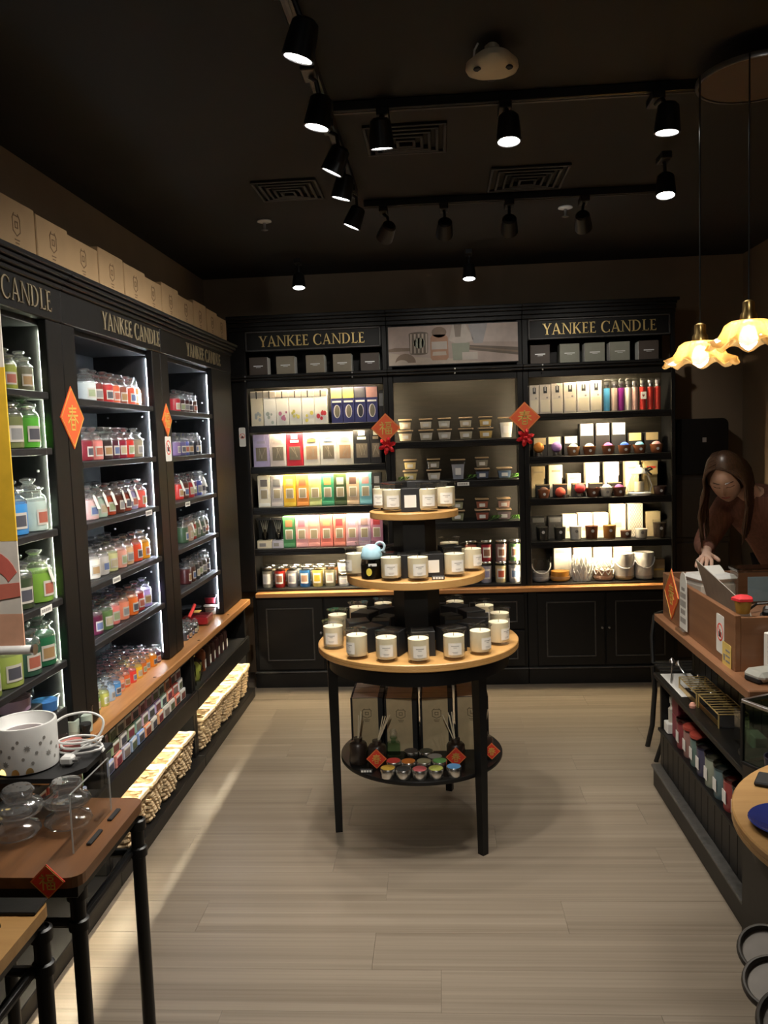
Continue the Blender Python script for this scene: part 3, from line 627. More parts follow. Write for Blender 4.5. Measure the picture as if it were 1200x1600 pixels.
def packs(ys, n, where, off):
    st = MB()
    st.prism([(-1.50, .386), (-1.246, .386), (-1.247, .392), (-1.256, .392), (-1.259, .441), (-1.266, .441), (-1.269, .490), (-1.276, .490), (-1.279, .520), (-1.50, .520)], ys - .042, ys + (n - 1) * .08 + .042, lambda u, v, t: (u, t, v))
    s = st.build('pack_stand', M['black_matte'], smooth=False); tag(s, 'black stepped stand holding wax melt packs, ' + where, 'display stand')
    for r in range(3):
        for k in range(n):
            c = PC[(r * 12 + k + off) % len(PC)]; c2 = tuple(min(1, v * 1.15) for v in c)
            place(PP, (-1.248 - .010 * r, ys + k * .08, (.3925, .4415, .4905)[r]), random.uniform(-.06, .06), '%s wax melt pack, %s from left, %s row, %s' % (cname(c), ORD[k], ['bottom', 'middle', 'top'][r], where), 'wax melt packs under the left worktop', {'wax_melt_pack': card(c2), 'window': card(WC[(k * 5 + r * 2) % 6])})
packs(2.91, 12, 'middle base unit', 0)
packs(2.02, 9, 'nearest base unit', 28)
# ================================================================ dark bottles and bags below the far worktop
def bottle(x, y, z, h, c, label):
    o = thing('reed_bottle', label, 'bottle', (x, y, z), group='dark bottles under the left worktop')
    MB().lathe([(0, 0), (.030, 0), (.032, .004), (.032, .62 * h), (.028, .70 * h), (.014, .76 * h), (.014, .86 * h), (0, .86 * h)], 16).build('body', wx(c), o)
    MB().lathe([(.016, .84 * h), (.017, .86 * h), (.017, h), (0, h)], 12).build('cap', M['black_matte'], o)
    MB().box(.0315, .033, -.012, .012, .1 * h, .4 * h, .0005).build('label', M['labelw'], o, smooth=False)
for i, (yy, c) in enumerate(((4.30, (.26, .07, .02)), (4.40, (.05, .02, .015)), (4.49, (.06, .015, .015)), (4.58, (.07, .015, .02)), (4.67, (.06, .02, .02)), (4.76, (.05, .015, .02)))):
    bottle(-1.31, yy, .386, .155, c, '%s bottle with small white label, %s from left under far worktop' % (cname(c), ORD[i]))
def bag(x, y, z, rz, label, seed):
    rnd = random.Random(seed); o = thing('gift_bag', label, 'bag', (x, y, z), rz, 'cellophane bags under the left worktop')
    MB().lathe([(0, .0), (.034, .0), (.040, .02), (.042, .07), (.030, .088), (0, .09)], 12, fn=lambda r, q, a: (r * (1 + .1 * math.sin(3 * a + seed)), q)).build('contents', pm((.45, .55, .08), .5), o)
    MB().lathe([(0, .001), (.046, .0), (.050, .05), (.046, .10), (.014, .125), (.035, .16), (.040, .165)], 14, fn=lambda r, q, a: (r * (1 + .18 * math.sin(5 * a + seed + q * 40)), q)).build('cellophane', M['film'], o)
    MB().lathe([(.016, .120), (.019, .125), (.016, .130)], 10).build('tie', M['goldflat'], o)
bag(-1.30, 4.02, .386, .2, 'clear bag of lime green wax beside the far divider', 1); bag(-1.30, 4.13, .386, .9, 'clear bag of lime green wax next to the amber bottle', 2); bag(-1.38, 4.08, .386, .4, 'clear bag of lime green wax behind two others', 4)
# ================================================================ wicker baskets on the deck
def basket_mesh(L, Wd, H):
    mb = MB(); n_h = 9
    def ring(f, inset, wob, ph):
        hw, hl = (Wd / 2) * f - inset, (L / 2) * f - inset; pts = []; per = 64
        for i in range(per):
            s = i / per * 4; e = int(s); q = s - e
            if e == 0: p = (-hw + 2 * hw * q, -hl)
            elif e == 1: p = (hw, -hl + 2 * hl * q)
            elif e == 2: p = (hw - 2 * hw * q, hl)
            else: p = (-hw, hl - 2 * hl * q)
            n = ((0, -1), (1, 0), (0, 1), (-1, 0))[e]; w = wob * math.sin(i * PI / 2 + ph)
            pts.append((p[0] + n[0] * w, p[1] + n[1] * w))
        return pts
    for k in range(n_h):
        z = .008 + H * k / n_h; f = .84 + .16 * k / n_h
        for sgn in (0, 1):
            pts = ring(f, 0, .0055, (k + sgn) * PI)
            mb.tube([(a, b, z + .0095 + .005 * math.sin(i * PI / 4 + k)) for i, (a, b) in enumerate(pts)], .0068, 5, True) if sgn == 0 else None
    return mb
def basket_proto():
    L, Wd, H = .168, .25, .165
    o = thing('wicker_basket', 'b', 'basket')
    basket_mesh(L, Wd, H).build('woven_wall', M['basket'], o)
    inn = MB(); q = .86
    inn.quadstrip([[(sx * (Wd / 2 - .006) * f, sy * (L / 2 - .006) * f, z) for sx, sy in ((-1, -1), (1, -1), (1, 1), (-1, 1), (-1, -1))] for f, z in ((.84, .004), (1.0, H))])
    inn.add([(sx * (Wd / 2 - .006) * .84, sy * (L / 2 - .006) * .84, .004) for sx, sy in ((-1, -1), (1, -1), (1, 1), (-1, 1))], [(0, 1, 2, 3)])
    inn.build('lining', M['basket'], o, smooth=False)
    rim = MB(); P = []
    for i in range(48):
        s = i / 48 * 4; e = int(s); t = s - e; hw, hl = Wd / 2 + .004, L / 2 + .002
        P.append(((-hw + 2 * hw * t, -hl), (hw, -hl + 2 * hl * t), (hw - 2 * hw * t, hl), (-hw, hl - 2 * hl * t))[e])
    rim.tube([(a, b, H + .004 + .002 * math.sin(i * 2.1)) for i, (a, b) in enumerate(P)], .010, 6, True); rim.build('braided_rim', M['basket'], o)
    return o
BP = basket_proto()
BK = [(3.06, 'middle'), (3.265, 'middle'), (3.47, 'middle'), (3.70, 'middle'), (4.06, 'far'), (4.265, 'far'), (4.47, 'far'), (4.675, 'far'), (4.88, 'far')]
_ct = {'middle': 0, 'far': 0}
for i, (yy, w) in enumerate(BK):
    place(BP, (-1.325 + random.uniform(-.008, .008), yy, .058), random.uniform(-.09, .09), 'open wicker basket, %s from left in the %s group on the left deck' % (ORD[_ct[w]], w), 'wicker baskets along the left base'); _ct[w] += 1
def sachet(x, y, z, c, label, rx=.3, rz=.2):
    o = MB().lathe([(0, 0), (.02, .001), (.045, .006), (.045, .009), (.02, .014), (0, .015)], 4, fn=None).build('wax_sachet', card(c), None, (x, y, z), rz, smooth=False); o.rotation_euler = (rx, -.2, rz); tag(o, label, 'sachet', 'sachets in the wicker baskets')
for j, (x, y, z, c, l) in enumerate(((-1.28, 3.04, .12, (.72, .16, .05), 'orange sachet in the basket nearest the left table'), (-1.34, 3.09, .115, (.82, .70, .50), 'cream sachet in the basket nearest the left table'), (-1.37, 3.03, .12, (.80, .62, .30), 'yellow sachet in the basket nearest the left table'), (-1.27, 3.72, .15, (.42, .38, .60), 'lilac sachet in the fourth basket, middle group'), (-1.34, 3.27, .12, (.85, .78, .62), 'ivory sachet in the second basket, middle group'), (-1.30, 3.48, .12, (.84, .74, .58), 'ivory sachet in the third basket, middle group'), (-1.29, 4.27, .12, (.70, .22, .10), 'rust sachet in the second basket, far group'))):
    sachet(x, y, z, c, l, .2 + .1 * (j % 3), .5 * j)
# ================================================================ tubs, tray and spatula on the far worktop
def tub(x, y, z, r, h, c, label, lid=None):
    o = thing('wax_tub', label, 'tub', (x, y, z))
    MB().lathe([(0, .004), (r * .86, .004), (r * .93, h * .72), (0, h * .74)], 20).build('wax', wx(c), o)
    MB().lathe([(r * .88, 0), (r * .98, h), (r * 1.05, h), (r * 1.05, h + .004), (r * .96, h + .004)], 20).build('clear_cup', M['glass'], o)
    if lid: MB().lathe([(0, h + .006), (r * .9, h + .006), (r * 1.04, h + .002), (r * 1.06, h - .006), (r * 1.02, h - .006)], 20).build('lid', lid, o)
tub(-1.33, 4.66, .62, .048, .055, (.72, .70, .68), 'white plastic tub below another on the far left worktop', M['white'])
tub(-1.33, 4.66, .684, .048, .050, (.36, .02, .04), 'tub of dark red wax stacked on a white tub', M['acrylic'])
t = thing('plate_stack', 'stack of thin black plates behind the red tubs', 'plates', (-1.43, 4.55, .62))
for k in range(5): MB().lathe([(0, .0), (.05, 0), (.068, .010), (.070, .012), (.05, .004), (0, .004)], 20, (0, 0, k * .013)).build('plate', M['black_matte'], t)
t = thing('wax_tray', 'clear tray of red wax with a gold seal, far left worktop', 'tray', (-1.345, 4.42, .62), .05)
MB().box(-.07, .07, -.075, .075, .004, .045, .006).build('red_wax', wx((.42, .02, .03)), t, smooth=False)
MB().box(-.08, .08, -.085, .085, .0, .062, .006).build('clear_tray', M['acrylic'], t, smooth=False)
MB().box(-.085, .085, -.09, .09, .062, .066, .002).build('clear_lid', M['acrylic'], t, smooth=False)
MB().box(-.02, .02, -.04, .02, .0662, .068, .0005).build('gold_seal', M['goldflat'], t, smooth=False)
o = MB().tube([(0, 0, 0), (.01, .03, .03), (.015, .06, .055)], .009, 8).build('red_spatula', pm((.85, .06, .05), .4), None, (-1.335, 4.24, .692)); tag(o, 'bright red spatula handle above the tiny sample jars', 'spatula')
o = MB().tube(curve([(0, 0, 0), (.03, .02, .018), (.06, .05, .02), (.04, .09, .016), (0, .07, .01), (-.01, .02, .004)], 5, True), .0035, 6, True).build('wire_loop', M['steel'], None, (-1.32, 4.80, .625)); tag(o, 'thin wire loop at the far end of the left worktop', 'wire')
# festive diamonds and stickers on the left stiles
diamond(.108, CHUN, lambda u, v, t: (LX + t, 2.795 + u, 1.705 + v), M['orange_red'], 'orange-red paper diamond on the stile between nearest and middle left bays', halfu=.094)
diamond(.078, FU, lambda u, v, t: (LX + t, 3.80 + u, 1.715 + v), M['orange_red'], 'orange-red paper diamond on the stile between middle and far left bays', halfu=.07, size=.75)
def sticker(T, w, h, label, kind):
    mb = MB(); mb.prism(arc(w / 2 - .008, h / 2 - .008, .008, .008, 0, 90, 3) + arc(-w / 2 + .008, h / 2 - .008, .008, .008, 90, 180, 3) + arc(-w / 2 + .008, -h / 2 + .008, .008, .008, 180, 270, 3) + arc(w / 2 - .008, -h / 2 + .008, .008, .008, 270, 360, 3), 0, .001, T)
    o = mb.build('sticker', M['white_card'] if kind != 'yellow' else pm((.80, .58, .16), .5), smooth=False); tag(o, label, 'sticker')
    if kind in ('no', 'nop'):
        m2 = MB(); r = w * .40; 
        oo = arc(0, h * .05, r, r, 0, 360, 24); ii = arc(0, h * .05, r * .84, r * .84, 0, 360, 24)
        for q in _ring(oo, ii): m2.prism(q, .001, .0016, T)
        m2.build('red_ring', M['red'], o, smooth=False)
        m3 = MB(); m3.prism([(-r * .45, -r * .35), (r * .45, -r * .35), (r * .45, r * .25), (-r * .45, r * .25)], .001, .0014, T); m3.prism([(-r * .15, r * .25), (r * .15, r * .25), (r * .12, r * .5), (-r * .12, r * .5)], .001, .0014, T)
        m3.build('pictogram', M['inkblack'], o, smooth=False)
        m4 = MB(); bar(m4, (-r * .6, r * .6 + h * .05), (r * .6, -r * .6 + h * .05), r * .15, lambda u, v, t: T(u, v, t + .0015), .0004); m4.build('red_slash', M['red'], o, smooth=False)
    else:
        m2 = MB()
        for k in range(3): m2.prism([(-w * .1, h * (.2 - .2 * k)), (w * .38, h * (.2 - .2 * k)), (w * .38, h * (.27 - .2 * k)), (-w * .1, h * (.27 - .2 * k))], .001, .0014, T)
        m2.prism([(-w * .35, -h * .2), (-w * .2, -h * .2), (-w * .18, h * .05), (-w * .38, h * .05)], .001, .0014, T)
        m2.build('print', M['inkgrey'], o, smooth=False)
    return o
sticker(lambda u, v, t: (LX + t, 3.80 + u, 1.583 + v), .085, .115, 'white notice sticker below the diamond on a left stile', 'no')
sticker(lambda u, v, t: (-1.248 + u, BY - t, 1.635 + v), .042, .122, 'narrow white prohibition sticker on the back left corner stile', 'no')

# ================================================================ boxed goods on the back wall (fronts face the shop)
def pack(name, cx, y, z, w, d, h, m, label, cat, parts=(), group=None, rz=0.0):
    o = MB().box(-w / 2, w / 2, 0, d, 0, h, .0015).build(name, m, None, (cx, y, z), rz, smooth=False); tag(o, label, cat, group)
    for pi_, (nm, u0, u1, v0, v1, pmn) in enumerate(parts):
        pr_ = .0010 + .0005 * pi_
        if nm == 'oval_window':
            mb = MB(); mb.prism(arc((u0 + u1) / 2 * w, (v0 + v1) / 2 * h, (u1 - u0) / 2 * w, (v1 - v0) / 2 * h, 0, 360, 16)[:-1], 0, pr_, lambda u, v, t: (u, -t, v)); mb.build('window', pmn, o, smooth=False)
        else: MB().box(u0 * w, u1 * w, -pr_, 0, v0 * h, v1 * h).build(nm, pmn, o, smooth=False)
    return o
GA = 'boxed packs in the back left cabinet'
FY = 5.325
WIN = card((.34, .29, .19)); WIND = card((.05, .045, .04))
xs = [-1.196, -1.113, -1.030, -.947, -.864, -.781, -.698]
FL = [(.40, .42, .40), (.45, .50, .45), (.50, .18, .30), (.66, .60, .15), (.70, .62, .12), (.62, .04, .06)]
for i in range(6):
    a, b = xs[i], xs[i + 1]
    o = pack('spray_box', (a + b) / 2, FY, 1.7025, b - a - .003, .07, .222, M['white_card'] if i else M['cream'], 'tall white box with hook tab and %s print, %s from left, top back-left shelf' % (cname(FL[i]), ORD[i]), 'box', (('grey_band', -.49, .49, .80, .97, card((.36, .32, .27))), ('hook_tab', -.06, .04, .78, .99, M['inkblack'])), GA)
    mb = MB(); rr = random.Random(i)
    for k in range(5):
        u, v, r = rr.uniform(-.02, .025), rr.uniform(.02, .085), rr.uniform(.006, .013)
        mb.prism(arc(u, v, r, r * 1.3, 0, 360, 7)[:-1], 0, .001 + k * .0001, lambda a_, b_, t: (a_, -t, b_))
    mb.build('flower_print', card(FL[i]), o, smooth=False)
TOPC = [(.45, .42, .20), (.60, .52, .15), (.10, .10, .12), (.60, .32, .28)]
for i in range(4):
    pack('plug_in_box', -.637 + .0755 * i, FY + .002, 1.7025, .072, .065, .225, card((.045, .05, .19)), 'navy box with oval window and %s top, %s of four, top back-left shelf' % (cname(TOPC[i]), ORD[i]), 'box', (('picture', -.49, .49, .70, .99, card(TOPC[i])), ('oval_window', -.30, .30, .14, .52, M['labelw']), ('oval_window', -.2, .24, .16, .50, card((.22, .20, .14)) if i != 2 else card((.04, .04, .05))), ('title', -.4, .4, .58, .63, M['white_card'])), GA)
pack('plug_in_box', -.352, FY + .01, 1.7025, .032, .06, .20, M['black_matte'], 'narrow dark box at the right end of the top back-left shelf', 'box', (('picture', -.4, .4, .5, .9, card((.2, .2, .2))),), GA)
C2 = [(.46, .40, .62), (.74, .64, .60), (.68, .02, .04), (.84, .78, .66), (.82, .78, .70), (.80, .74, .62), (.02, .02, .022), (.022, .02, .02)]
B2 = [(.40, .36, .5), (.6, .5, .45), (.85, .8, .75), (.75, .42, .10), (.30, .42, .62), (.60, .42, .32), (.80, .72, .55), (.5, .4, .3)]
x2 = [-1.139, -1.031, -.921, -.811, -.702, -.595, -.486, -.396]
for i in range(8):
    w = .106 if i < 7 else .07
    o = pack('diffuser_box', x2[i], FY, 1.4385, w, .08, .208 if i < 6 else .215, card(C2[i]), '%s diffuser box with square window, %s from left, second back-left shelf' % (cname(C2[i]), ORD[i]), 'box', (('window', -.34, .34, .18, .60, card((.20, .17, .12)) if i not in (3, 5) else card((.46, .30, .18))), ('band', -.26, .26, .72, .80, card(B2[i])), ('top_label', -.2, .2, .84, .97, M['white_card'] if i in (2, 6, 7) else card(C2[i]))), GA)
    mb = MB(); rr = random.Random(i + 50)
    for k in range(4): bar(mb, (rr.uniform(-.02, .02), .055), (rr.uniform(-.028, .028), .118), .0022, lambda u, v, t: (u, -t - .0021, v), .0006)
    mb.build('reeds', card((.42, .36, .26)), o, smooth=False)
C3 = [(.86, .80, .64), (.52, .48, .46), (.84, .50, .03), (.78, .28, .05), (.50, .55, .22), (.05, .32, .16), (.04, .07, .02), (.62, .46, .30), (.20, .50, .56), (.03, .03, .03)]
P3 = [(.15, .13, .12), (.2, .2, .2), (.6, .35, .15), (.6, .12, .05), (.5, .45, .2), (.7, .3, .1), (.4, .38, .35), (.10, .05, .04), (.5, .25, .25), (.3, .3, .3)]
def slim_box(i, x, w, z, c, p, where, n):
    pack('fragrance_box', x, FY, z, w - .002, .065, .206, card(c), '%s slim fragrance box, %s from left, %s' % (cname(c), ORD[n], where), 'box', (('picture', -.28, .28, .66, .88, card(p)), ('frame', -.30, .30, .27, .58, M['labelw']), ('window', -.25, .25, .28, .55, WIN), ('foot_band', -.45, .45, .04, .14, card(tuple(min(1, v * 1.3 + .03) for v in c)))), GA)
x3 = [-1.134, -1.050, -.966, -.882, -.800, -.718, -.636, -.554, -.472, -.398]
for i in range(10): slim_box(i, x3[i], .083 if i < 9 else .062, 1.1735, C3[i], P3[i], 'third back-left shelf', i)
C4 = [(.05, .22, .08), (.76, .36, .36), (.76, .32, .28), (.78, .20, .16), (.76, .24, .17), (.62, .36, .42), (.52, .38, .52), (.52, .22, .32)]
P4 = [(.35, .15, .06), (.75, .14, .2), (.8, .4, .3), (.85, .3, .15), (.6, .04, .05), (.45, .4, .6), (.3, .2, .2), (.5, .05, .06)]
x4 = [-.982, -.899, -.819, -.736, -.652, -.569, -.489, -.409]
for i in range(8): slim_box(i, x4[i], .081, .9055, C4[i], P4[i], 'fourth back-left shelf', i + 2)
for i, (x, w) in enumerate(((-1.148, .094), (-1.060, .074))):
    o = thing('reed_gift_set', 'clear-fronted black reed set with cream base, %s from left, fourth back-left shelf' % ORD[i], 'gift set', (x, FY, .9055), group=GA)
    MB().box(-w / 2, w / 2, .062, .066, 0, .20, .001).build('back_card', M['black_matte'], o, smooth=False)
    MB().box(-w / 2, w / 2, 0, .062, .185, .20, .001).build('top_card', M['black_matte'], o, smooth=False)
    MB().box(-w / 2, w / 2, 0, .062, 0, .052, .001).build('base_card', M['cream'] if i == 0 else card((.58, .55, .62)), o, smooth=False)
    MB().lathe([(0, 0), (.02, 0), (.022, .04), (.010, .055), (.010, .07), (0, .07)], 12, (0, .035, .052)).build('bottle', M['glassd'], o)
    mb = MB()
    for k in range(5): mb.tube([(0, .035, .06), (-.025 + .0125 * k, .035 + .006 * (k % 3 - 1), .18)], .0022, 5)
    mb.build('reeds', M['cream'], o); MB().box(-w / 2, w / 2, -.001, 0, .05, .186).build('clear_front', M['acrylic'], o, smooth=False)
    MB().box(-w * .35, w * .1, -.0012, 0, .012, .034).build('print', M['inkgrey'], o, smooth=False)
# tumbler candles with flat lids
def tumbler_proto(d, h):
    R = d / 2; o = MB().lathe([(0, 0), (R * .88, 0), (R * .93, .012), (R * .98, h * .78), (0, h * .79)], 18).build('tumbler_candle', wx((.5, .5, .5))); tag(o, 'tumbler candle here', 'candle')
    MB().lathe([(R * .90, 0), (R * .95, .01), (R, h * .92), (R * .97, h * .92)], 18).build('glass_sleeve', M['glass'], o)
    MB().lathe([(R * 1.0, h * .90), (R * 1.02, h * .92), (R * 1.02, h * .97), (R * .95, h), (0, h)], 18).build('lid', M['tin'], o)
    a0, a1, n = -PI / 2 - .7, -PI / 2 + .7, 8; rows = [[(R * 1.01 * math.cos(a0 + (a1 - a0) * k / n), R * 1.01 * math.sin(a0 + (a1 - a0) * k / n), z * h) for k in range(n + 1)] for z in (.18, .26, .56, .66)]
    lm = MB()
    for j in range(3):
        for k in range(n):
            lm.cur = 1 if (j == 1 and 1 <= k < n - 1) else 0; lm.add([rows[j][k], rows[j][k + 1], rows[j + 1][k + 1], rows[j + 1][k]], [(0, 1, 2, 3)])
    me = lm.mesh('label'); bm = bmesh.new(); bm.from_mesh(me); bmesh.ops.remove_doubles(bm, verts=bm.verts, dist=1e-6); bmesh.ops.recalc_face_normals(bm, faces=bm.faces); bm.to_mesh(me); bm.free(); obj('label', me, [M['labelw'], card((.3, .2, .1))], o)
    return o
TB = tumbler_proto(.076, .138); TS = tumbler_proto(.078, .085)
C5 = [(.40, .37, .28), (.52, .03, .02), (.34, .33, .36), (.04, .20, .52), (.82, .62, .16), (.36, .34, .20)]
L5 = [(.7, .7, .68), (.45, .2, .12), (.4, .4, .45), (.5, .3, .2), (.75, .5, .05), (.5, .45, .4)]
for i, c in enumerate(C5):
    place(TB, (-1.146 + .0832 * i, 5.365, .643), 0, '%s tumbler candle with metal lid, %s from left, lowest back-left shelf' % (cname(c), ORD[i]), 'tumbler candles on the back shelves', {'tumbler_candle': wx(c), 'label': [M['labelw'], card(L5[i])]})
for i, c in enumerate([(.46, .40, .30), (.70, .22, .05), (.46, .44, .44), (.30, .34, .42), (.75, .62, .36), (.62, .26, .08)]):
    place(TB, (-1.135 + .083 * i, 5.455, .643), 0, '%s tumbler candle, %s from left, back row of lowest back-left shelf' % (cname(c), ORD[i]), 'tumbler candles on the back shelves', {'tumbler_candle': wx(c)})
for i, x in enumerate((-.640, -.555, -.47)):
    place(TS, (x, 5.365, .643), 0, 'short pale tumbler below another, %s such pair on lowest back-left shelf' % ORD[i], 'tumbler candles on the back shelves', {'tumbler_candle': wx((.62, .62, .62)), 'label': [M['labelw'], card((.5, .5, .55))]})
    place(TS, (x, 5.365, .7282), 0, 'short pale tumbler on top of another, %s such pair on lowest back-left shelf' % ORD[i], 'tumbler candles on the back shelves', {'tumbler_candle': wx((.70, .69, .68)), 'label': [M['labelw'], card((.4, .4, .4))]})
# gift boxes in the two nooks above
for i, (x, k) in enumerate(((-1.146, 'greyboxd'), (-.958, 'greybox'), (-.766, 'greybox'), (-.592, 'greybox'), (-.415, 'greyboxd'))):
    o = pack('gift_box', x + (.012 if i == 0 else 0), 5.33, 2.0225, .118, .10, .118, M[k], '%s gift box with silver print, %s from left under the back left sign' % ({'greyboxd': 'dark brown', 'greybox': 'taupe'}[k], ORD[i]), 'box', (('silver_line', -.26, .26, .50, .55, M['silverprint']), ('silver_line', -.13, .13, .44, .46, M['silverprint'])), 'gift boxes below the signs')
    MB().box(.0592, .0605, .004, .098, .002, .116).build('white_side', M['white_card'], o, smooth=False)
for i, (x, k) in enumerate(((.658, 'greyboxd'), (.841, 'greyboxg'), (.997, 'greyboxg'), (1.151, 'greyboxg'), (1.328, 'greyboxd'))):
    o = pack('gift_box', x, 5.33, 2.0225, .122, .10, .122, M[k], '%s gift box with silver print, %s from left under the back right sign' % ({'greyboxd': 'dark brown', 'greyboxg': 'sage grey'}[k], ORD[i]), 'box', (('silver_line', -.26, .26, .50, .55, M['silverprint']), ('silver_line', -.13, .13, .44, .46, M['silverprint'])), 'gift boxes below the signs')
    if i > 1: MB().box(-.0622, -.061, .004, .098, .002, .12).build('white_side', M['white_card'], o, smooth=False)
# ================================================================ square glass candles in the back centre cabinet
def square_proto(wb, wtop, h, lid=True):
    o = thing('square_candle', 'q', 'candle')
    def fr(f0, f1, z0, z1, m, nm, k=1.0):
        mb = MB(); a, b = f0 / 2 * k, f1 / 2 * k
        vs = [(-a, -a, z0), (a, -a, z0), (a, a, z0), (-a, a, z0), (-b, -b, z1), (b, -b, z1), (b, b, z1), (-b, b, z1)]
        mb.add(vs, [(0, 3, 2, 1), (4, 5, 6, 7), (0, 1, 5, 4), (1, 2, 6, 5), (2, 3, 7, 6), (3, 0, 4, 7)]); return mb.build(nm, m, o, smooth=False)
    w1 = wb + (wtop - wb) * .78
    fr(wb, w1, .008, h * .80, wx((.8, .75, .6)), 'wax', .92); fr(wb, wtop, 0, h, M['glass'], 'glass_vessel')
    yl = -wb * .52 - .004
    MB().box(-wb * .26, wb * .26, yl - .004, yl - .0025, h * .28, h * .62).build('label', M['labelw'], o, smooth=False)
    if lid: MB().box(-wtop * .52, wtop * .52, -wtop * .52, wtop * .52, h, h + .008, .002).build('lid', pm((.52, .36, .2), .5), o, smooth=False)
    return o
SQ = square_proto(.074, .092, .066); SU = square_proto(.070, .082, .062); ST = square_proto(.068, .092, .128)
GB = 'square candles in the back centre cabinet'
def sq(p, x, z, c, label, y=5.37, rz=0): place(p, (x, y, z), rz, label, GB, {'wax': wx(c)})
b1 = [(.80, .62, .42), (.86, .80, .66), (.84, .78, .66), (.84, .74, .52), (.84, .58, .20)]
for i, x in enumerate((-.204, -.072, .046, .182, .308)):
    sq(SQ, x, 1.5675, b1[i], 'lower square glass candle of pair %s from left, top back-centre shelf' % ORD[i]); sq(SU, x, 1.642, tuple(min(1, v * 1.05) for v in b1[i]), 'upper square glass candle of pair %s from left, top back-centre shelf' % ORD[i])
sq(ST, .437, 1.5675, (.84, .80, .70), 'tall ivory square candle at the right of the top back-centre shelf')
sq(SQ, -.18, 1.3105, (.72, .60, .28), 'lower yellow square candle at the left of the second back-centre shelf'); sq(SU, -.18, 1.385, (.78, .62, .30), 'upper yellow square candle at the left of the second back-centre shelf')
sq(SQ, -.029, 1.3105, (.80, .74, .62), 'lower ivory square candle, second pair on the second back-centre shelf'); sq(SU, -.029, 1.385, (.34, .30, .22), 'upper smoky square candle, second pair on the second back-centre shelf')
sq(ST, .126, 1.3105, (.40, .42, .50), 'tall grey-blue square candle on the second back-centre shelf')
sq(SQ, .28, 1.3105, (.10, .13, .22), 'lower navy square candle on the second back-centre shelf'); sq(SU, .28, 1.385, (.30, .28, .22), 'upper smoky square candle above the navy one')
sq(SQ, .421, 1.3105, (.16, .24, .36), 'single slate blue square candle on the second back-centre shelf')
sq(SQ, .115, 1.0455, (.36, .36, .20), 'lower olive square candle on the third back-centre shelf'); sq(SU, .115, 1.12, (.42, .42, .26), 'upper olive square candle on the third back-centre shelf')
sq(SQ, .274, 1.0455, (.36, .06, .03), 'lower brick red square candle on the third back-centre shelf'); sq(SU, .274, 1.12, (.38, .12, .07), 'upper brick red square candle on the third back-centre shelf')
sq(SQ, .413, 1.0455, (.26, .18, .20), 'lower plum square candle on the third back-centre shelf'); sq(SU, .413, 1.12, (.52, .30, .24), 'upper mauve square candle on the third back-centre shelf')
for i, (x, c, c2, l) in enumerate(((.19, (.40, .20, .10), (.60, .10, .06), (.7, .5, .3)), (.29, (.46, .44, .56), (.42, .02, .04), (.3, .3, .5)), (.385, (.82, .66, .36), (.42, .24, .24), (.5, .1, .05)), (.472, (.42, .42, .44), (.16, .32, .12), (.2, .3, .5)))):
    place(TB, (x, 5.36, .643), 0, '%s tumbler candle, lower of pair %s from left, lowest back-centre shelf' % (cname(c), ORD[i]), 'tumbler candles on the back shelves', {'tumbler_candle': wx(c), 'label': [M['labelw'], card(l)]})
    place(TB, (x + .006, 5.37, .7812), 0, '%s tumbler candle, upper of pair %s from left, lowest back-centre shelf' % (cname(c2), ORD[i]), 'tumbler candles on the back shelves', {'tumbler_candle': wx(c2), 'label': [M['labelw'], card((.3, .15, .1))]})
def sprig(x, y, z, label, s=1.0, seed=0):
    rr = random.Random(seed); o = thing('leaf_sprig', label, 'plant', (x, y, z)); 
    MB().tube([(-.03 * s, 0, .002), (0, .004, .012 * s), (.03 * s, 0, .02 * s)], .0015, 5).build('stem', M['leaf'], o)
    for k in range(5):
        u = -.025 + .0125 * k; L = .022 * s; sd = 1 if k % 2 else -1; mb = MB()
        mb.add([(u * s, 0, .010 * s), (u * s + L * .5, -.010 * sd, .016 * s + .006), (u * s + L, -.004 * sd, .022 * s + .010), (u * s + L * .5, .004 * sd, .020 * s + .012)], [(0, 1, 2, 3)]); mb.build('leaf', M['leaf'], o)
for i, (x, z, l) in enumerate(((-.235, 1.3105, 'green leaf sprig at the left end of the second back-centre shelf'), (.20, 1.3105, 'green leaf sprig beside the grey-blue candle'), (.478, 1.3105, 'green leaf sprig at the right end of the second back-centre shelf'), (.345, 1.0455, 'green leaf sprig between the red and plum candles'), (.475, 1.0455, 'green leaf sprig at the right end of the third back-centre shelf'))): sprig(x, 5.315, z, l, 1.15, i)
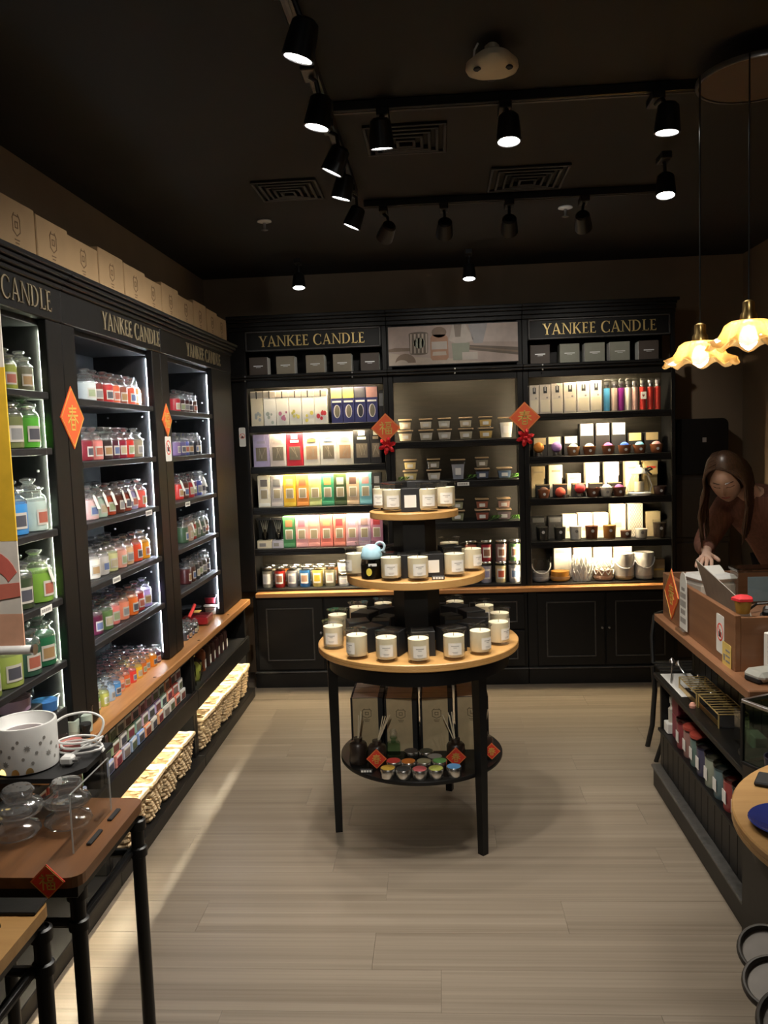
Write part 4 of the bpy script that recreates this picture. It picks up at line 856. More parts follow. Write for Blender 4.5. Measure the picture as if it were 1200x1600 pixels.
# ================================================================ back right cabinet
GC = 'goods in the back right cabinet'
x1 = [.617, .685, .760, .840, .923, 1.002]
for i, x in enumerate(x1):
    w = (.060, .070, .072, .078, .078, .07)[i]; hh = .180 + .003 * i
    pack('perfume_box', x, 5.335, 1.7145, w, .06, hh, card((.66, .58, .46) if i < 4 else (.86, .80, .68)), 'pale box with printed bottle, %s from left, top back-right shelf' % ORD[i], 'box', (('bottle_print', -.14, .18, .70, .92, M['inkblack']), ('bottle_print', -.05, .08, .78, .96, card((.4, .38, .35))), ('oval_window', .10, .26, .52, .58, M['inkgrey']), ('pale_field', -.40, .40, .06, .48, M['cream'])), GC)
cc = [(.10, .42, .72), (.62, .46, .38), (.24, .02, .22), (.84, .78, .66), (.80, .50, .42), (.66, .05, .04), (.66, .05, .035), (.66, .05, .035)]
for i, x in enumerate((1.072, 1.119, 1.161, 1.204, 1.246, 1.295, 1.342, 1.386)):
    o = thing('spray_bottle', '%s mist bottle with clear cap, %s from left, top back-right shelf' % (cname(cc[i]), ORD[i]), 'bottle', (x, 5.36, 1.7145), group=GC); R = .0215
    MB().lathe([(0, .004), (R * .9, .004), (R * .93, .145), (0, .147)], 14).build('liquid', wx(cc[i]), o)
    MB().lathe([(R * .96, 0), (R, .006), (R, .196), (R * .9, .20), (0, .20)], 14).build('bottle_tube', M['glass'], o)
    MB().lathe([(0, .148), (R * .5, .148), (R * .5, .165), (R * .72, .168), (R * .72, .185), (0, .186)], 12).build('spray_head', M['steel'], o)
    if i == 5:
        MB().box(-.017, .017, -.0245, -.0225, .07, .115, .001).build('heart_tag', M['white_card'], o, smooth=False)
        mb = MB(); mb.prism([(0, .082), (.008, .094), (.004, .10), (0, .096), (-.004, .10), (-.008, .094)], 0, .0006, lambda u, v, t: (u, -.0246 - t, v)); mb.build('heart', card((.25, .05, .03)), o, smooth=False)
# second shelf: black boxes with pale lids, bath bombs and amber bowls in front
def blackbox(x, y, z, w, h, top, label, split=.56, d=.075, print_=False):
    o = pack('candle_box', x, y, z, w, d, h, M['black_matte'], label, 'box', (('front_card', -.42, .42, split, .99, top),) + ((('print', -.3, .3, split + .17, split + .24, M['inkgrey']),) if print_ else ()), GC)
    return o
def ball(x, y, z, r, c, label, tin=True):
    o = thing('bath_bomb', label, 'bath bomb', (x, y, z), group=GC)
    b0 = .022 if tin else 0
    if tin: MB().lathe([(0, 0), (.021, 0), (.022, .002), (.022, .016), (.0235, .017), (.0235, .024), (0, .024)], 16).build('tin', M['tin'], o)
    mb = MB(); mb.lathe([(r * math.sin(PI * k / 10), r - r * math.cos(PI * k / 10)) for k in range(11)], 18, (0, 0, b0)); mb.build('ball', pm(c, .75), o)
    MB().lathe([(r * 1.005, r - .002), (r * 1.03, r), (r * 1.005, r + .002)], 18, (0, 0, b0)).build('seam', pm(tuple(v * .8 for v in c), .8), o)
def bowl(x, y, z, r, h, c, label, dome=None, logo=True):
    o = thing('glass_bowl_candle', label, 'candle', (x, y, z), group=GC)
    MB().lathe([(0, 0), (r * .70, 0), (r * .78, .004), (r, h), (r * .97, h), (r * .94, h * .86), (0, h * .84)], 20).build('bowl', wx(c), o)
    if dome:
        q = r * .72; MB().lathe([(q * math.cos(PI / 2 * k / 6), h * .84 + q * .9 * math.sin(PI / 2 * k / 6)) for k in range(7)], 16).build('bath_ball', pm(dome, .75), o)
    if logo:
        mb = MB(); mb.prism(arc(0, h * .5, .009, .009, 0, 360, 12)[:-1], 0, .001, lambda u, v, t: (u, -(r * .88 + .001) - t, v)); mb.build('round_logo', M['silverprint'] if max(c) < .5 else M['inkgrey'], o, smooth=False)
x2b = [.655, .748, .852, .953, 1.053, 1.154, 1.256, 1.362]
tops = [(.56, .44, .24), (.80, .70, .48), (.84, .76, .56), (.86, .80, .66), (.88, .84, .74), (.86, .80, .68), (.62, .50, .22), (.52, .42, .22)]
hs = [.118, .122, .122, .198, .198, .198, .13, .13]
for i, x in enumerate(x2b): blackbox(x, 5.40, 1.4455, .090, hs[i], card(tops[i]), 'black box with %s front, %s from left, second back-right shelf' % (cname(tops[i]), ORD[i]), .62, print_=(i == 5))
ball(.640, 5.345, 1.4455, .034, (.72, .26, .04), 'orange bath bomb on a tin, left end of second back-right shelf'); ball(.752, 5.345, 1.4455, .034, (.50, .28, .66), 'lilac bath bomb on a tin, second back-right shelf')
for i, (x, dc, nm) in enumerate(((.857, (.82, .70, .46), 'cream'), (.958, (.80, .66, .44), 'ivory'), (1.075, (.66, .08, .28), 'magenta'), (1.177, (.03, .10, .50), 'royal blue'), (1.270, (.20, .55, .78), 'sky blue'), (1.374, (.82, .42, .44), 'pink'))):
    bowl(x, 5.345, 1.4455, .042, .056, (.22, .075, .03) if i else (.36, .17, .07), 'amber glass bowl with %s bath ball, second back-right shelf' % nm, dc)
# third shelf
for i, (x, h, tc, z) in enumerate(((.642, .200, (.60, .48, .26), 0), (.755, .205, (.86, .76, .56), 0), (.872, .145, (.80, .70, .46), 0), (.990, .212, (.88, .82, .68), 0), (1.113, .212, (.86, .80, .68), 0), (1.242, .212, (.82, .72, .44), 0), (1.358, .212, (.50, .40, .20), 0))):
    pack('tall_candle_box', x, 5.42, 1.1805, .088, .075, h, card(tc), 'tall %s box, %s from left at the back of the third back-right shelf' % (cname(tc), ORD[i]), 'box', (('black_edge', .44, .5, .1, .6, M['black_matte']), ('title_band', -.30, .34, .78, .84, card((.46, .36, .22)) if i != 6 else M['red'])), GC)
for i, (x, l) in enumerate(((.665, 'first'), (.775, 'second'), (.893, 'third'), (1.0, 'fourth'), (1.118, 'fifth'))):
    pack('low_black_box', x, 5.365, 1.1805, .088, .04, .085, M['black_matte'], 'low black box, %s from left, front of the third back-right shelf' % l, 'box', (('pale_edge', -.47, .47, .94, .99, M['kraft']),), GC)
bowl(.665, 5.325, 1.1805, .040, .055, (.26, .09, .04), 'amber glass candle with dome, left end of third back-right shelf', (.20, .10, .06)); ball(.770, 5.332, 1.1805, .033, (.76, .12, .07), 'coral bath bomb in front of a black box, third back-right shelf', False); ball(.893, 5.330, 1.1805, .034, (.74, .05, .06), 'red bath bomb in front of a black box, third back-right shelf')
o = MB().lathe([(0, 0), (.022, 0), (.022, .014), (.0235, .015), (.0235, .02), (0, .02)], 16).build('small_tin', M['tin'], None, (.800, 5.312, 1.1805)); tag(o, 'small aluminium tin beside the coral bath bomb', 'tin')
bowl(.974, 5.33, 1.1805, .046, .056, (.17, .06, .03), 'wide amber bowl candle left of the white bowl', None); bowl(1.058, 5.325, 1.1805, .042, .060, (.78, .74, .64), 'white bowl candle between two amber bowls', (.80, .78, .72)); bowl(1.139, 5.33, 1.1805, .042, .058, (.17, .06, .03), 'amber bowl candle beside the glass lantern', (.30, .06, .22)); 
bowl(1.392, 5.335, 1.1805, .042, .056, (.05, .025, .02), 'dark brown candle at the right end of the third back-right shelf')
o = thing('glass_lantern_jug', 'white-handled glass lantern with black bow, third back-right shelf', 'lantern', (1.268, 5.35, 1.1805), group=GC)
MB().lathe([(0, 0), (.070, 0), (.073, .006), (.073, .016), (.062, .022)], 20).build('base', M['white'], o); MB().lathe([(.062, .02), (.060, .08), (.044, .135), (.030, .150), (.030, .165)], 20).build('glass_body', M['glass'], o); MB().lathe([(.045, .136), (.050, .14), (.034, .165), (.018, .175), (.018, .19), (0, .192)], 18).build('hood', M['white'], o)
MB().lathe([(0, .022), (.030, .022), (.030, .085), (0, .086)], 16).build('candle', M['wax'], o); MB().tube([(-.066 + .0, 0, .02), (-.078, 0, .06), (-.05, 0, .13)], .004, 6).build('handle', M['white'], o); MB().tube([(.066, 0, .02), (.078, 0, .06), (.05, 0, .14), (.03, 0, .17)], .004, 6).build('handle', M['white'], o)
mb = MB(); mb.tube([(.03, -.03, .165), (.06, -.035, .175), (.075, -.03, .165), (.05, -.03, .155), (.03, -.03, .163)], .006, 6); mb.tube([(.04, -.03, .160), (.055, -.035, .14), (.07, -.03, .130)], .005, 6); mb.build('bow', M['black_matte'], o)
# fourth shelf
for i, (x, h, tc) in enumerate(((.842, .155, (.86, .80, .64)), (.942, .160, (.86, .80, .66)), (1.042, .160, (.86, .78, .60)), (1.152, .214, (.84, .74, .50)), (1.262, .214, (.66, .62, .52)), (1.374, .160, (.50, .42, .26)))):
    o = pack('candle_carton', x, 5.43, .9055, .092, .075, h, card(tc), '%s carton, %s from left at the back of the fourth back-right shelf' % (cname(tc) if i != 4 else 'lattice-patterned', ORD[i]), 'box', (), GC)
    if i == 4:
        mb = MB()
        for a in range(-3, 4):
            for sg in (1, -1):
                for b in range(4):
                    v0 = b * .053; p = (a * .0152 - .0076, v0); q = (a * .0152 + .0076, v0 + .0265); r_ = (a * .0152 - .0076, v0 + .053)
                    if abs(p[0]) < .044 and abs(q[0]) < .044: bar(mb, p if sg > 0 else (q[0], v0), q if sg > 0 else (p[0], v0 + .0265), .0022, lambda u, v, t: (u, -t, v), .0007); bar(mb, q if sg > 0 else (p[0], q[1]), r_ if sg > 0 else (q[0], v0 + .053), .0022, lambda u, v, t: (u, -t, v), .0007)
        mb.build('lattice_print', card((.22, .20, .16)), o, smooth=False)
    else: MB().box(-.02, .02, -.0012, 0, h * .3, h * .45).build('crest', card((.5, .42, .28)), o, smooth=False)
for i, x in enumerate((.640, .748)): pack('black_carton', x, 5.43, .9055, .09, .075, .145, M['black_matte'], 'black patterned carton, %s from left at the back of the fourth back-right shelf' % ORD[i], 'box', (('pattern', -.4, .4, .75, .95, card((.10, .10, .10))),), GC)
def cup(x, r, h, c, label, flame=None):
    o = thing('glass_cup_candle', label, 'candle', (x, 5.345, .9055), group=GC)
    MB().lathe([(0, .006), (r * .80, .006), (r * .94, h * .84), (0, h * .85)], 18).build('wax', wx(c), o); MB().lathe([(0, 0), (r * .84, 0), (r * .88, .004), (r, h), (r * .96, h)], 18).build('glass_cup', M['glass'], o)
    mb = MB(); mb.prism(arc(0, h * .56, .010, .010, 0, 360, 12)[:-1], 0, .001, lambda u, v, t: (u, -(r * .95 + .001) - t, v)); mb.build('round_logo', M['silverprint'] if max(c) < .5 else M['inkgrey'], o, smooth=False)
for x, r, h, c, l in ((.655, .044, .105, (.012, .012, .012), 'black glass candle at the left of the fourth back-right shelf'), (.765, .040, .100, (.015, .014, .013), 'second black glass candle on the fourth back-right shelf'), (.865, .042, .105, (.80, .78, .72), 'frosted white glass candle on the fourth back-right shelf'), (.965, .044, .105, (.12, .035, .015), 'brown glass candle next to the frosted white one'), (1.078, .044, .105, (.30, .13, .03), 'amber glass candle in the middle of the fourth back-right shelf'), (1.181, .038, .062, (.12, .04, .02), 'small brown glass candle on the fourth back-right shelf'), (1.276, .042, .072, (.72, .70, .62), 'small white glass candle in front of the lattice carton'), (1.392, .044, .115, (.03, .018, .012), 'large dark brown candle at the right of the fourth back-right shelf')): cup(x, r, h, c, l)
# lowest shelf: large jars and pails
def pail(x, r, h, c, label, handle=True, style='glass'):
    o = thing('jar_lantern', label, 'jar', (x, 5.37, .6385), group=GC)
    if style == 'woven':
        MB().lathe([(0, 0), (r * .85, 0), (r * 1.0, h * .5), (r * .9, h), (r * .86, h), (0, h * .2)], 20).build('inner_cup', wx(c), o); mb = MB()
        for k in range(14):
            for sg in (1, -1):
                mb.tube([(r * (.86 + .18 * math.sin(PI * q / 6)) * math.cos(2 * PI * k / 14 + sg * q * .14) * 1.03, r * (.86 + .18 * math.sin(PI * q / 6)) * math.sin(2 * PI * k / 14 + sg * q * .14) * 1.03, h * q / 6) for q in range(7)], .0026, 5)
        mb.build('woven_strands', M['white'], o)
    else:
        MB().lathe([(0, .006), (r * .9, .006), (r * .93, h * .42), (0, h * .44)], 20).build('wax', wx(c), o)
        MB().lathe([(r * .9, 0), (r * .98, .01), (r * 1.0, h * .85), (r * .92, h * .92), (r * .95, h), (r * .9, h)], 20).build('glass_jar', M['glass'], o)
        if style == 'pail': MB().lathe([(r * 1.0, .03), (r * 1.015, .03), (r * 1.04, h * .98), (r * 1.0, h)], 20).build('pail_wall', pm((.66, .64, .60), .35, metal=.4), o)
        if style == 'lattice':
            mb = MB()
            for k in range(10):
                for sg in (1, -1): mb.tube([(r * 1.03 * math.cos(2 * PI * k / 10 + sg * q * .2), r * 1.03 * math.sin(2 * PI * k / 10 + sg * q * .2), h * .25 + h * .6 * q / 5) for q in range(6)], .003, 5)
            mb.build('lattice', M['white'], o)
        MB().lathe([(r * .88, .018), (r * 1.012, .018), (r * 1.012, .034), (r * .9, .034)], 20).build('band', pm(tuple(v * .6 + .1 for v in c), .5), o)
    if handle: MB().tube([(r * 1.06 * math.cos(a), -r * 1.0 * abs(math.sin(a)) * .8 - .012, h * .82 - r * 1.05 * math.sin(a)) for a in [PI * k / 12 for k in range(13)]], .0035, 6).build('handle', M['white'], o)
for a in ((.643, .058, .145, (.36, .35, .36), 'glass globe jar with wire handle, left end of lowest back-right shelf', True, 'glass'), (.765, .064, .155, (.76, .34, .05), 'orange glass jar candle on the lowest back-right shelf', False, 'glass'), (.905, .062, .16, (.82, .78, .70), 'white woven candle holder on the lowest back-right shelf', False, 'woven'), (1.040, .064, .165, (.70, .42, .28), 'lattice jar with white handle on the lowest back-right shelf', True, 'lattice'), (1.172, .062, .175, (.60, .44, .22), 'pale metal pail with looped handle right of the lattice jar', True, 'pail'), (1.298, .060, .175, (.58, .56, .52), 'silver pail with looped handle near the right end of the lowest shelf', True, 'pail')): pail(*a)
pack('kraft_gift_box', 1.40, 5.40, .6385, .075, .07, .12, M['kraft'], 'kraft gift box at the right end of the lowest back-right shelf', 'box', (('band', -.45, .45, .4, .5, M['goldflat']),), GC)
for i, x in enumerate((.80, .93, 1.06, 1.19)): pack('pale_carton', x, 5.48, .6385, .115, .06, .205, card((.84, .72, .62) if i % 2 else (.86, .80, .70)), 'pale carton behind the jars, %s from left on the lowest back-right shelf' % ORD[i], 'box', (('band', -.4, .4, .8, .9, card((.8, .5, .45))),), GC)
# festive diamonds and bows on the back stiles
diamond(.094, FU, lambda u, v, t: (-.325 + u, BY - .003 - t, 1.660 + v), M['orange_red'], 'orange-red paper diamond on the back stile left of centre', size=.7)
diamond(.098, CHUN, lambda u, v, t: (.549 + u, BY - .003 - t, 1.695 + v), M['orange_red'], 'orange-red paper diamond on the back stile right of centre', size=.7)
def bow(x, z, label):
    o = thing('glitter_bow', label, 'bow', (x, BY - .012, z))
    for k in range(6):
        a = 2 * PI * k / 6 + .3; mb = MB(); c, s = math.cos(a), math.sin(a)
        pts = [(0, 0, 0), (.020, .014, -.006), (.046, .012, -.012), (.060, 0, -.002), (.046, -.012, -.012), (.020, -.014, -.006)]
        vs = [(p[0] * c - p[1] * s, p[2], p[0] * s + p[1] * c) for p in pts] + [(.034 * c, -.016, .034 * s)]
        mb.add(vs, [(0, 1, 6), (1, 2, 6), (2, 3, 6), (3, 4, 6), (4, 5, 6), (5, 0, 6)]); mb.build('petal', M['redfoil'], o, smooth=False)
    MB().lathe([(0, -.008), (.010, -.006), (.012, 0), (.010, .006), (0, .008)], 10, (0, -.012, 0)).build('centre', M['redfoil'], o)
bow(-.318, 1.548, 'red glitter bow under the left diamond on the back wall'); bow(.549, 1.570, 'dark red glitter bow under the right diamond on the back wall')

# ================================================================ centre display table
CX, CY = -.103, 3.322
def round_table(cx, cy, legs, label, extra=''):
    t = thing('round_display_table', label, 'table', (cx, cy, 0))
    MB().lathe([(0, .754), (.402, .754), (.405, .757), (.405, .766), (.4035, .767), (.405, .768), (.405, .779), (.402, .782), (0, .782)], 72).build('tabletop', M['wood_tier'], t)
    MB().lathe([(.352, .690), (.366, .690), (.366, .754), (.352, .754)], 56).build('apron', M['black'], t)
    MB().lathe([(0, .301), (.329, .301), (.331, .304), (.331, .314), (.329, .317), (0, .317)], 64).build('lower_shelf', M['black'], t)
    for lx, ly in legs:
        dx, dy = lx - cx, ly - cy; q = math.hypot(dx, dy); ux, uy = dx / q, dy / q; mb = MB(); vs = []
        for z, r, hw in ((0, q, .0140), (.754, q - .0, .0205)):
            for a, b in ((-1, -1), (1, -1), (1, 1), (-1, 1)): vs.append((ux * (r + a * hw) - uy * b * hw, uy * (r + a * hw) + ux * b * hw, z))
        mb.add(vs, [(3, 2, 1, 0), (4, 5, 6, 7), (0, 1, 5, 4), (1, 2, 6, 5), (2, 3, 7, 6), (3, 0, 4, 7)]); mb.build('leg', M['black'], t, smooth=False)
    return t
round_table(CX, CY, ((-.449, 3.255), (.129, 3.065), (.010, 3.645)), 'three-legged round display table with oak top in the middle of the floor')
t = thing('tiered_stand', 'two-tier oak display stand with black column on the round table', 'display stand', (CX, CY, .782))
MB().lathe([(0, 0), (.092, 0), (.092, .248), (0, .248)], 6).build('column', M['black'], t, smooth=False)
MB().lathe([(0, .278), (.085, .278), (.085, .500), (0, .500)], 6).build('column', M['black'], t, smooth=False)
MB().lathe([(0, .248), (.276, .248), (.278, .250), (.278, .276), (.276, .278), (0, .278)], 64).build('tier', M['wood_tier'], t)
MB().lathe([(0, .500), (.176, .500), (.178, .502), (.178, .524), (.176, .526), (0, .526)], 48).build('tier', M['wood_tier'], t)
def tum_proto():
    o = thing('glass_tumbler_candle', 'x', 'candle'); R, h = .041, .104
    MB().lathe([(0, .012), (R * .90, .012), (R * .93, .016), (R * .94, h * .84), (R * .86, h * .82), (0, h * .82)], 24).build('wax', M['wax'], o)
    MB().lathe([(0, .0), (R * .95, 0), (R * .985, .004), (R, h), (R * .965, h)], 24).build('glass', M['glassw'], o)
    MB().lathe([(R * .9, h + .001), (R * 1.10, h + .002), (R * 1.12, h + .0035), (R * 1.10, h + .005), (0, h + .006)], 24).build('clear_lid', M['glassw'], o)
    MB().tube([(0, 0, h * .8), (.001, 0, h * .92)], .0012, 5).build('wick', M['wick'], o)
    n = 8; a0, a1 = -.62, .62; mb = MB(); Rl = R * 1.006
    mb.quadstrip([[(Rl * math.cos(a0 + (a1 - a0) * k / n), Rl * math.sin(a0 + (a1 - a0) * k / n), z) for k in range(n + 1)] for z in (.022, .066)]); mb.build('label', M['labelp'], o)
    mb = MB(); Rl = R * 1.010
    for z0, z1, w in ((.054, .0562, .36), (.048, .0495, .16), (.032, .0333, .26), (.028, .029, .20)):
        mb.quadstrip([[(Rl * math.cos(-w + 2 * w * k / 6), Rl * math.sin(-w + 2 * w * k / 6), z) for k in range(7)] for z in (z0, z1)])
    mb.build('label_print', M['inkgrey'], o)
    return o
TP = tum_proto()
GT = 'ivory tumbler candles on the tiered stand'
def ring(items, z, tier):
    for ang, rad, turn, lab in items:
        a = math.radians(ang); place(TP, (CX + rad * math.cos(a), CY + rad * math.sin(a), z), -PI / 2 + turn, lab, GT)
ring([(-159, .352, -.1, 'ivory glass candle at the left rim of the round table'), (-128, .357, -.75, 'ivory glass candle at the front rim, second from left'), (-108, .345, .05, 'ivory glass candle at the front rim, third from left'), (-88, .352, .15, 'ivory glass candle at the very front of the round table'), (-66, .347, .10, 'ivory glass candle at the front rim just right of centre'), (-46, .347, .7, 'ivory glass candle at the front rim, right side'), (-19, .338, .8, 'ivory glass candle at the right rim, nearest the aisle'),
      (166, .347, -.6, 'ivory glass candle behind the leftmost one on the round table'), (138.5, .352, 0, 'ivory glass candle at the rear left rim of the round table'), (117.5, .345, 0, 'ivory glass candle at the back left, beside the column'), (62.7, .346, 0, 'ivory glass candle at the back right, beside the column'), (36.5, .352, 0, 'ivory glass candle at the rear right rim of the round table'), (9, .340, .7, 'ivory glass candle at the right rim, second from the front')], .7822, 1)
ring([(-163, .246, -.9, 'ivory glass candle at the left of the middle tier'), (-113, .222, .05, 'ivory glass candle on the middle tier right of the blue-capped bottle'), (-86, .220, .2, 'ivory glass candle at the front centre of the middle tier'), (-44, .214, .35, 'ivory glass candle at the front right of the middle tier'), (-5, .226, .75, 'ivory glass candle at the right end of the middle tier'), (152, .238, 0, 'ivory glass candle at the back left of the middle tier'), (54, .238, 0, 'ivory glass candle at the back right of the middle tier')], 1.0602, 2)
ring([(170, .128, -.35, 'ivory glass candle at the left of the top tier'), (-138, .108, .1, 'ivory glass candle on the top tier, second from left'), (-56, .102, .15, 'ivory glass candle on the top tier, third from left'), (3, .128, .1, 'ivory glass candle at the right of the top tier')], 1.3082, 3)
def bbox(ang, rad, z, w, h, lab, lbl=False, tilt=0, turn=None):
    a = math.radians(ang); o = MB().box(-w / 2, w / 2, -w / 2, w / 2, 0, h, .0015).build('black_candle_box', M['black_matte'], None, (CX + rad * math.cos(a), CY + rad * math.sin(a), z), (a + tilt) if turn is None else turn, smooth=False); tag(o, lab, 'box', 'black candle boxes on the tiered stand')
    MB().box(-w / 2 + .004, w / 2 - .004, -w / 2 + .004, w / 2 - .004, h, h + .0008).build('lid', M['black'], o, smooth=False)
    if lbl: MB().box(-.024, .022, -w / 2 - .001, -w / 2, .018, .066).build('label', M['labelp'], o, smooth=False)
for i, ang in enumerate((-165, -138, -111, -84, -57, -30, -3, 24, 51, 129, 156)):
    bbox(ang, .245, .7822, .086, .094, 'black candle box, %s around the lower ring of the stand from the left' % ORD[i] if i < 9 else 'black candle box at the rear left of the lower ring, %s' % ('nearer the back' if i == 9 else 'nearer the side'))
for i, ang in enumerate((150, 180, 30, 0)): bbox(ang, .148, .7822, .074, .080, 'black candle box in the inner ring by the column, %s' % ('rear left', 'left', 'rear right', 'right')[i])
bbox(-62, .145, 1.0602, .080, .090, 'black candle box with ivory label at the front of the middle tier', True, 0, .15); bbox(-100, .142, 1.0602, .080, .090, 'black candle box behind the front candles of the middle tier', False, 0, .05)
for i, ang in enumerate((-140, 175, 130, 90, 20)): bbox(ang, .150, 1.0602, .080, .092, 'black candle box on the middle tier, %s of the column' % ('front left', 'left', 'rear left', 'behind', 'right')[i])
bbox(-97, .072, 1.3082, .076, .092, 'black box with ivory label between the top tier candles', True, 0, 0.02)
for i, (ang, rad) in enumerate(((35, .100), (90, .108), (145, .100))): bbox(ang, rad, 1.3082, .080, .110, 'black candle box at the back of the top tier, %s' % ('right', 'centre', 'left')[i])
# blue-capped bottle
o = thing('capped_bottle', 'smoky round bottle with pale blue cap and loop on the middle tier', 'bottle', (-.267, 3.170, 1.0602))
MB().lathe([(0, 0), (.038, 0), (.043, .005), (.044, .055), (.040, .074), (.036, .080)], 24).build('glass_body', M['glassd'], o); MB().lathe([(0, .004), (.038, .004), (.040, .05), (0, .052)], 20).build('dark_contents', pm((.05, .035, .02), .6), o)
MB().lathe([(.041, .078), (.042, .080), (.042, .092), (.034, .118), (.020, .130), (0, .133)], 24).build('cap', pm((.36, .58, .68), .45), o); MB().tube([(.034 + .017 * math.cos(2 * PI * k / 16), 0, .122 + .017 * math.sin(2 * PI * k / 16)) for k in range(16)], .005, 8, True).build('loop', pm((.48, .62, .70), .45), o)
mb = MB(); mb.prism(arc(0, .03, .011, .015, 0, 360, 12)[:-1], 0, .001, lambda u, v, t_: (u - .008, -.0435 - t_, v)); mb.build('pineapple_sticker', card((.75, .62, .08)), o, smooth=False); MB().box(-.010, .022, -.0435, -.0425, .052, .062).build('print', M['silverprint'], o, smooth=False)
def tent(x, y, z, label):
    o = MB().box(-.024, .024, -.006, .006, 0, .014, .002).build('price_block', M['inkblack'], None, (x, y, z), smooth=False); tag(o, label, 'price tag')
    for k in range(4): MB().box(-.020 + .0105 * k, -.012 + .0105 * k, -.0066, -.006, .003, .011).build('digit', M['white_card'], o, smooth=False)
tent(-.012, 3.098, 1.0602, 'small black price block at the front of the middle tier'); tent(-.31, 3.085, .3172, 'small black price block at the front left of the lower shelf')
# ---------------- goods on the lower shelf
GK = 'tall kraft cartons on the lower table shelf'
for c, x in enumerate((-.322, -.182, -.036, .108)):
    for r in range(3):
        o = MB().box(-.067, .067, 0, .066, 0, .222, .002).build('kraft_carton', M['black_matte'], None, (x, 3.30 + .070 * r + (.012 if c in (0, 3) else 0), .3172), smooth=False); tag(o, 'tall kraft-fronted carton, column %s from left, row %s, lower table shelf' % (ORD[c], ('front', 'middle', 'back')[r]), 'carton', GK)
        MB().box(-.058, .046, -.0012, 0, .0, .220).build('kraft_front', M['kraft'] if r else card((.62, .50, .30)), o, smooth=False); MB().box(-.058, .046, .0, .065, .222, .2232).build('kraft_top', card((.80, .64, .52)), o, smooth=False)
        if r == 0:
            mb = MB()
            for p, q in CREST: bar(mb, (p[0] * .8, p[1] * .6), (q[0] * .8, q[1] * .6), .003, lambda u, v, t_: (u, -.0012 - t_, .155 + v), .0006)
            mb.build('printed_crest', card((.24, .19, .11)), o, smooth=False)
def reed(x, y, label, n=4, seed=0, dia=None):
    rr = random.Random(seed); o = thing('reed_diffuser', label, 'diffuser', (x, y, .3172), group='reed diffusers on the lower table shelf')
    MB().lathe([(0, 0), (.034, 0), (.036, .004), (.036, .075), (.030, .084), (.018, .088), (.018, .102), (0, .102)], 20).build('bottle', wx((.025, .016, .012)), o)
    for k in range(n):
        a = rr.uniform(0, 6.28); MB().tube([(0, 0, .08), (.045 * math.cos(a) + .01 * (k - 1.5), .025 * math.sin(a), .20)], .0022, 5).build('reed', M['cream'], o)
    return o
reed(-.350, 3.185, 'dark reed diffuser at the left end of the lower table shelf', 4, 1); reed(-.272, 3.155, 'dark reed diffuser with a red diamond, left of the tins', 4, 2); reed(.036, 3.165, 'dark reed diffuser with a red diamond, right of the tins', 4, 3); reed(.150, 3.235, 'dark reed diffuser behind the right table leg', 3, 5)
diamond(.040, CHUN, lambda u, v, t_: (-.272 + u, 3.155 - .038 - t_, .3175 + .041 + v), M['red'], 'small red diamond on the left reed diffuser', size=.7); diamond(.040, CHUN, lambda u, v, t_: (.036 + u, 3.165 - .038 - t_, .3175 + .041 + v), M['red'], 'small red diamond on the right reed diffuser', size=.7); diamond(.034, CHUN, lambda u, v, t_: (.178 + u, 3.235 - .038 - t_, .3175 + .036 + v), M['red'], 'small red diamond half hidden by the right table leg', size=.7)
o = thing('glass_stopper_bottle', 'small clear glass bottle with stopper behind the tins', 'bottle', (-.212, 3.245, .3172)); MB().box(-.026, .026, -.018, .018, 0, .06, .006).build('body', M['glassg'], o, smooth=False); MB().lathe([(.010, .058), (.010, .074), (.015, .076), (.015, .082)], 12).build('neck', M['glassg'], o); MB().lathe([(0, .082), (.012, .084), (.016, .098), (.010, .112), (0, .114)], 12).build('stopper', M['glass'], o)
def tin_proto():
    o = MB().lathe([(0, 0), (.0275, 0), (.0285, .002), (.0285, .019), (.0295, .020), (.0295, .034), (.0285, .0355), (0, .0355)], 24).build('travel_tin', M['tin']); tag(o, 'x', 'tin'); MB().lathe([(0, .0356), (.0262, .0356), (.0262, .0364), (0, .0366)], 24).build('colour_disc', card((.5, .5, .5)), o); return o
TN = tin_proto()
def tin(x, y, c, label): place(TN, (x - .046, y - .012, .3172), 0, label, 'travel tins on the lower table shelf', {'colour_disc': card(c)})
for x, y, c, n in ((-.178, 3.055, (.62, .40, .06), 'mustard'), (-.118, 3.045, (.04, .045, .05), 'black'), (-.057, 3.042, (.72, .16, .18), 'pink'), (.004, 3.047, (.56, .62, .14), 'lime'), (.072, 3.064, (.12, .36, .70), 'sky blue')): tin(x, y, c, '%s topped travel tin in the front row of tins' % n)
for x, y, c, n in ((-.160, 3.125, (.76, .07, .06), 'red'), (-.102, 3.118, (.76, .24, .04), 'orange'), (-.043, 3.118, (.40, .38, .24), 'khaki'), (.018, 3.122, (.18, .52, .16), 'green')): tin(x, y, c, '%s topped travel tin in the second row of tins' % n)
for x, y, c, n in ((-.095, 3.225, (.12, .11, .10), 'charcoal'), (-.035, 3.222, (.10, .11, .08), 'dark olive'), (.0, 3.165, (.5, .5, .48), 'silver')): tin(x, y, c, '%s topped travel tin behind the coloured tins' % n)
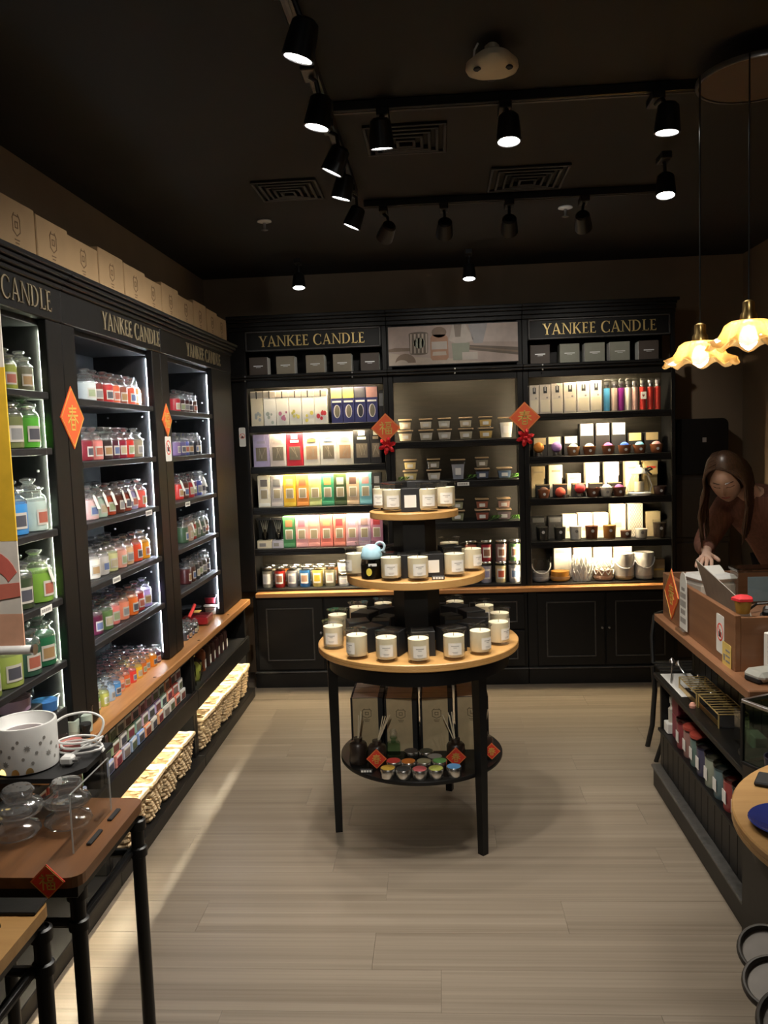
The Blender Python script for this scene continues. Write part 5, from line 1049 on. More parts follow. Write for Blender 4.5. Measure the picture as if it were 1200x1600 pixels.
# ================================================================ right foreground round table
round_table(1.0, 1.661, ((.775, 1.925), (.70, 1.45), (1.33, 1.62)), 'round oak-topped display table cut off by the right edge')
o = thing('blue_plate', 'blue plate with pale motifs on the right round table', 'plate', (.695, 1.672, .7822)); MB().lathe([(0, .004), (.045, .004), (.078, .012), (.082, .014), (.080, .016), (.045, .008), (0, .008)], 40).build('dish', pm((.03, .045, .24), .2, .6), o)
for k, (a, b) in enumerate(((-.02, .02), (.03, -.01), (-.035, -.03), (.01, -.05), (.04, .035))):
    mb = MB(); mb.prism(arc(a, b, .010, .007, 0, 360, 8)[:-1], 0, .0008, lambda u, v, q: (u, v, .0102 + q)); mb.build('motif', card((.6, .42, .36)), o, smooth=False)
o = MB().box(-.09, .09, -.035, .035, 0, .010, .003).build('black_slate', M['black_matte'], None, (.79, 1.86, .7822), -.5, smooth=False); tag(o, 'flat black slate strip on the right round table', 'slate')
for i, (x, y, z, r, tl) in enumerate(((.735, 1.90, .365, .062, .5), (.715, 1.80, .352, .066, .35), (.70, 1.66, .36, .072, .45))):
    o = thing('rimmed_tray', 'small round grey tray with thick dark rim, %s on the right lower shelf' % ('farthest', 'middle', 'nearest')[i], 'tray', (x, y, z), group='rimmed trays on the right lower shelf', rot=(tl, -.25, 0))
    MB().lathe([(0, 0), (r * .9, 0), (r * .9, .005), (0, .005)], 32).build('grey_base', pm((.22, .20, .18), .7), o); MB().lathe([(r * (.94 + .10 * math.cos(2 * PI * k / 10)), .006 + r * .16 * math.sin(2 * PI * k / 10)) for k in range(11)], 32).build('dark_rim', pm((.05, .043, .036), .6), o)
# ================================================================ checkout counter on the right
CT = thing('checkout_counter', 'black beadboard checkout counter with walnut upper box, right side', 'counter', (1.3, 3.1, 0))
def cb(name, x0, x1, y0, y1, z0, z1, m=M['black'], b=.003, par=CT): return MB().box(x0 - 1.3, x1 - 1.3, y0 - 3.1, y1 - 3.1, z0, z1, b).build(name, m, par, smooth=False)
cb('plinth', .925, 1.75, 2.565, 3.68, 0, .085); cb('plinth_cap', .917, .96, 2.565, 3.69, .085, .097, M['black_edge'])
_y = 2.57
while _y < 3.66: cb('bead_board', .957, .970, _y, min(_y + .0745, 3.68), .097, .262, M['black'], .003); _y += .076
cb('core', .970, 1.30, 2.565, 3.68, .097, .255, M['black_in'], 0); cb('lower_shelf', .945, 1.22, 2.565, 3.68, .255, .270, M['black'], .003)
cb('end_panel', .955, 1.22, 3.655, 3.68, .270, .495); cb('end_panel', .955, 1.22, 2.575, 2.60, .270, .495); cb('cubby_back', 1.22, 1.24, 2.58, 3.68, .270, .76, M['black_in'])
cb('display_shelf', .928, 1.22, 2.575, 3.69, .495, .518, M['black'], .004)
_y = 2.58
while _y < 3.66: cb('upper_bead_board', 1.095, 1.108, _y, min(_y + .0745, 3.68), .518, .752, M['charcoal'], .003); _y += .076
cb('ledge', .932, 1.75, 2.56, 3.68, .752, .785, M['wood_counter'], .004); cb('front_board', .962, .982, 2.765, 3.645, .785, .975, M['wood_counter'], .002); cb('near_board', .982, 1.75, 2.765, 2.785, .785, .968, M['wood_counterx'], .002); cb('far_board', .982, 1.75, 3.625, 3.645, .785, .975, M['wood_counterx'], .002); cb('desk_surface', .982, 1.75, 2.785, 3.625, .785, .875, M['wood_counter'], .002)
cb('rear_panel', 1.73, 1.75, 2.56, 3.68, .085, .752, M['black'])
# near-end pedestal
o = thing('pedestal', 'low black pedestal at the near end of the counter', 'pedestal', (1.15, 2.33, 0)); MB().box(-.24, .35, -.11, .22, 0, .585, .004).build('body', M['black'], o, smooth=False); MB().box(-.25, .36, -.12, .23, .585, .605, .004).build('top', M['black'], o, smooth=False)
# lantern on the pedestal
o = thing('metal_glass_lantern', 'square metal-framed glass lantern with palm leaf motif, right edge', 'lantern', (.975, 2.40, .605), .45); s, h = .078, .185
for sx in (-1, 1):
    for sy in (-1, 1): MB().box(sx * s - .005, sx * s + .005, sy * s - .005, sy * s + .005, 0, h, .001).build('post', M['metal_black'], o, smooth=False)
for z in (0, h):
    for sx in (-1, 1):
        MB().box(sx * s - .006, sx * s + .006, -s, s, z, z + .010, .001).build('frame_bar', M['steel'] if z else M['metal_black'], o, smooth=False); MB().box(-s, s, sx * s - .006, sx * s + .006, z, z + .010, .001).build('frame_bar', M['steel'] if z else M['metal_black'], o, smooth=False)
for sx in (-1, 1): MB().box(sx * s - .001, sx * s + .001, -s, s, .01, h).build('pane', M['glassg'], o, smooth=False); MB().box(-s, s, sx * s - .001, sx * s + .001, .01, h).build('pane', M['glassg'], o, smooth=False)
for k in range(4):
    for sg in (-1, 1): MB().tube([(0, -s - .003, .035 + .038 * k), (sg * .055, -s - .003, .065 + .038 * k)], .003, 5).build('leaf_rib', M['metal_black'], o)
MB().tube([(0, -s - .003, .01), (0, -s - .003, h)], .003, 5).build('leaf_stem', M['metal_black'], o); MB().lathe([(0, .01), (.035, .01), (.036, .07), (0, .072)], 18).build('green_candle', wx((.03, .16, .05)), o)
o = thing('navy_mug', 'dark navy mug beside the glass lantern, right edge', 'mug', (.905, 2.245, .605)); MB().lathe([(0, 0), (.032, 0), (.036, .006), (.044, .095), (.041, .095), (.034, .012), (0, .010)], 24).build('cup', pm((.02, .022, .05), .3, .4), o); MB().lathe([(0, .07), (.038, .07), (0, .072)], 20).build('wax', card((.30, .17, .10)), o)
# on the display shelf
o = MB().box(-.075, .055, -.17, .15, 0, .003, .001).build('white_sheet', M['white_card'], None, (1.025, 3.50, .518), smooth=False); tag(o, 'white sheet under the wick tools on the counter shelf', 'paper')
def rack(x, y, label):
    o = thing('gold_rack', label, 'rack', (x, y, .518)); L, w, h = .115, .052, .050
    MB().box(-w, w, -L, L, .0, .004, .001).build('base', M['black_matte'], o, smooth=False)
    for sx in (-1, 1):
        MB().tube([(sx * w, -L, h), (sx * w, L, h)], .0025, 6).build('rail', M['gold'], o); MB().box(sx * w - .0015, sx * w + .0015, -L, L, .004, .024, .0005).build('side_wall', M['brass'], o, smooth=False)
        for sy in (-1, 1): MB().tube([(sx * w, sy * L, 0), (sx * w, sy * L, h)], .003, 6).build('corner_post', M['gold'], o)
    for k in range(9): MB().tube([(-w, -L + k * 2 * L / 8, h), (w, -L + k * 2 * L / 8, h)], .0026, 6).build('cross_bar', M['gold'], o)
rack(1.025, 3.325, 'gold slotted rack on the counter shelf, farther one'); rack(1.03, 3.085, 'gold slotted rack on the counter shelf, nearer one')
def snuffer(x, y, rz, label, kind):
    o = thing('wick_tool', label, 'tool', (x, y, .5215), rz)
    if kind == 'trim':
        for sg in (-1, 1):
            MB().tube([(0, 0, .012), (sg * .016, -.05, .008), (sg * .018, -.085, .008)], .0025, 6).build('arm', M['steel'], o); MB().tube([(sg * .030 + .016 * math.cos(2 * PI * k / 14), -.105 + .02 * math.sin(2 * PI * k / 14), .008) for k in range(14)], .0028, 6, True).build('finger_ring', M['steel'], o)
        MB().tube([(0, 0, .012), (.004, .03, .02), (.0, .055, .03)], .004, 6).build('blade', M['steel'], o)
    else:
        MB().tube([(0, -.10, .006), (0, .03, .010), (0, .06, .035), (0, .07, .055)], .0025, 6).build('handle', M['steel'], o); MB().lathe([(.014, 0), (.012, .010), (.004, .020), (0, .022)], 14, (0, .07, .045)).build('bell', M['steel'], o)
snuffer(1.03, 3.50, .1, 'steel wick trimmer on the white sheet', 'trim'); snuffer(1.055, 3.56, .5, 'steel candle snuffer lying across the white sheet', 'snuff'); snuffer(.985, 3.60, -.3, 'steel snuffer with raised bell at the far end of the sheet', 'snuff'); snuffer(1.065, 3.47, -.15, 'second steel wick trimmer beside the bead boards', 'trim')
o = thing('plastic_stand', 'clear plastic stand near the lantern on the counter shelf', 'stand', (1.04, 2.78, .518)); MB().box(-.05, .05, -.07, .07, 0, .004).build('foot', M['acrylic'], o, smooth=False); MB().box(-.05, -.047, -.07, .07, .004, .12).build('sheet', M['acrylic'], o, smooth=False); MB().box(.047, .05, -.07, .07, .004, .12).build('sheet', M['acrylic'], o, smooth=False); MB().box(-.02, .02, -.04, .04, .004, .05, .003).build('contents', pm((.4, .38, .34), .5), o, smooth=False)
o = MB().lathe([(0, 0), (.012, .0), (.014, .010), (.008, .02), (0, .022)], 10).build('pink_shell', pm((.62, .30, .22), .6), None, (.955, 3.20, .518)); tag(o, 'tiny pink shell at the front of the counter shelf', 'shell')
# on the lower shelf: jars and boxes
def tubjar(y, c, lid, label, r=.042, h=.13, x=1.0):
    o = thing('lidded_jar', label, 'jar', (x, y, .270), group='lidded jars on the counter lower shelf')
    MB().lathe([(0, 0), (r * .94, 0), (r, .005), (r, h * .80), (0, h * .81)], 20).build('body', wx(c), o); MB().lathe([(r * 1.01, h * .78), (r * 1.02, h * .86), (r * .8, h * .9), (0, h * .9)], 20).build('glass_top', M['glass'], o); MB().lathe([(r * .9, h * .86), (r * 1.06, h * .88), (r * 1.06, h * .97), (r * .9, h), (0, h)], 20).build('lid', lid, o)
    MB().box(-r * 1.02, -r * .98, -.018, .018, h * .2, h * .55).build('label', M['labelw'], o, smooth=False)
LD = M['glassd']; LR = pm((.40, .06, .04), .4)
for i, (y, c, l, n) in enumerate(((3.43, (.28, .05, .06), LD, 'red'), (3.335, (.34, .18, .16), LR, 'dusty pink'), (3.245, (.14, .22, .20), LR, 'teal'), (3.15, (.06, .06, .12), LD, 'navy'), (3.05, (.34, .38, .30), LD, 'sage'), (2.95, (.12, .20, .22), LD, 'slate'), (2.85, (.36, .05, .05), LD, 'crimson'), (2.76, (.10, .16, .17), LD, 'dark teal'))): tubjar(y, c, l, '%s lidded jar on the lower counter shelf, %s from the far end' % (n, ORD[i]), .044 if i > 2 else .04)
o = MB().box(-.022, .022, -.030, .030, 0, .045, .003).build('white_box', M['white_card'], None, (.985, 3.615, .270), smooth=False); tag(o, 'small white box at the far end of the lower counter shelf', 'box')
o = thing('slim_white_bottle', 'slim pale bottle standing on the white box', 'bottle', (.99, 3.615, .315)); MB().lathe([(0, 0), (.015, 0), (.016, .06), (.007, .07), (.007, .085), (.010, .086), (.010, .11), (0, .112)], 14).build('body', pm((.55, .52, .44), .4), o); MB().lathe([(.0105, .086), (.0105, .112), (0, .114)], 12).build('cap', M['white'], o)
for i, (y, z, c) in enumerate(((3.53, .270, (.26, .04, .06)), (3.53, .372, (.22, .03, .05)))): pack('red_carton', 1.03, y - .045, z, .10, .09, .10, card(c), 'dark red carton, %s of two stacked on the lower counter shelf' % ('lower', 'upper')[i], 'box', (('label', -.3, .3, .3, .6, card((.5, .2, .2))),))
# on and around the upper walnut box
diamond(.108, CHUN, lambda u, v, t_: (.9615 - t_, 3.505 - u, .905 + v), M['orange_red'], 'large orange-red diamond on the far end of the walnut counter box', halfu=.108)
mb = MB(); mb.prism(arc(0, .10, .045, .05, 0, 180, 12) + [(-.05, -.08), (.05, -.08)], 0, .002, lambda u, v, t_: (.955 - t_, 3.315 - u, .880 + v)); o = mb.build('price_card', M['white_card'], smooth=False); tag(o, 'white arched price card on the walnut counter front', 'sign')
mb = MB()
for z0, z1, w in ((.075, .088, .022), (.045, .066, .036), (.010, .036, .038), (-.02, 0, .03), (-.055, -.034, .036)):
    n = 5
    for k in range(n): mb.prism([(-w + 2 * w * k / n, z0), (-w + 2 * w * (k + .75) / n, z0), (-w + 2 * w * (k + .75) / n, z1), (-w + 2 * w * k / n, z1)], .002, .0026, lambda u, v, t_: (.955 - t_, 3.315 - u, .880 + v))
mb.build('print', M['inkgrey'], o, smooth=False); MB().box(.935, .955, 3.265, 3.365, .785, .80, .002).build('foot', M['acrylic'], o, smooth=False)
sticker(lambda u, v, t: (.9615 - t, 2.905 - u, .880 + v), .078, .135, 'white no-drinks sticker on the walnut counter front', 'nop'); sticker(lambda u, v, t: (.960 - t, 2.835 - u, .818 + v), .085, .092, 'yellow notice sticker at the corner of the walnut counter', 'yellow')
o = thing('flower_pot', 'small mustard pot with red felt flower on the counter corner', 'flower pot', (1.0, 2.80, .975)); MB().lathe([(0, 0), (.020, 0), (.022, .003), (.028, .042), (.024, .042), (0, .036)], 12).build('pot', pm((.52, .30, .05), .6), o)
MB().lathe([(0, .062), (.018, .060), (.032, .052), (.033, .044), (.024, .040), (0, .040)], 20, fn=lambda r, z, a: (r * (1 + .12 * math.sin(5 * a)), z)).build('flower', pm((.70, .025, .035), .7), o)
o = thing('tilted_panel', 'pale grey sheet standing tilted behind the counter front', 'panel', (1.055, 3.10, .875), 0); mb = MB(); mb.prism([(-.27, 0), (.24, .0), (.20, .10), (-.30, .19)], 0, .004, lambda u, v, t_: (t_ - v * .25 + .02, -u, v)); mb.build('sheet', pm((.42, .39, .33), .6), o, smooth=False); MB().box(-.02, -.015, .02, .10, .04, .06, .001).build('tape', M['cream'], o, smooth=False)
o = thing('receipt_printer', 'white receipt machine with curled paper at the far counter end', 'printer', (1.13, 3.56, .875), .25); MB().box(-.075, .085, -.075, .07, 0, .075, .012).build('body', pm((.66, .64, .58), .45), o, smooth=False); MB().box(-.08, .09, -.08, .075, .075, .105, .02).build('cover', M['white'], o, smooth=False); mb = MB(); mb.quadstrip([[(u, -.03 + .05 * math.sin(k * .35), .105 + .030 * math.sin(k * .45)) for u in (-.04, .06)] for k in range(9)]); mb.build('paper_curl', M['white_card'], o)
o = thing('plastic_case', 'clear plastic case with blue card behind the counter', 'case', (1.36, 3.46, .875)); MB().box(-.16, .12, -.05, .05, 0, .13, .004).build('shell', M['acrylic'], o, smooth=False); MB().box(-.165, .125, -.055, .055, .13, .145, .004).build('film_lid', M['film'], o, smooth=False); MB().box(-.12, .03, -.045, -.04, .01, .11).build('blue_card', card((.28, .42, .52)), o, smooth=False); MB().box(.04, .10, -.045, -.04, .01, .10).build('orange_card', card((.55, .30, .18)), o, smooth=False)
o = thing('card_terminal', 'black payment terminal lying on the counter desk', 'terminal', (1.20, 3.02, .875), -.4); MB().box(-.06, .06, -.12, .10, 0, .035, .01).build('body', M['black_matte'], o, smooth=False); MB().box(-.05, .05, -.02, .08, .035, .060, .008).build('hood', M['black'], o, smooth=False); MB().box(-.04, .04, .0, .06, .0601, .062).build('screen', pm((.30, .30, .30), .1), o, smooth=False)
for k in range(9): MB().box(-.038 + .028 * (k % 3), -.018 + .028 * (k % 3), -.10 + .024 * (k // 3), -.085 + .024 * (k // 3), .035, .039, .001).build('key', M['inkgrey'], o, smooth=False)
o = thing('desk_phone', 'black handset with coiled cable on the counter desk', 'phone', (1.22, 2.90, .875), .3); MB().box(-.09, .10, -.055, .055, 0, .03, .01).build('base', M['black'], o, smooth=False); MB().tube([(-.08, 0, .045), (-.05, 0, .06), (.05, 0, .06), (.09, 0, .045)], .014, 8).build('handset', M['black'], o); MB().tube([(.10 + .01 * math.cos(k * 1.3), -.02 + .01 * math.sin(k * 1.3), .02 + .003 * k) for k in range(20)], .003, 5).build('cable', M['steel'], o)
o = MB().tube([(.0, 0, 0), (.06, .05, .02), (.14, .02, .03), (.20, .06, .02), (.28, .02, .01)], .005, 6).build('desk_cable', M['metal_black'], None, (1.16, 3.22, .885)); tag(o, 'black cable looping over the counter desk', 'cable')
o = thing('label_scanner', 'pale grey hand scanner lying on the walnut ledge', 'scanner', (1.02, 2.665, .785), .35); MB().box(-.05, .08, -.045, .045, .004, .038, .014).build('body', pm((.46, .47, .43), .4), o, smooth=False); MB().box(-.052, -.03, -.035, .035, 0, .022, .006).build('foot', M['black_matte'], o, smooth=False)
o = thing('plastic_wrap', 'crumpled clear plastic wrap on the walnut ledge', 'wrap', (1.17, 2.64, .785)); MB().lathe([(.07, 0), (.075, .02), (.06, .06), (.03, .085), (0, .09)], 14, fn=lambda r, z, a: (r * (1 + .2 * math.sin(3 * a + z * 30) + .12 * math.sin(7 * a)), z)).build('film', M['film'], o, smooth=False)
o = MB().box(-.012, .012, -.055, .055, 0, .14, .003).build('white_post_card', M['white_card'], None, (1.10, 2.735, .785), -1.4, smooth=False); tag(o, 'white card propped against the near walnut board', 'card')
# bent metal chair beyond the counter end
o = thing('metal_chair', 'black bent-metal chair half hidden beyond the counter end', 'chair', (1.20, 4.02, 0))
for sx in (-1, 1):
    MB().tube([(sx * .185, .13, 0), (sx * .165, .11, .12), (sx * .155, .10, .30), (sx * .16, .11, .42)], .013, 8).build('leg', M['metal_black'], o); MB().tube([(sx * .195, -.12 + .05, 0), (sx * .17, -.09, .10), (sx * .155, -.10, .25), (sx * .165, -.12, .38), (sx * .14, -.12, .43)], .011, 8).build('leg', M['metal_black'], o)
    MB().tube([(sx * .155, .13, .43), (sx * .15, .17, .56), (sx * .13, .19, .66)], .011, 8).build('back_post', M['metal_black'], o)
MB().tube([(-.13, .19, .66), (0, .205, .70), (.13, .19, .66)], .012, 8).build('back_rail', M['metal_black'], o)
for k in range(6): MB().box(-.16, .16, -.13 + .048 * k, -.098 + .048 * k, .425, .437, .003).build('seat_slat', M['metal_black'], o, smooth=False)
# ================================================================ left foreground tables
def pipe_table(x0, x1, y0, y1, z, label, m):
    t = thing('pipe_leg_table', label, 'table', ((x0 + x1) / 2, (y0 + y1) / 2, 0)); cx, cy = (x0 + x1) / 2, (y0 + y1) / 2
    pts = arc(x1 - .03, y1 - .03, .03, .03, 0, 90, 4) + [(x0, y1), (x0, y0)] + arc(x1 - .03, y0 + .03, .03, .03, -90, 0, 4)
    mb = MB(); mb.prism(pts, z - .024, z, lambda u, v, q: (u - cx, v - cy, q)); mb.build('tabletop', m, t, smooth=False)
    MB().box(x0 + .01 - cx, x1 - .012 - cx, y0 + .012 - cy, y1 - .012 - cy, z - .052, z - .024, .002).build('sub_frame', M['metal_black'], t, smooth=False)
    R = .0165
    for lx, ly in ((x1 - .032, y0 + .05), (x1 - .016, y1 - .022), (x0 + .04, y0 + .05), (x0 + .04, y1 - .035)):
        MB().tube([(lx - cx, ly - cy, 0), (lx - cx, ly - cy, z - .052)], R, 14).build('leg', M['metal_black'], t)
        for zz, h in ((z - .075, .03), (z - .145, .028)): MB().lathe([(R, 0), (R * 1.35, .003), (R * 1.35, h - .003), (R, h)], 14, (lx - cx, ly - cy, zz)).build('pipe_collar', M['metal_black'], t)
    for ly in (y0 + .05, y1 - .035): MB().tube([(x0 + .04 - cx, ly - cy, z - .13), (x1 - .032 - cx, ly - cy, z - .13)], .011, 10).build('cross_pipe', M['metal_black'], t)
    for lx in (x0 + .04, x1 - .032): MB().tube([(lx - cx, y0 + .05 - cy, z - .13), (lx - cx, y1 - .035 - cy, z - .13)], .011, 10).build('side_pipe', M['metal_black'], t)
    return t
TZ = .70
pipe_table(-1.19, -.778, 1.625, 2.015, TZ, 'walnut table on black pipe legs with the wax warmer, left foreground', M['wood_dark'])
pipe_table(-1.19, -.80, .95, 1.545, .70, 'light wood table on black pipe legs at the lower left corner', M['wood_tier'])
o = MB().box(-.19, .19, -.04, .015, 0, .006, .002).build('shade_strip', M['metal_black'], None, (-.995, 1.525, .7005), smooth=False); tag(o, 'black strip standing for shade along the back edge of the lower left table', 'strip')  # flat dark strip stands in for shade at the table's back edge
o = MB().tube([(0, 0, 0), (.03, .06, 0), (.045, .085, 0)], .006, 8).build('black_pen', M['black_matte'], None, (-.90, 1.36, .7065)); tag(o, 'slim black stick on the light wood table, lower left', 'pen')
o = MB().lathe([(0, 0), (.05, 0), (.055, .006), (.055, .012), (0, .014)], 24).build('black_coaster', M['black_matte'], None, (-.985, 1.43, .7005)); tag(o, 'round black coaster on the light wood table', 'coaster')
diamond(.038, FU, lambda u, v, t_: (-.846 + u, 1.622 - t_, .694 + v), M['red'], 'red paper diamond hanging on the front edge of the walnut table', halfu=.038, size=.75)
# slate tray on riser, warmer, cable
o = thing('slate_tray', 'black slate tray on a riser at the back of the walnut table', 'tray', (-1.05, 2.0, TZ)); mb = MB(); mb.prism([(-.14, -.10), (.09, -.10), (.145, -.03), (.145, .14), (-.14, .14)], .088, .100, lambda u, v, q: (u, v, q)); mb.build('slab', M['black_matte'], o, smooth=False)
for a, b in ((-.11, .0), (.06, .0)): MB().box(a, a + .05, b - .02, b + .02, 0, .088, .003).build('riser_block', M['wood_dark'], o, smooth=False)
WX, WY, WZ = -1.068, 1.985, .8005
o = thing('wax_warmer', 'white ceramic wax warmer with star cut-outs and glowing base', 'wax warmer', (WX, WY, WZ)); R, H = .079, .118
MB().lathe([(0, .004), (R * .99, .004), (R * 1.0, .01), (R, H - .004), (R * .985, H), (R * .92, H), (R * .90, H - .006), (R * .70, H - .026), (0, H - .030)], 48).build('pot', M['white'], o)
MB().lathe([(0, H - .0285), (R * .68, H - .0265), (0, H - .0262)], 32).build('melted_wax', pm((.10, .055, .06), .08, .8), o)
def star(r0, r1, n): return [((r0 if k % 2 == 0 else r1) * math.cos(PI * k / n), (r0 if k % 2 == 0 else r1) * math.sin(PI * k / n)) for k in range(2 * n)]
rr = random.Random(3)
for k in range(26):
    a = -PI / 2 + (k - 13) * .135; z = .030 + [.0, .022, .044, .060, .012, .036][k % 6] + rr.uniform(-.004, .004); big = k % 5 == 2
    mb = MB(); c, s = math.cos(a), math.sin(a)
    mb.prism(star(.0085, .004, 8) if big else arc(0, 0, .0038, .0045, 0, 360, 10)[:-1], 0, .0006, lambda u, v, t_: ((R + .0002 + t_) * math.cos(a + u / R), (R + .0002 + t_) * math.sin(a + u / R), z + v)); mb.build('cut_out', card((.30, .29, .27)), o, smooth=False)
for k, a in enumerate((-2.25, -1.85, -1.42, -1.0)):
    mb = MB(); mb.prism(arc(0, 0, .0095, .014, 0, 180, 10), 0, .0008, lambda u, v, t_: ((R + .0002 + t_) * math.cos(a + u / R), (R + .0002 + t_) * math.sin(a + u / R), .006 + v)); mb.build('base_vent', lamp_mat('warm_vent_glow', (1.0, .72, .25), 1.6) if k < 2 else M['brass'], o, smooth=False)
o = thing('power_cord', 'coiled white power cord with plug beside the wax warmer', 'cord', (-.955, 2.055, .8015)); pts = []
for k in range(46): a = k * .42; pts.append((.055 * math.cos(a) * (1 + .1 * math.sin(k)), .040 * math.sin(a), .006 + .0009 * k))
MB().tube(pts, .0032, 6).build('coil', M['white'], o); MB().tube(curve([(-.06, -.02, .09), (-.03, .0, .105), (.02, .02, .105), (.055, .02, .085), (.05, .0, .05), (.01, -.03, .025), (-.02, -.06, .012)]), .0034, 6).build('loop', M['white'], o); MB().box(-.02, .012, -.085, -.055, .002, .024, .005).build('plug', M['white'], o, smooth=False)
for k in (0, 1): MB().box(.012, .026, -.080 + .016 * k, -.076 + .016 * k, .010, .016).build('prong', M['steel'], o, smooth=False)
# clear lids and acrylic sheet on the walnut table
def lidthing(x, y, z, label, tilt=0):
    o = MB().lathe([(.040, 0), (.052, .002), (.056, .010), (.052, .018), (.040, .024), (.030, .032), (.034, .040), (.038, .050), (.032, .058), (.012, .060), (0, .060)], 28).build('jar_topper', M['glasslid'], None, (x, y, z)); o.rotation_euler = (tilt, 0, 0); tag(o, label, 'glass lid', 'loose glass jar lids on the walnut table')
    MB().lathe([(.034, -.010), (.040, -.008), (.042, 0), (.036, .0)], 24).build('seal_ring', M['glassw'], o)
lidthing(-1.005, 1.80, TZ + .0105, 'clear glass jar lid under another, centre of the walnut table'); lidthing(-1.0, 1.81, TZ + .060, 'clear glass jar lid stacked on another lid', .06); lidthing(-.905, 1.855, TZ + .0105, 'clear glass jar lid beside the acrylic sheet'); lidthing(-.912, 1.868, TZ + .052, 'clear glass jar lid on top, beside the acrylic sheet', -.05); lidthing(-1.11, 1.80, TZ + .0105, 'clear glass jar lid at the left edge of the picture')
o = thing('acrylic_sheet', 'upright clear acrylic sheet on the walnut table edge', 'acrylic sheet', (-.836, 1.833, TZ)); MB().box(-.0015, .0015, -.107, .107, .001, .135).build('sheet', M['acrylic'], o, smooth=False); MB().box(-.0017, .0017, -.1085, -.107, .001, .1365).build('cut_edge', M['acrylic_edge'], o, smooth=False); MB().box(-.0017, .0017, -.107, .107, .135, .1365).build('cut_edge', M['acrylic_edge'], o, smooth=False); MB().box(-.0017, .0017, .107, .1085, .001, .1365).build('cut_edge', M['acrylic_edge'], o, smooth=False); MB().box(.012, .024, -.07, .0, 0, .006, .002).build('foot', M['black_matte'], o, smooth=False); MB().box(.012, .024, .05, .11, 0, .006, .002).build('foot', M['black_matte'], o, smooth=False)
# tubs behind the warmer on the nearest left worktop
o = thing('wax_tub_riser', 'tall black riser block under the lilac wax tub', 'riser', (-1.36, 2.45, .62)); MB().box(-.075, .07, -.08, .075, 0, .170, .003).build('block', M['black_matte'], o, smooth=False)
o = thing('wax_tub_riser', 'lower black riser block under the blue wax tub', 'riser', (-1.32, 2.575, .62)); MB().box(-.06, .06, -.045, .055, 0, .125, .003).build('block', M['black_matte'], o, smooth=False)
tub(-1.350, 2.45, .790, .062, .058, (.56, .36, .56), 'clear tub of lilac wax behind the warmer', M['acrylic']); tub(-1.312, 2.58, .745, .046, .050, (.05, .20, .55), 'clear tub of blue wax behind the warmer', M['acrylic'])
tub(-1.005, 2.095, .8005, .038, .028, (.62, .20, .18), 'clear tub of pink wax chips behind the coiled cord')
for i, (x, y) in enumerate(((-1.265, 2.665), (-1.245, 2.725))): tub(x, y, .62, .027, .088, (.62, .72, .62), 'small clear glass of pale green wax, %s, nearest bay worktop' % ('left', 'right')[i], None)
o = MB().lathe([(0, 0), (.016, 0), (.012, .02), (.020, .045), (.018, .05), (0, .05)], 14).build('black_stopper', M['black_matte'], None, (-1.222, 2.675, .62)); tag(o, 'small black stopper in front of the pale green glasses', 'stopper')
# hanging banner at the left edge
o = thing('hanging_banner', 'yellow and white hanging banner with silver bottom tube, left edge', 'banner', (-1.142, 2.0, 1.105)); NB = 10
def bt(u0, u1, v0, v1, m, nm, dy=0): return MB().box(u0, u1, -.002 - dy, .002, v0, v1).build(nm, m, o, smooth=False)
bt(-.115, .085, .0, 1.20, card((.80, .74, .66)), 'cloth'); bt(-.115, .0855, .27, .70, card((.84, .52, .04)), 'yellow_field', .0008)
mb = MB(); mb.prism(arc(.0, .16, .085, .09, 20, 200, 14) + arc(.0, .15, .06, .05, 200, 20, 14), 0, .001, lambda u, v, t_: (u, -.003 - t_, v)); mb.build('coral_swirl', card((.72, .17, .13)), o, smooth=False); mb = MB(); mb.prism([(-.115, .10), (.0855, .13), (.0855, .165), (-.115, .15)], 0, .001, lambda u, v, t_: (u, -.0042 - t_, v)); mb.build('coral_band', card((.70, .20, .14)), o, smooth=False); bt(-.115, .0855, .0, .085, card((.76, .42, .28)), 'peach_field', .0006)
MB().tube([(-.12, 0, -.008), (.105, 0, -.008)], .012, 12).build('bottom_tube', M['white'], o); MB().tube([(.105, 0, -.008), (.112, 0, -.008)], .014, 12).build('end_cap', M['steel'], o); MB().tube([(-.12, 0, 1.20), (.10, 0, 1.20)], .010, 10).build('top_tube', M['white'], o)
for u in (-.09, .06): MB().tube([(u, 0, 1.20), (u, 0, 1.594)], .0015, 5).build('cord', M['metal_black'], o)

# ================================================================ ceiling: tracks, spots, vents, sensors
def rail(x0, x1, y0, y1, label):
    o = thing('track_rail', label, 'track', ((x0 + x1) / 2, (y0 + y1) / 2, ZC)); cx, cy = (x0 + x1) / 2, (y0 + y1) / 2
    MB().box(x0 - cx, x1 - cx, y0 - cy, y1 - cy, -.034, -.001, .003).build('channel', M['metal_black'], o, smooth=False)
    if x1 - x0 > y1 - y0: MB().box(x0 - cx, x1 - cx, -.004, .004, -.036, -.034).build('slot', M['black_edge'], o, smooth=False)
    else: MB().box(-.004, .004, y0 - cy, y1 - cy, -.036, -.034).build('slot', M['black_edge'], o, smooth=False)
rail(-.353, -.319, .9, 3.80, 'black lighting track running along the left side of the ceiling'); rail(-.31, 1.1, 2.806, 2.840, 'black lighting track crossing the ceiling above the table'); rail(-.31, 1.1, 3.95, 3.984, 'black lighting track crossing the far part of the ceiling')
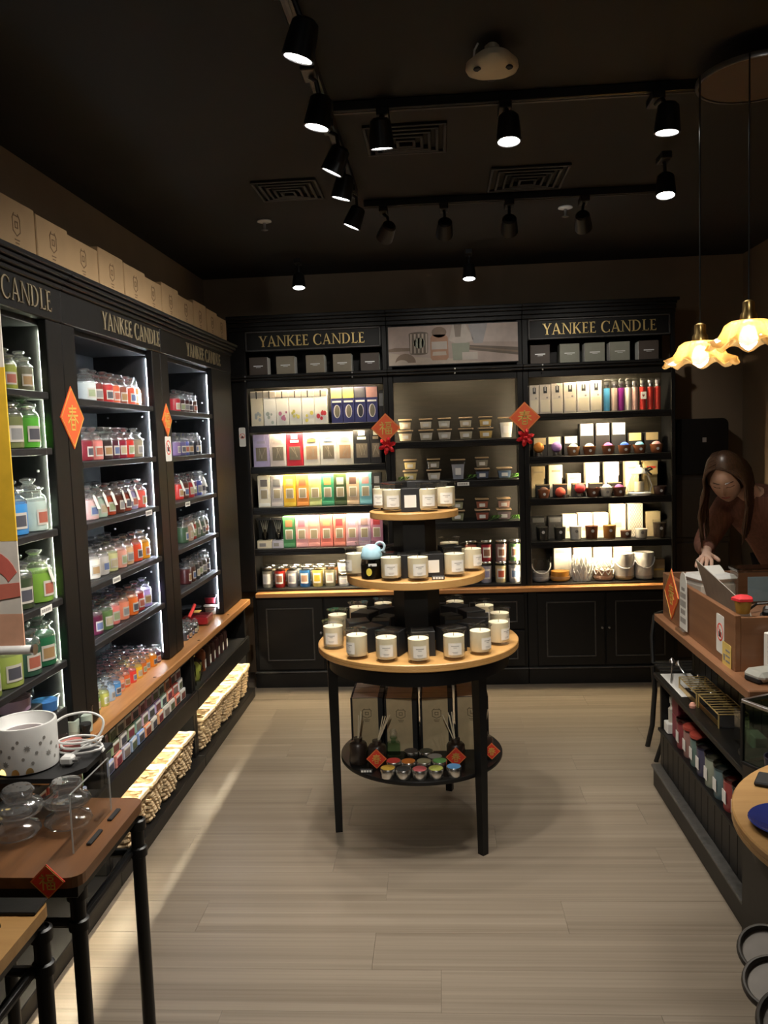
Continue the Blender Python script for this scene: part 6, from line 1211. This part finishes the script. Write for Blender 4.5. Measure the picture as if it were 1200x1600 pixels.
def spot(x, y, z, aim, on, label, power=None, ang=78, rail_xy=None, col=(1, .93, .83), blend=.75):
    d = (Vector(aim) - Vector((x, y, z))).normalized(); q = d.to_track_quat('-Z', 'Y')
    rx, ry = rail_xy or (x, y)
    o = thing('track_spotlight', label, 'spotlight', (rx, ry, ZC - .036), group='track spotlights')
    L = Vector((x - rx, y - ry, z - (ZC - .036)))
    MB().box(-.02 if rx == x else -.02, .02, -.045, .045, -.028, 0, .003).build('adapter', M['metal_black'], o, smooth=False)
    up = L - d * .115
    MB().tube([(0, 0, -.028), (up.x * .5, up.y * .5, (up.z - .028) / 2), tuple(L - d * .07)], .007, 8).build('stem', M['metal_black'], o)
    h = MB().lathe([(0, .088), (.024, .088), (.032, .080), (.036, .045), (.040, .0), (.034, .0), (.033, .010)], 24).build('head', M['metal_black'], o); h.location = L; h.rotation_mode = 'QUATERNION'; h.rotation_quaternion = q
    ln = MB().lathe([(0, .003), (.0335, .003), (.0335, .006), (0, .006)], 24).build('lens', M['spot_on'] if on else M['spot_off'], h)
    if on:
        ld = bpy.data.lights.new('spot_beam', 'SPOT'); ld.energy = power or SPOT_W; ld.spot_size = math.radians(ang); ld.spot_blend = blend; ld.shadow_soft_size = .03; ld.color = col
        lo = bpy.data.objects.new('spot_beam', ld); COL.objects.link(lo); lo.parent = h; lo.location = (0, 0, -.012)
RX = -.336; RY = 2.823
spot(-.304, 2.04, 2.5, (-.95, 2.25, .3), True, 'lit track spotlight nearest the camera on the left track', rail_xy=(RX, 2.0))
spot(-.323, 2.48, 2.5, (-.85, 2.55, 0), True, 'lit track spotlight second along the left track', rail_xy=(RX, 2.46), ang=138, blend=1.0)
spot(-.332, 2.891, 2.5, (-1.25, 3.1, .6), True, 'lit track spotlight third along the left track', rail_xy=(RX, 2.89), ang=138, blend=1.0)
spot(-.336, 3.204, 2.5, (-.95, 3.45, .2), True, 'lit track spotlight fourth along the left track', rail_xy=(RX, 3.20), ang=138, blend=1.0)
spot(-.341, 3.628, 2.5, (-1.1, 3.75, .8), True, 'lit track spotlight farthest along the left track', rail_xy=(RX, 3.62), ang=138, blend=1.0)
spot(-.147, 2.688, 2.5, (-.10, 3.15, .4), True, 'lit ceiling spotlight left of centre on the cross track', rail_xy=(-.147, RY), power=SPOT_W * 1.3)
spot(.248, 2.691, 2.5, (.20, 2.35, 0), True, 'lit ceiling spotlight at the centre of the cross track', rail_xy=(.248, RY))
spot(.73, 2.694, 2.5, (.62, 2.75, .3), True, 'lit ceiling spotlight at the right of the cross track', rail_xy=(.73, RY))
spot(.915, 3.399, 2.5, (.78, 2.9, 0), True, 'lit ceiling spotlight on its own above the counter', rail_xy=(.915, 3.42))
spot(-.793, 4.977, 2.5, (-.76, 4.45, 0), True, 'small lit downlight in front of the back left sign', power=SPOT_W * .35)
spot(.211, 4.949, 2.5, (.2, 4.45, 0), True, 'small lit downlight in front of the back centre picture', power=SPOT_W * .35)
for i, (x, ax) in enumerate(((-.22, -.80), (.06, .0), (.36, .45), (.70, 1.02))): spot(x, 3.98, 2.53, (ax, 5.3, 1.75), True, 'track spotlight facing the back wall, %s from left on the far track' % ORD[i], power=SPOT_W * (.55 if i in (0, 3) else .2), ang=56, rail_xy=(x, 3.967))
spot(-.10, -.55, 2.35, (-.10, 3.35, .45), True, 'added unseen spotlight behind the viewpoint aimed at the round table', power=SPOT_W * 2.4, ang=38, rail_xy=(-.10, -.58))  # added out-of-frame lamp, brightens the carton fronts under the round table
spot(.62, 1.20, 2.5, (.95, 2.9, .5), True, 'added unseen spotlight above the view aimed at the counter', power=SPOT_W * .5, ang=60, rail_xy=(.62, 1.17))  # added lamp, out of frame, to lift the counter side
spot(-.336, 1.15, 2.5, (-1.12, 2.0, 1.45), True, 'added unseen spotlight above the view aimed at the left banner', power=SPOT_W * 1.5, ang=40, rail_xy=(RX, 1.12))  # added lamp, out of frame, to brighten the hanging banner
def vent(cx, cy, s, label):
    o = thing('ceiling_vent', label, 'vent', (cx, cy, ZC))
    for k in range(5):
        a = s / 2 * (1 - k * .19); b = a - .012
        for x0, x1, y0, y1 in ((-a, a, -a, -b), (-a, a, b, a), (-a, -b, -b, b), (b, a, -b, b)): MB().box(x0, x1, y0, y1, -.012 - .003 * k, -.001, .002).build('louvre', M['metal_black'], o, smooth=False)
vent(-.085, 3.18, .30, 'square black air vent behind the cross track'); vent(.42, 3.74, .33, 'square black air vent near the far track'); vent(-.62, 3.72, .28, 'square black air vent left of the far track')
def sprinkler(x, y, label):
    o = thing('sprinkler', label, 'sprinkler', (x, y, ZC)); MB().lathe([(0, -.002), (.034, -.002), (.036, -.008), (.024, -.012), (0, -.012)], 20).build('rose', M['white'], o); MB().lathe([(.007, -.012), (.007, -.045), (.018, -.047), (.018, -.049), (0, -.049)], 12).build('nozzle', M['steel'], o)
sprinkler(-.83, 4.21, 'white ceiling sprinkler on the far left'); sprinkler(.66, 4.25, 'white ceiling sprinkler on the far right'); sprinkler(-1.18, 2.20, 'ceiling sprinkler at the upper left corner')
o = thing('ceiling_sensor', 'white rounded triangular ceiling sensor with three dark holes', 'sensor', (.187, 2.485, ZC)); sh = lambda r, z, a: (r * (1 + .13 * math.cos(3 * (a - PI / 6))), z)
MB().lathe([(.02, -.001), (.02, -.030), (.060, -.034), (.070, -.040), (.072, -.056), (.066, -.068), (.048, -.078), (.02, -.082), (0, -.082)], 42, fn=sh).build('shell', M['cream'], o)
for k in range(3):
    a = PI / 6 + 2 * PI * k / 3 + PI; MB().lathe([(0, -.003), (.011, -.003), (.013, 0), (.011, .003), (0, .003)], 16, (.050 * math.cos(a), .050 * math.sin(a), -.0735)).build('dark_hole', M['black_matte'], o)
MB().tube([(-.055, .0, -.05), (-.05, -.01, -.015), (-.04, -.02, -.001)], .003, 6).build('cable', M['white'], o)
# ================================================================ pendant lamps over the counter
PX, PY = .99, 2.65
o = thing('pendant_plate', 'round dark ceiling plate with pale rim above the pendants', 'ceiling plate', (PX, PY, ZC)); MB().lathe([(0, -.075), (.172, -.075), (.172, -.066), (0, -.066)], 56).build('disc', M['greyboxd'], o); MB().lathe([(.172, -.078), (.180, -.078), (.182, -.070), (.180, -.062), (.172, -.062)], 56).build('rim', M['steel'], o); MB().tube([(0, 0, -.066), (0, 0, -.001)], .02, 12).build('stem', pm((.30, .03, .03), .4), o)
sg = bpy.data.materials.new('frosted_amber_glass'); sg.use_nodes = True; _nt = sg.node_tree; _N = _nt.nodes; _K = _nt.links; _N.remove(_N['Principled BSDF'])
_t = _N.new('ShaderNodeBsdfTranslucent'); _g = _N.new('ShaderNodeBsdfGlossy'); _g.inputs['Roughness'].default_value = .12; _p = _N.new('ShaderNodeBsdfTransparent'); _w = _N.new('ShaderNodeTexNoise'); _w.inputs['Scale'].default_value = 12; _rp = _N.new('ShaderNodeValToRGB'); _rp.color_ramp.elements[0].color = (1, .66, .30, 1); _rp.color_ramp.elements[1].color = (1, .82, .50, 1)
_K.new(_w.outputs['Fac'], _rp.inputs[0]); _K.new(_rp.outputs[0], _t.inputs['Color']); _p.inputs['Color'].default_value = (1, .9, .7, 1)
_m1 = _N.new('ShaderNodeMixShader'); _m1.inputs[0].default_value = .25; _K.new(_t.outputs[0], _m1.inputs[1]); _K.new(_p.outputs[0], _m1.inputs[2]); _m2 = _N.new('ShaderNodeMixShader'); _m2.inputs[0].default_value = .10; _K.new(_m1.outputs[0], _m2.inputs[1]); _K.new(_g.outputs[0], _m2.inputs[2]); _K.new(_m2.outputs[0], _N['Material Output'].inputs['Surface'])
def pendant(x, y, z, label, s=1.0):
    o = thing('pendant_lamp', label, 'pendant lamp', (x, y, z))
    def flute(r, zz, a): q = max(0, min(1, (.062 * s - zz) / (.062 * s))); return (r * (1 + .03 * math.sin(24 * a) + .06 * q * q * math.sin(8 * a)), zz + .010 * s * q * q * math.sin(8 * a + 1.2))
    MB().lathe([(.020 * s, .062 * s), (.045 * s, .060 * s), (.060 * s, .050 * s), (.070 * s, .030 * s), (.080 * s, .010 * s), (.096 * s, .001 * s), (.106 * s, -.003 * s), (.104 * s, -.006 * s), (.094 * s, -.002 * s), (.078 * s, .007 * s), (.067 * s, .030 * s), (.056 * s, .047 * s), (.02 * s, .058 * s)], 96, fn=flute).build('glass_shade', sg, o)
    MB().lathe([(.008, .115 * s), (.016, .110 * s), (.017, .085 * s), (.022, .078 * s), (.024, .062 * s), (.012, .055 * s), (0, .055 * s)], 18).build('socket', M['brass'], o)
    MB().lathe([(0, -.018 * s), (.006, -.016 * s), (.020, -.004 * s), (.026, .012 * s), (.022, .030 * s), (.014, .045 * s), (0, .05 * s)], 18).build('bulb', M['bulb'], o)
    pz = ZC - .075 - z; MB().tube([(0, 0, .11 * s), (0, 0, pz)], .0025, 6).build('cord', M['metal_black'], o)
pendant(.800, 2.60, 1.795, 'scalloped glass pendant lamp on the left, lower one'); pendant(.888, 2.45, 1.83, 'scalloped glass pendant lamp on the right, higher one', 1.05)

# ================================================================ the person behind the counter
def skin_mesh(joints, edges, radii, root, sub=2):
    me = bpy.data.meshes.new('tmp'); me.from_pydata(joints, edges, []); ob = bpy.data.objects.new('tmp', me); COL.objects.link(ob)
    md = ob.modifiers.new('s', 'SKIN'); 
    for i, v in enumerate(me.skin_vertices[0].data): v.radius = (radii[i], radii[i]) if not isinstance(radii[i], tuple) else radii[i]; v.use_root = (i == root)
    ss = ob.modifiers.new('d', 'SUBSURF'); ss.levels = sub; ss.render_levels = sub
    dg = bpy.context.evaluated_depsgraph_get(); ev = ob.evaluated_get(dg); m2 = bpy.data.meshes.new_from_object(ev); bpy.data.objects.remove(ob)
    m2.polygons.foreach_set('use_smooth', [True] * len(m2.polygons)); return m2
pelvis = (1.66, 4.02, .93); waist = (1.60, 3.98, 1.02); chest = (1.49, 3.89, 1.18); upper = (1.43, 3.84, 1.26); neck0 = (1.39, 3.80, 1.295); neck1 = (1.34, 3.765, 1.325)
shL = (1.515, 3.735, 1.245); shR = (1.325, 3.925, 1.225)      # image-right / image-left shoulders
elL = (1.60, 3.66, 1.04); haL = (1.46, 3.60, .955); elR = (1.205, 3.87, 1.06); haR = (1.178, 3.735, 1.045)
hipL = (1.72, 3.95, .88); hipR = (1.62, 4.09, .88); knL = (1.72, 3.94, .47); knR = (1.62, 4.10, .47); anL = (1.73, 3.96, .08); anR = (1.63, 4.12, .08); toL = (1.64, 3.88, .03); toR = (1.54, 4.05, .03)
per = thing('person', 'person in a brown knit sweater with long dark hair leaning over the counter', 'person', (1.66, 4.02, 0))
def rel(p): return (p[0] - 1.66, p[1] - 4.02, p[2])
def body(names, edges, radii, root, nm, m, sub=2):
    me = skin_mesh([rel(p) for p in names], edges, radii, root, sub); return obj(nm, me, m, per)
# bare body: neck, forearms and hands with fingers
def V(a): return Vector(a)
head_c = V((1.262, 3.735, 1.375)); fwd = V((-.40, -.74, -.42)).normalized(); right = V((.82, -.56, .04)); right = (right - fwd * right.dot(fwd)).normalized(); upv = -right.cross(fwd).normalized()
jb = [pelvis, waist, chest, upper, neck0, neck1, shL, elL, haL, shR, elR, haR, hipL, knL, anL, toL, hipR, knR, anR, toR, tuple(head_c - upv * .03 - fwd * .02)]
eb = [(0, 1), (1, 2), (2, 3), (3, 4), (4, 5), (5, 20), (3, 6), (6, 7), (7, 8), (3, 9), (9, 10), (10, 11), (0, 12), (12, 13), (13, 14), (14, 15), (0, 16), (16, 17), (17, 18), (18, 19)]
rb = [.11, .10, .11, .09, .05, .043, .045, .034, .022, .045, .034, .022, .075, .05, .035, .03, .075, .05, .035, .03, .055]
fm = [];
def finger(base, d, side, L, curl, rad):
    n0 = len(jb); b = V(base); d = V(d).normalized(); dn = V((0, 0, -1)); p0 = b
    p1 = p0 + d * L * .45; d2 = (d + dn * curl).normalized(); p2 = p1 + d2 * L * .32; d3 = (d2 + dn * curl).normalized(); p3 = p2 + d3 * L * .25
    jb.extend([tuple(p1), tuple(p2), tuple(p3)]); rb.extend([rad, rad * .92, rad * .78]); return n0
for hand, idx, d in ((haR, 11, V((-.35, -.80, -.25))), (haL, 8, V((-.75, -.45, -.25)))):
    d = d.normalized(); sd = d.cross(V((0, 0, 1))).normalized(); kn = len(jb)
    pm_ = V(hand) + d * .045; jb.append(tuple(pm_)); rb.append(.020); eb.append((idx, kn))
    for k, (off, L) in enumerate(((-.027, .062), (-.009, .072), (.009, .068), (.026, .054))):
        kb = len(jb); jb.append(tuple(V(hand) + d * .085 + sd * off)); rb.append(.0092); eb.append((kn, kb)); n0 = finger(jb[kb], d + sd * off * 4, sd, L, .45 + .06 * k, .0085); eb.extend([(kb, n0), (n0, n0 + 1), (n0 + 1, n0 + 2)])
    kb = len(jb); jb.append(tuple(V(hand) + d * .03 - sd * .035 + V((0, 0, -.01)))); rb.append(.0105); eb.append((kn, kb)); n0 = finger(jb[kb], d - sd * .7, sd, .055, .2, .0095); eb.extend([(kb, n0), (n0, n0 + 1)]); jb.pop(); rb.pop()
bm_me = skin_mesh([rel(p) for p in jb], eb, rb, 0, 2)
# head joined into the same mesh
hb = MB(); nu, nv = 40, 28; rows = []
def headpt(u, v):
    # u around (0 = face forward), v from crown to chin
    th = PI * v; x = math.sin(th) * math.sin(u); y = math.sin(th) * math.cos(u); z = math.cos(th)
    X = .074 * x; Y = .092 * y; Z = .112 * z
    if z < 0: X *= 1 - .28 * (-z) ** 1.5; Y *= 1 - .05 * -z
    fr = max(0, y)
    def g(cu, cz, su, sz): return math.exp(-((x - cu) / su) ** 2 - ((z - cz) / sz) ** 2) * (fr > .2)
    Y += .017 * g(0, -.22, .12, .16) + .008 * g(0, -.05, .09, .25)        # nose
    Y -= .010 * (g(.36, .02, .2, .12) + g(-.36, .02, .2, .12))            # eye sockets
    Y += .004 * (g(.36, .02, .11, .07) + g(-.36, .02, .11, .07))           # lids
    Y += .006 * g(0, -.52, .22, .07) + .006 * g(0, -.82, .25, .15)         # lips, chin
    Y += .005 * (g(.34, .18, .25, .05) + g(-.34, .18, .25, .05))           # brows
    X += (.012 if x > 0 else -.012) * math.exp(-((abs(x) - 1) / .12) ** 2 - ((z + .05) / .25) ** 2 - ((y + .05) / .2) ** 2)   # ears
    return X, Y, Z
for j in range(nv + 1):
    rows.append([headpt(2 * PI * i / nu, j / nv) for i in range(nu)])
def HW(p): return head_c + right * p[0] + fwd * p[1] + upv * p[2]
vs = [rel(HW(p)) for r in rows for p in r]
hb.add(vs, [(j * nu + i, j * nu + (i + 1) % nu, (j + 1) * nu + (i + 1) % nu, (j + 1) * nu + i) for j in range(nv) for i in range(nu)])
hm = hb.mesh('head'); bmm = bmesh.new(); bmm.from_mesh(bm_me); bmm.from_mesh(hm); bmm.to_mesh(bm_me); bmm.free(); bm_me.polygons.foreach_set('use_smooth', [True] * len(bm_me.polygons))
bm_me.materials.clear(); obj('body', bm_me, M['skin'], per)
def facestrip(pts, w, m, nm):
    mb = MB(); P = [V(rel(HW(p))) for p in pts]; mb.tube([tuple(p) for p in P], w, 6); mb.build(nm, m, per)
_FP = [headpt(2 * PI * i / 120, j / 60) for j in range(15, 55) for i in list(range(0, 24)) + list(range(97, 120))]
def fy(x, z): return min(_FP, key=lambda p: (p[0] - x) ** 2 + (p[2] - z) ** 2)[1]   # front of the face at local x, z
for sx in (-1, 1):
    facestrip([(sx * q, fy(sx * q, -.003 - .004 * math.sin(k * .8)) + .0005, -.003 - .004 * math.sin(k * .8)) for k, q in enumerate((.013, .021, .029, .037, .043))], .0016, M['hair'], 'eyelashes')
    facestrip([(sx * q, fy(sx * q, .016 + .003 * k * (2.4 - k) * .5) + .001, .016 + .003 * k * (2.4 - k) * .5) for k, q in enumerate((.012, .026, .042))], .0018, M['hair'], 'eyebrow')
facestrip([(q, fy(q, -.058) + .001, -.058 + .001 * abs(q) * 100 * .3) for q in (-.019, -.010, 0, .010, .019)], [.001, .0035, .004, .0035, .001], M['lips'], 'lips')
# sweater and trousers
body([pelvis, waist, chest, upper, neck0, shL, elL, tuple(V(haL) * .9 + V(elL) * .1), shR, elR, tuple(V(haR) * .88 + V(elR) * .12)], [(0, 1), (1, 2), (2, 3), (3, 4), (3, 5), (5, 6), (6, 7), (3, 8), (8, 9), (9, 10)], [.135, .125, .13, .105, .060, .072, .056, .036, .072, .056, .036], 0, 'sweater', M['sweater'])
body([(1.66, 4.02, .90), hipL, knL, (1.73, 3.96, .10), hipR, knR, (1.63, 4.12, .10)], [(0, 1), (1, 2), (2, 3), (0, 4), (4, 5), (5, 6)], [.115, .09, .062, .048, .09, .062, .048], 0, 'trousers', M['trousers'])
for a, b in ((anL, toL), (anR, toR)): body([(a[0], a[1], .045), (b[0], b[1], .035)], [(0, 1)], [.045, .036], 0, 'shoe', M['black_matte'])
# hair: cap plus long locks from a parting
hr = random.Random(11); hc = MB(); rows = []
for j in range(16):
    v = j / 15 * .62; row = []
    for i in range(48):
        u = 2 * PI * i / 48; vv = v * (1.0 if abs(math.atan2(math.sin(u), math.cos(u))) > 1.05 else .40 + .60 * (abs(math.atan2(math.sin(u), math.cos(u))) / 1.05) ** 2)
        p = headpt(u, max(vv, .001)); k = 1.07 + .018 * math.sin(u * 17); row.append(rel(HW((p[0] * k, p[1] * 1.08, p[2] * 1.07 + .004))))
    rows.append(row + [row[0]])
hc.quadstrip(rows)
for k in range(170):
    sd = 1 if k % 2 else -1; t0 = hr.uniform(-.9, 1.0); part = -.018
    # start at the parting along the crown, run over the side of the head, then hang down with gravity
    y0 = .075 * t0; z0 = .118 * math.sqrt(max(.05, 1 - (y0 / .098) ** 2))
    pts = [HW((part, y0, z0))]
    for q in (.25, .5, .75, 1.0):
        a = q * PI / 2 * .98; pts.append(HW((part * (1 - q) + sd * .084 * math.sin(a), y0 * (1 + .12 * q) - .012 * q + hr.uniform(-.004, .004), z0 * math.cos(a) * .98 + .004 - .02 * q)))
    end = pts[-1]; L = hr.uniform(.16, .27) * (1.0 if sd > 0 else 1.05); n = 5
    out = right * sd
    for q in range(1, n + 1):
        f = q / n; g = V((0, 0, -1)); drift = out * .012 * math.sin(f * 3) + V((-.10, -.06, 0)) * .18 * f * (1 if y0 > 0 else .3)
        pts.append(end + g * L * f + drift + V((hr.uniform(-.004, .004), hr.uniform(-.004, .004), 0)))
    rad = [.004, .0055, .0065, .007, .007, .007, .0065, .006, .0045, .0015]
    hc.tube([rel(p) for p in pts], [r * hr.uniform(.8, 1.1) for r in rad[:len(pts)]], 5)
hc.build('hair', M['hair'], per, ang=80)

# ================================================================ remove the unplaced masters
for p in list(J.values()) + [PP, BP, TB, TS, SQ, SU, ST, TP, TN]: drop(p)
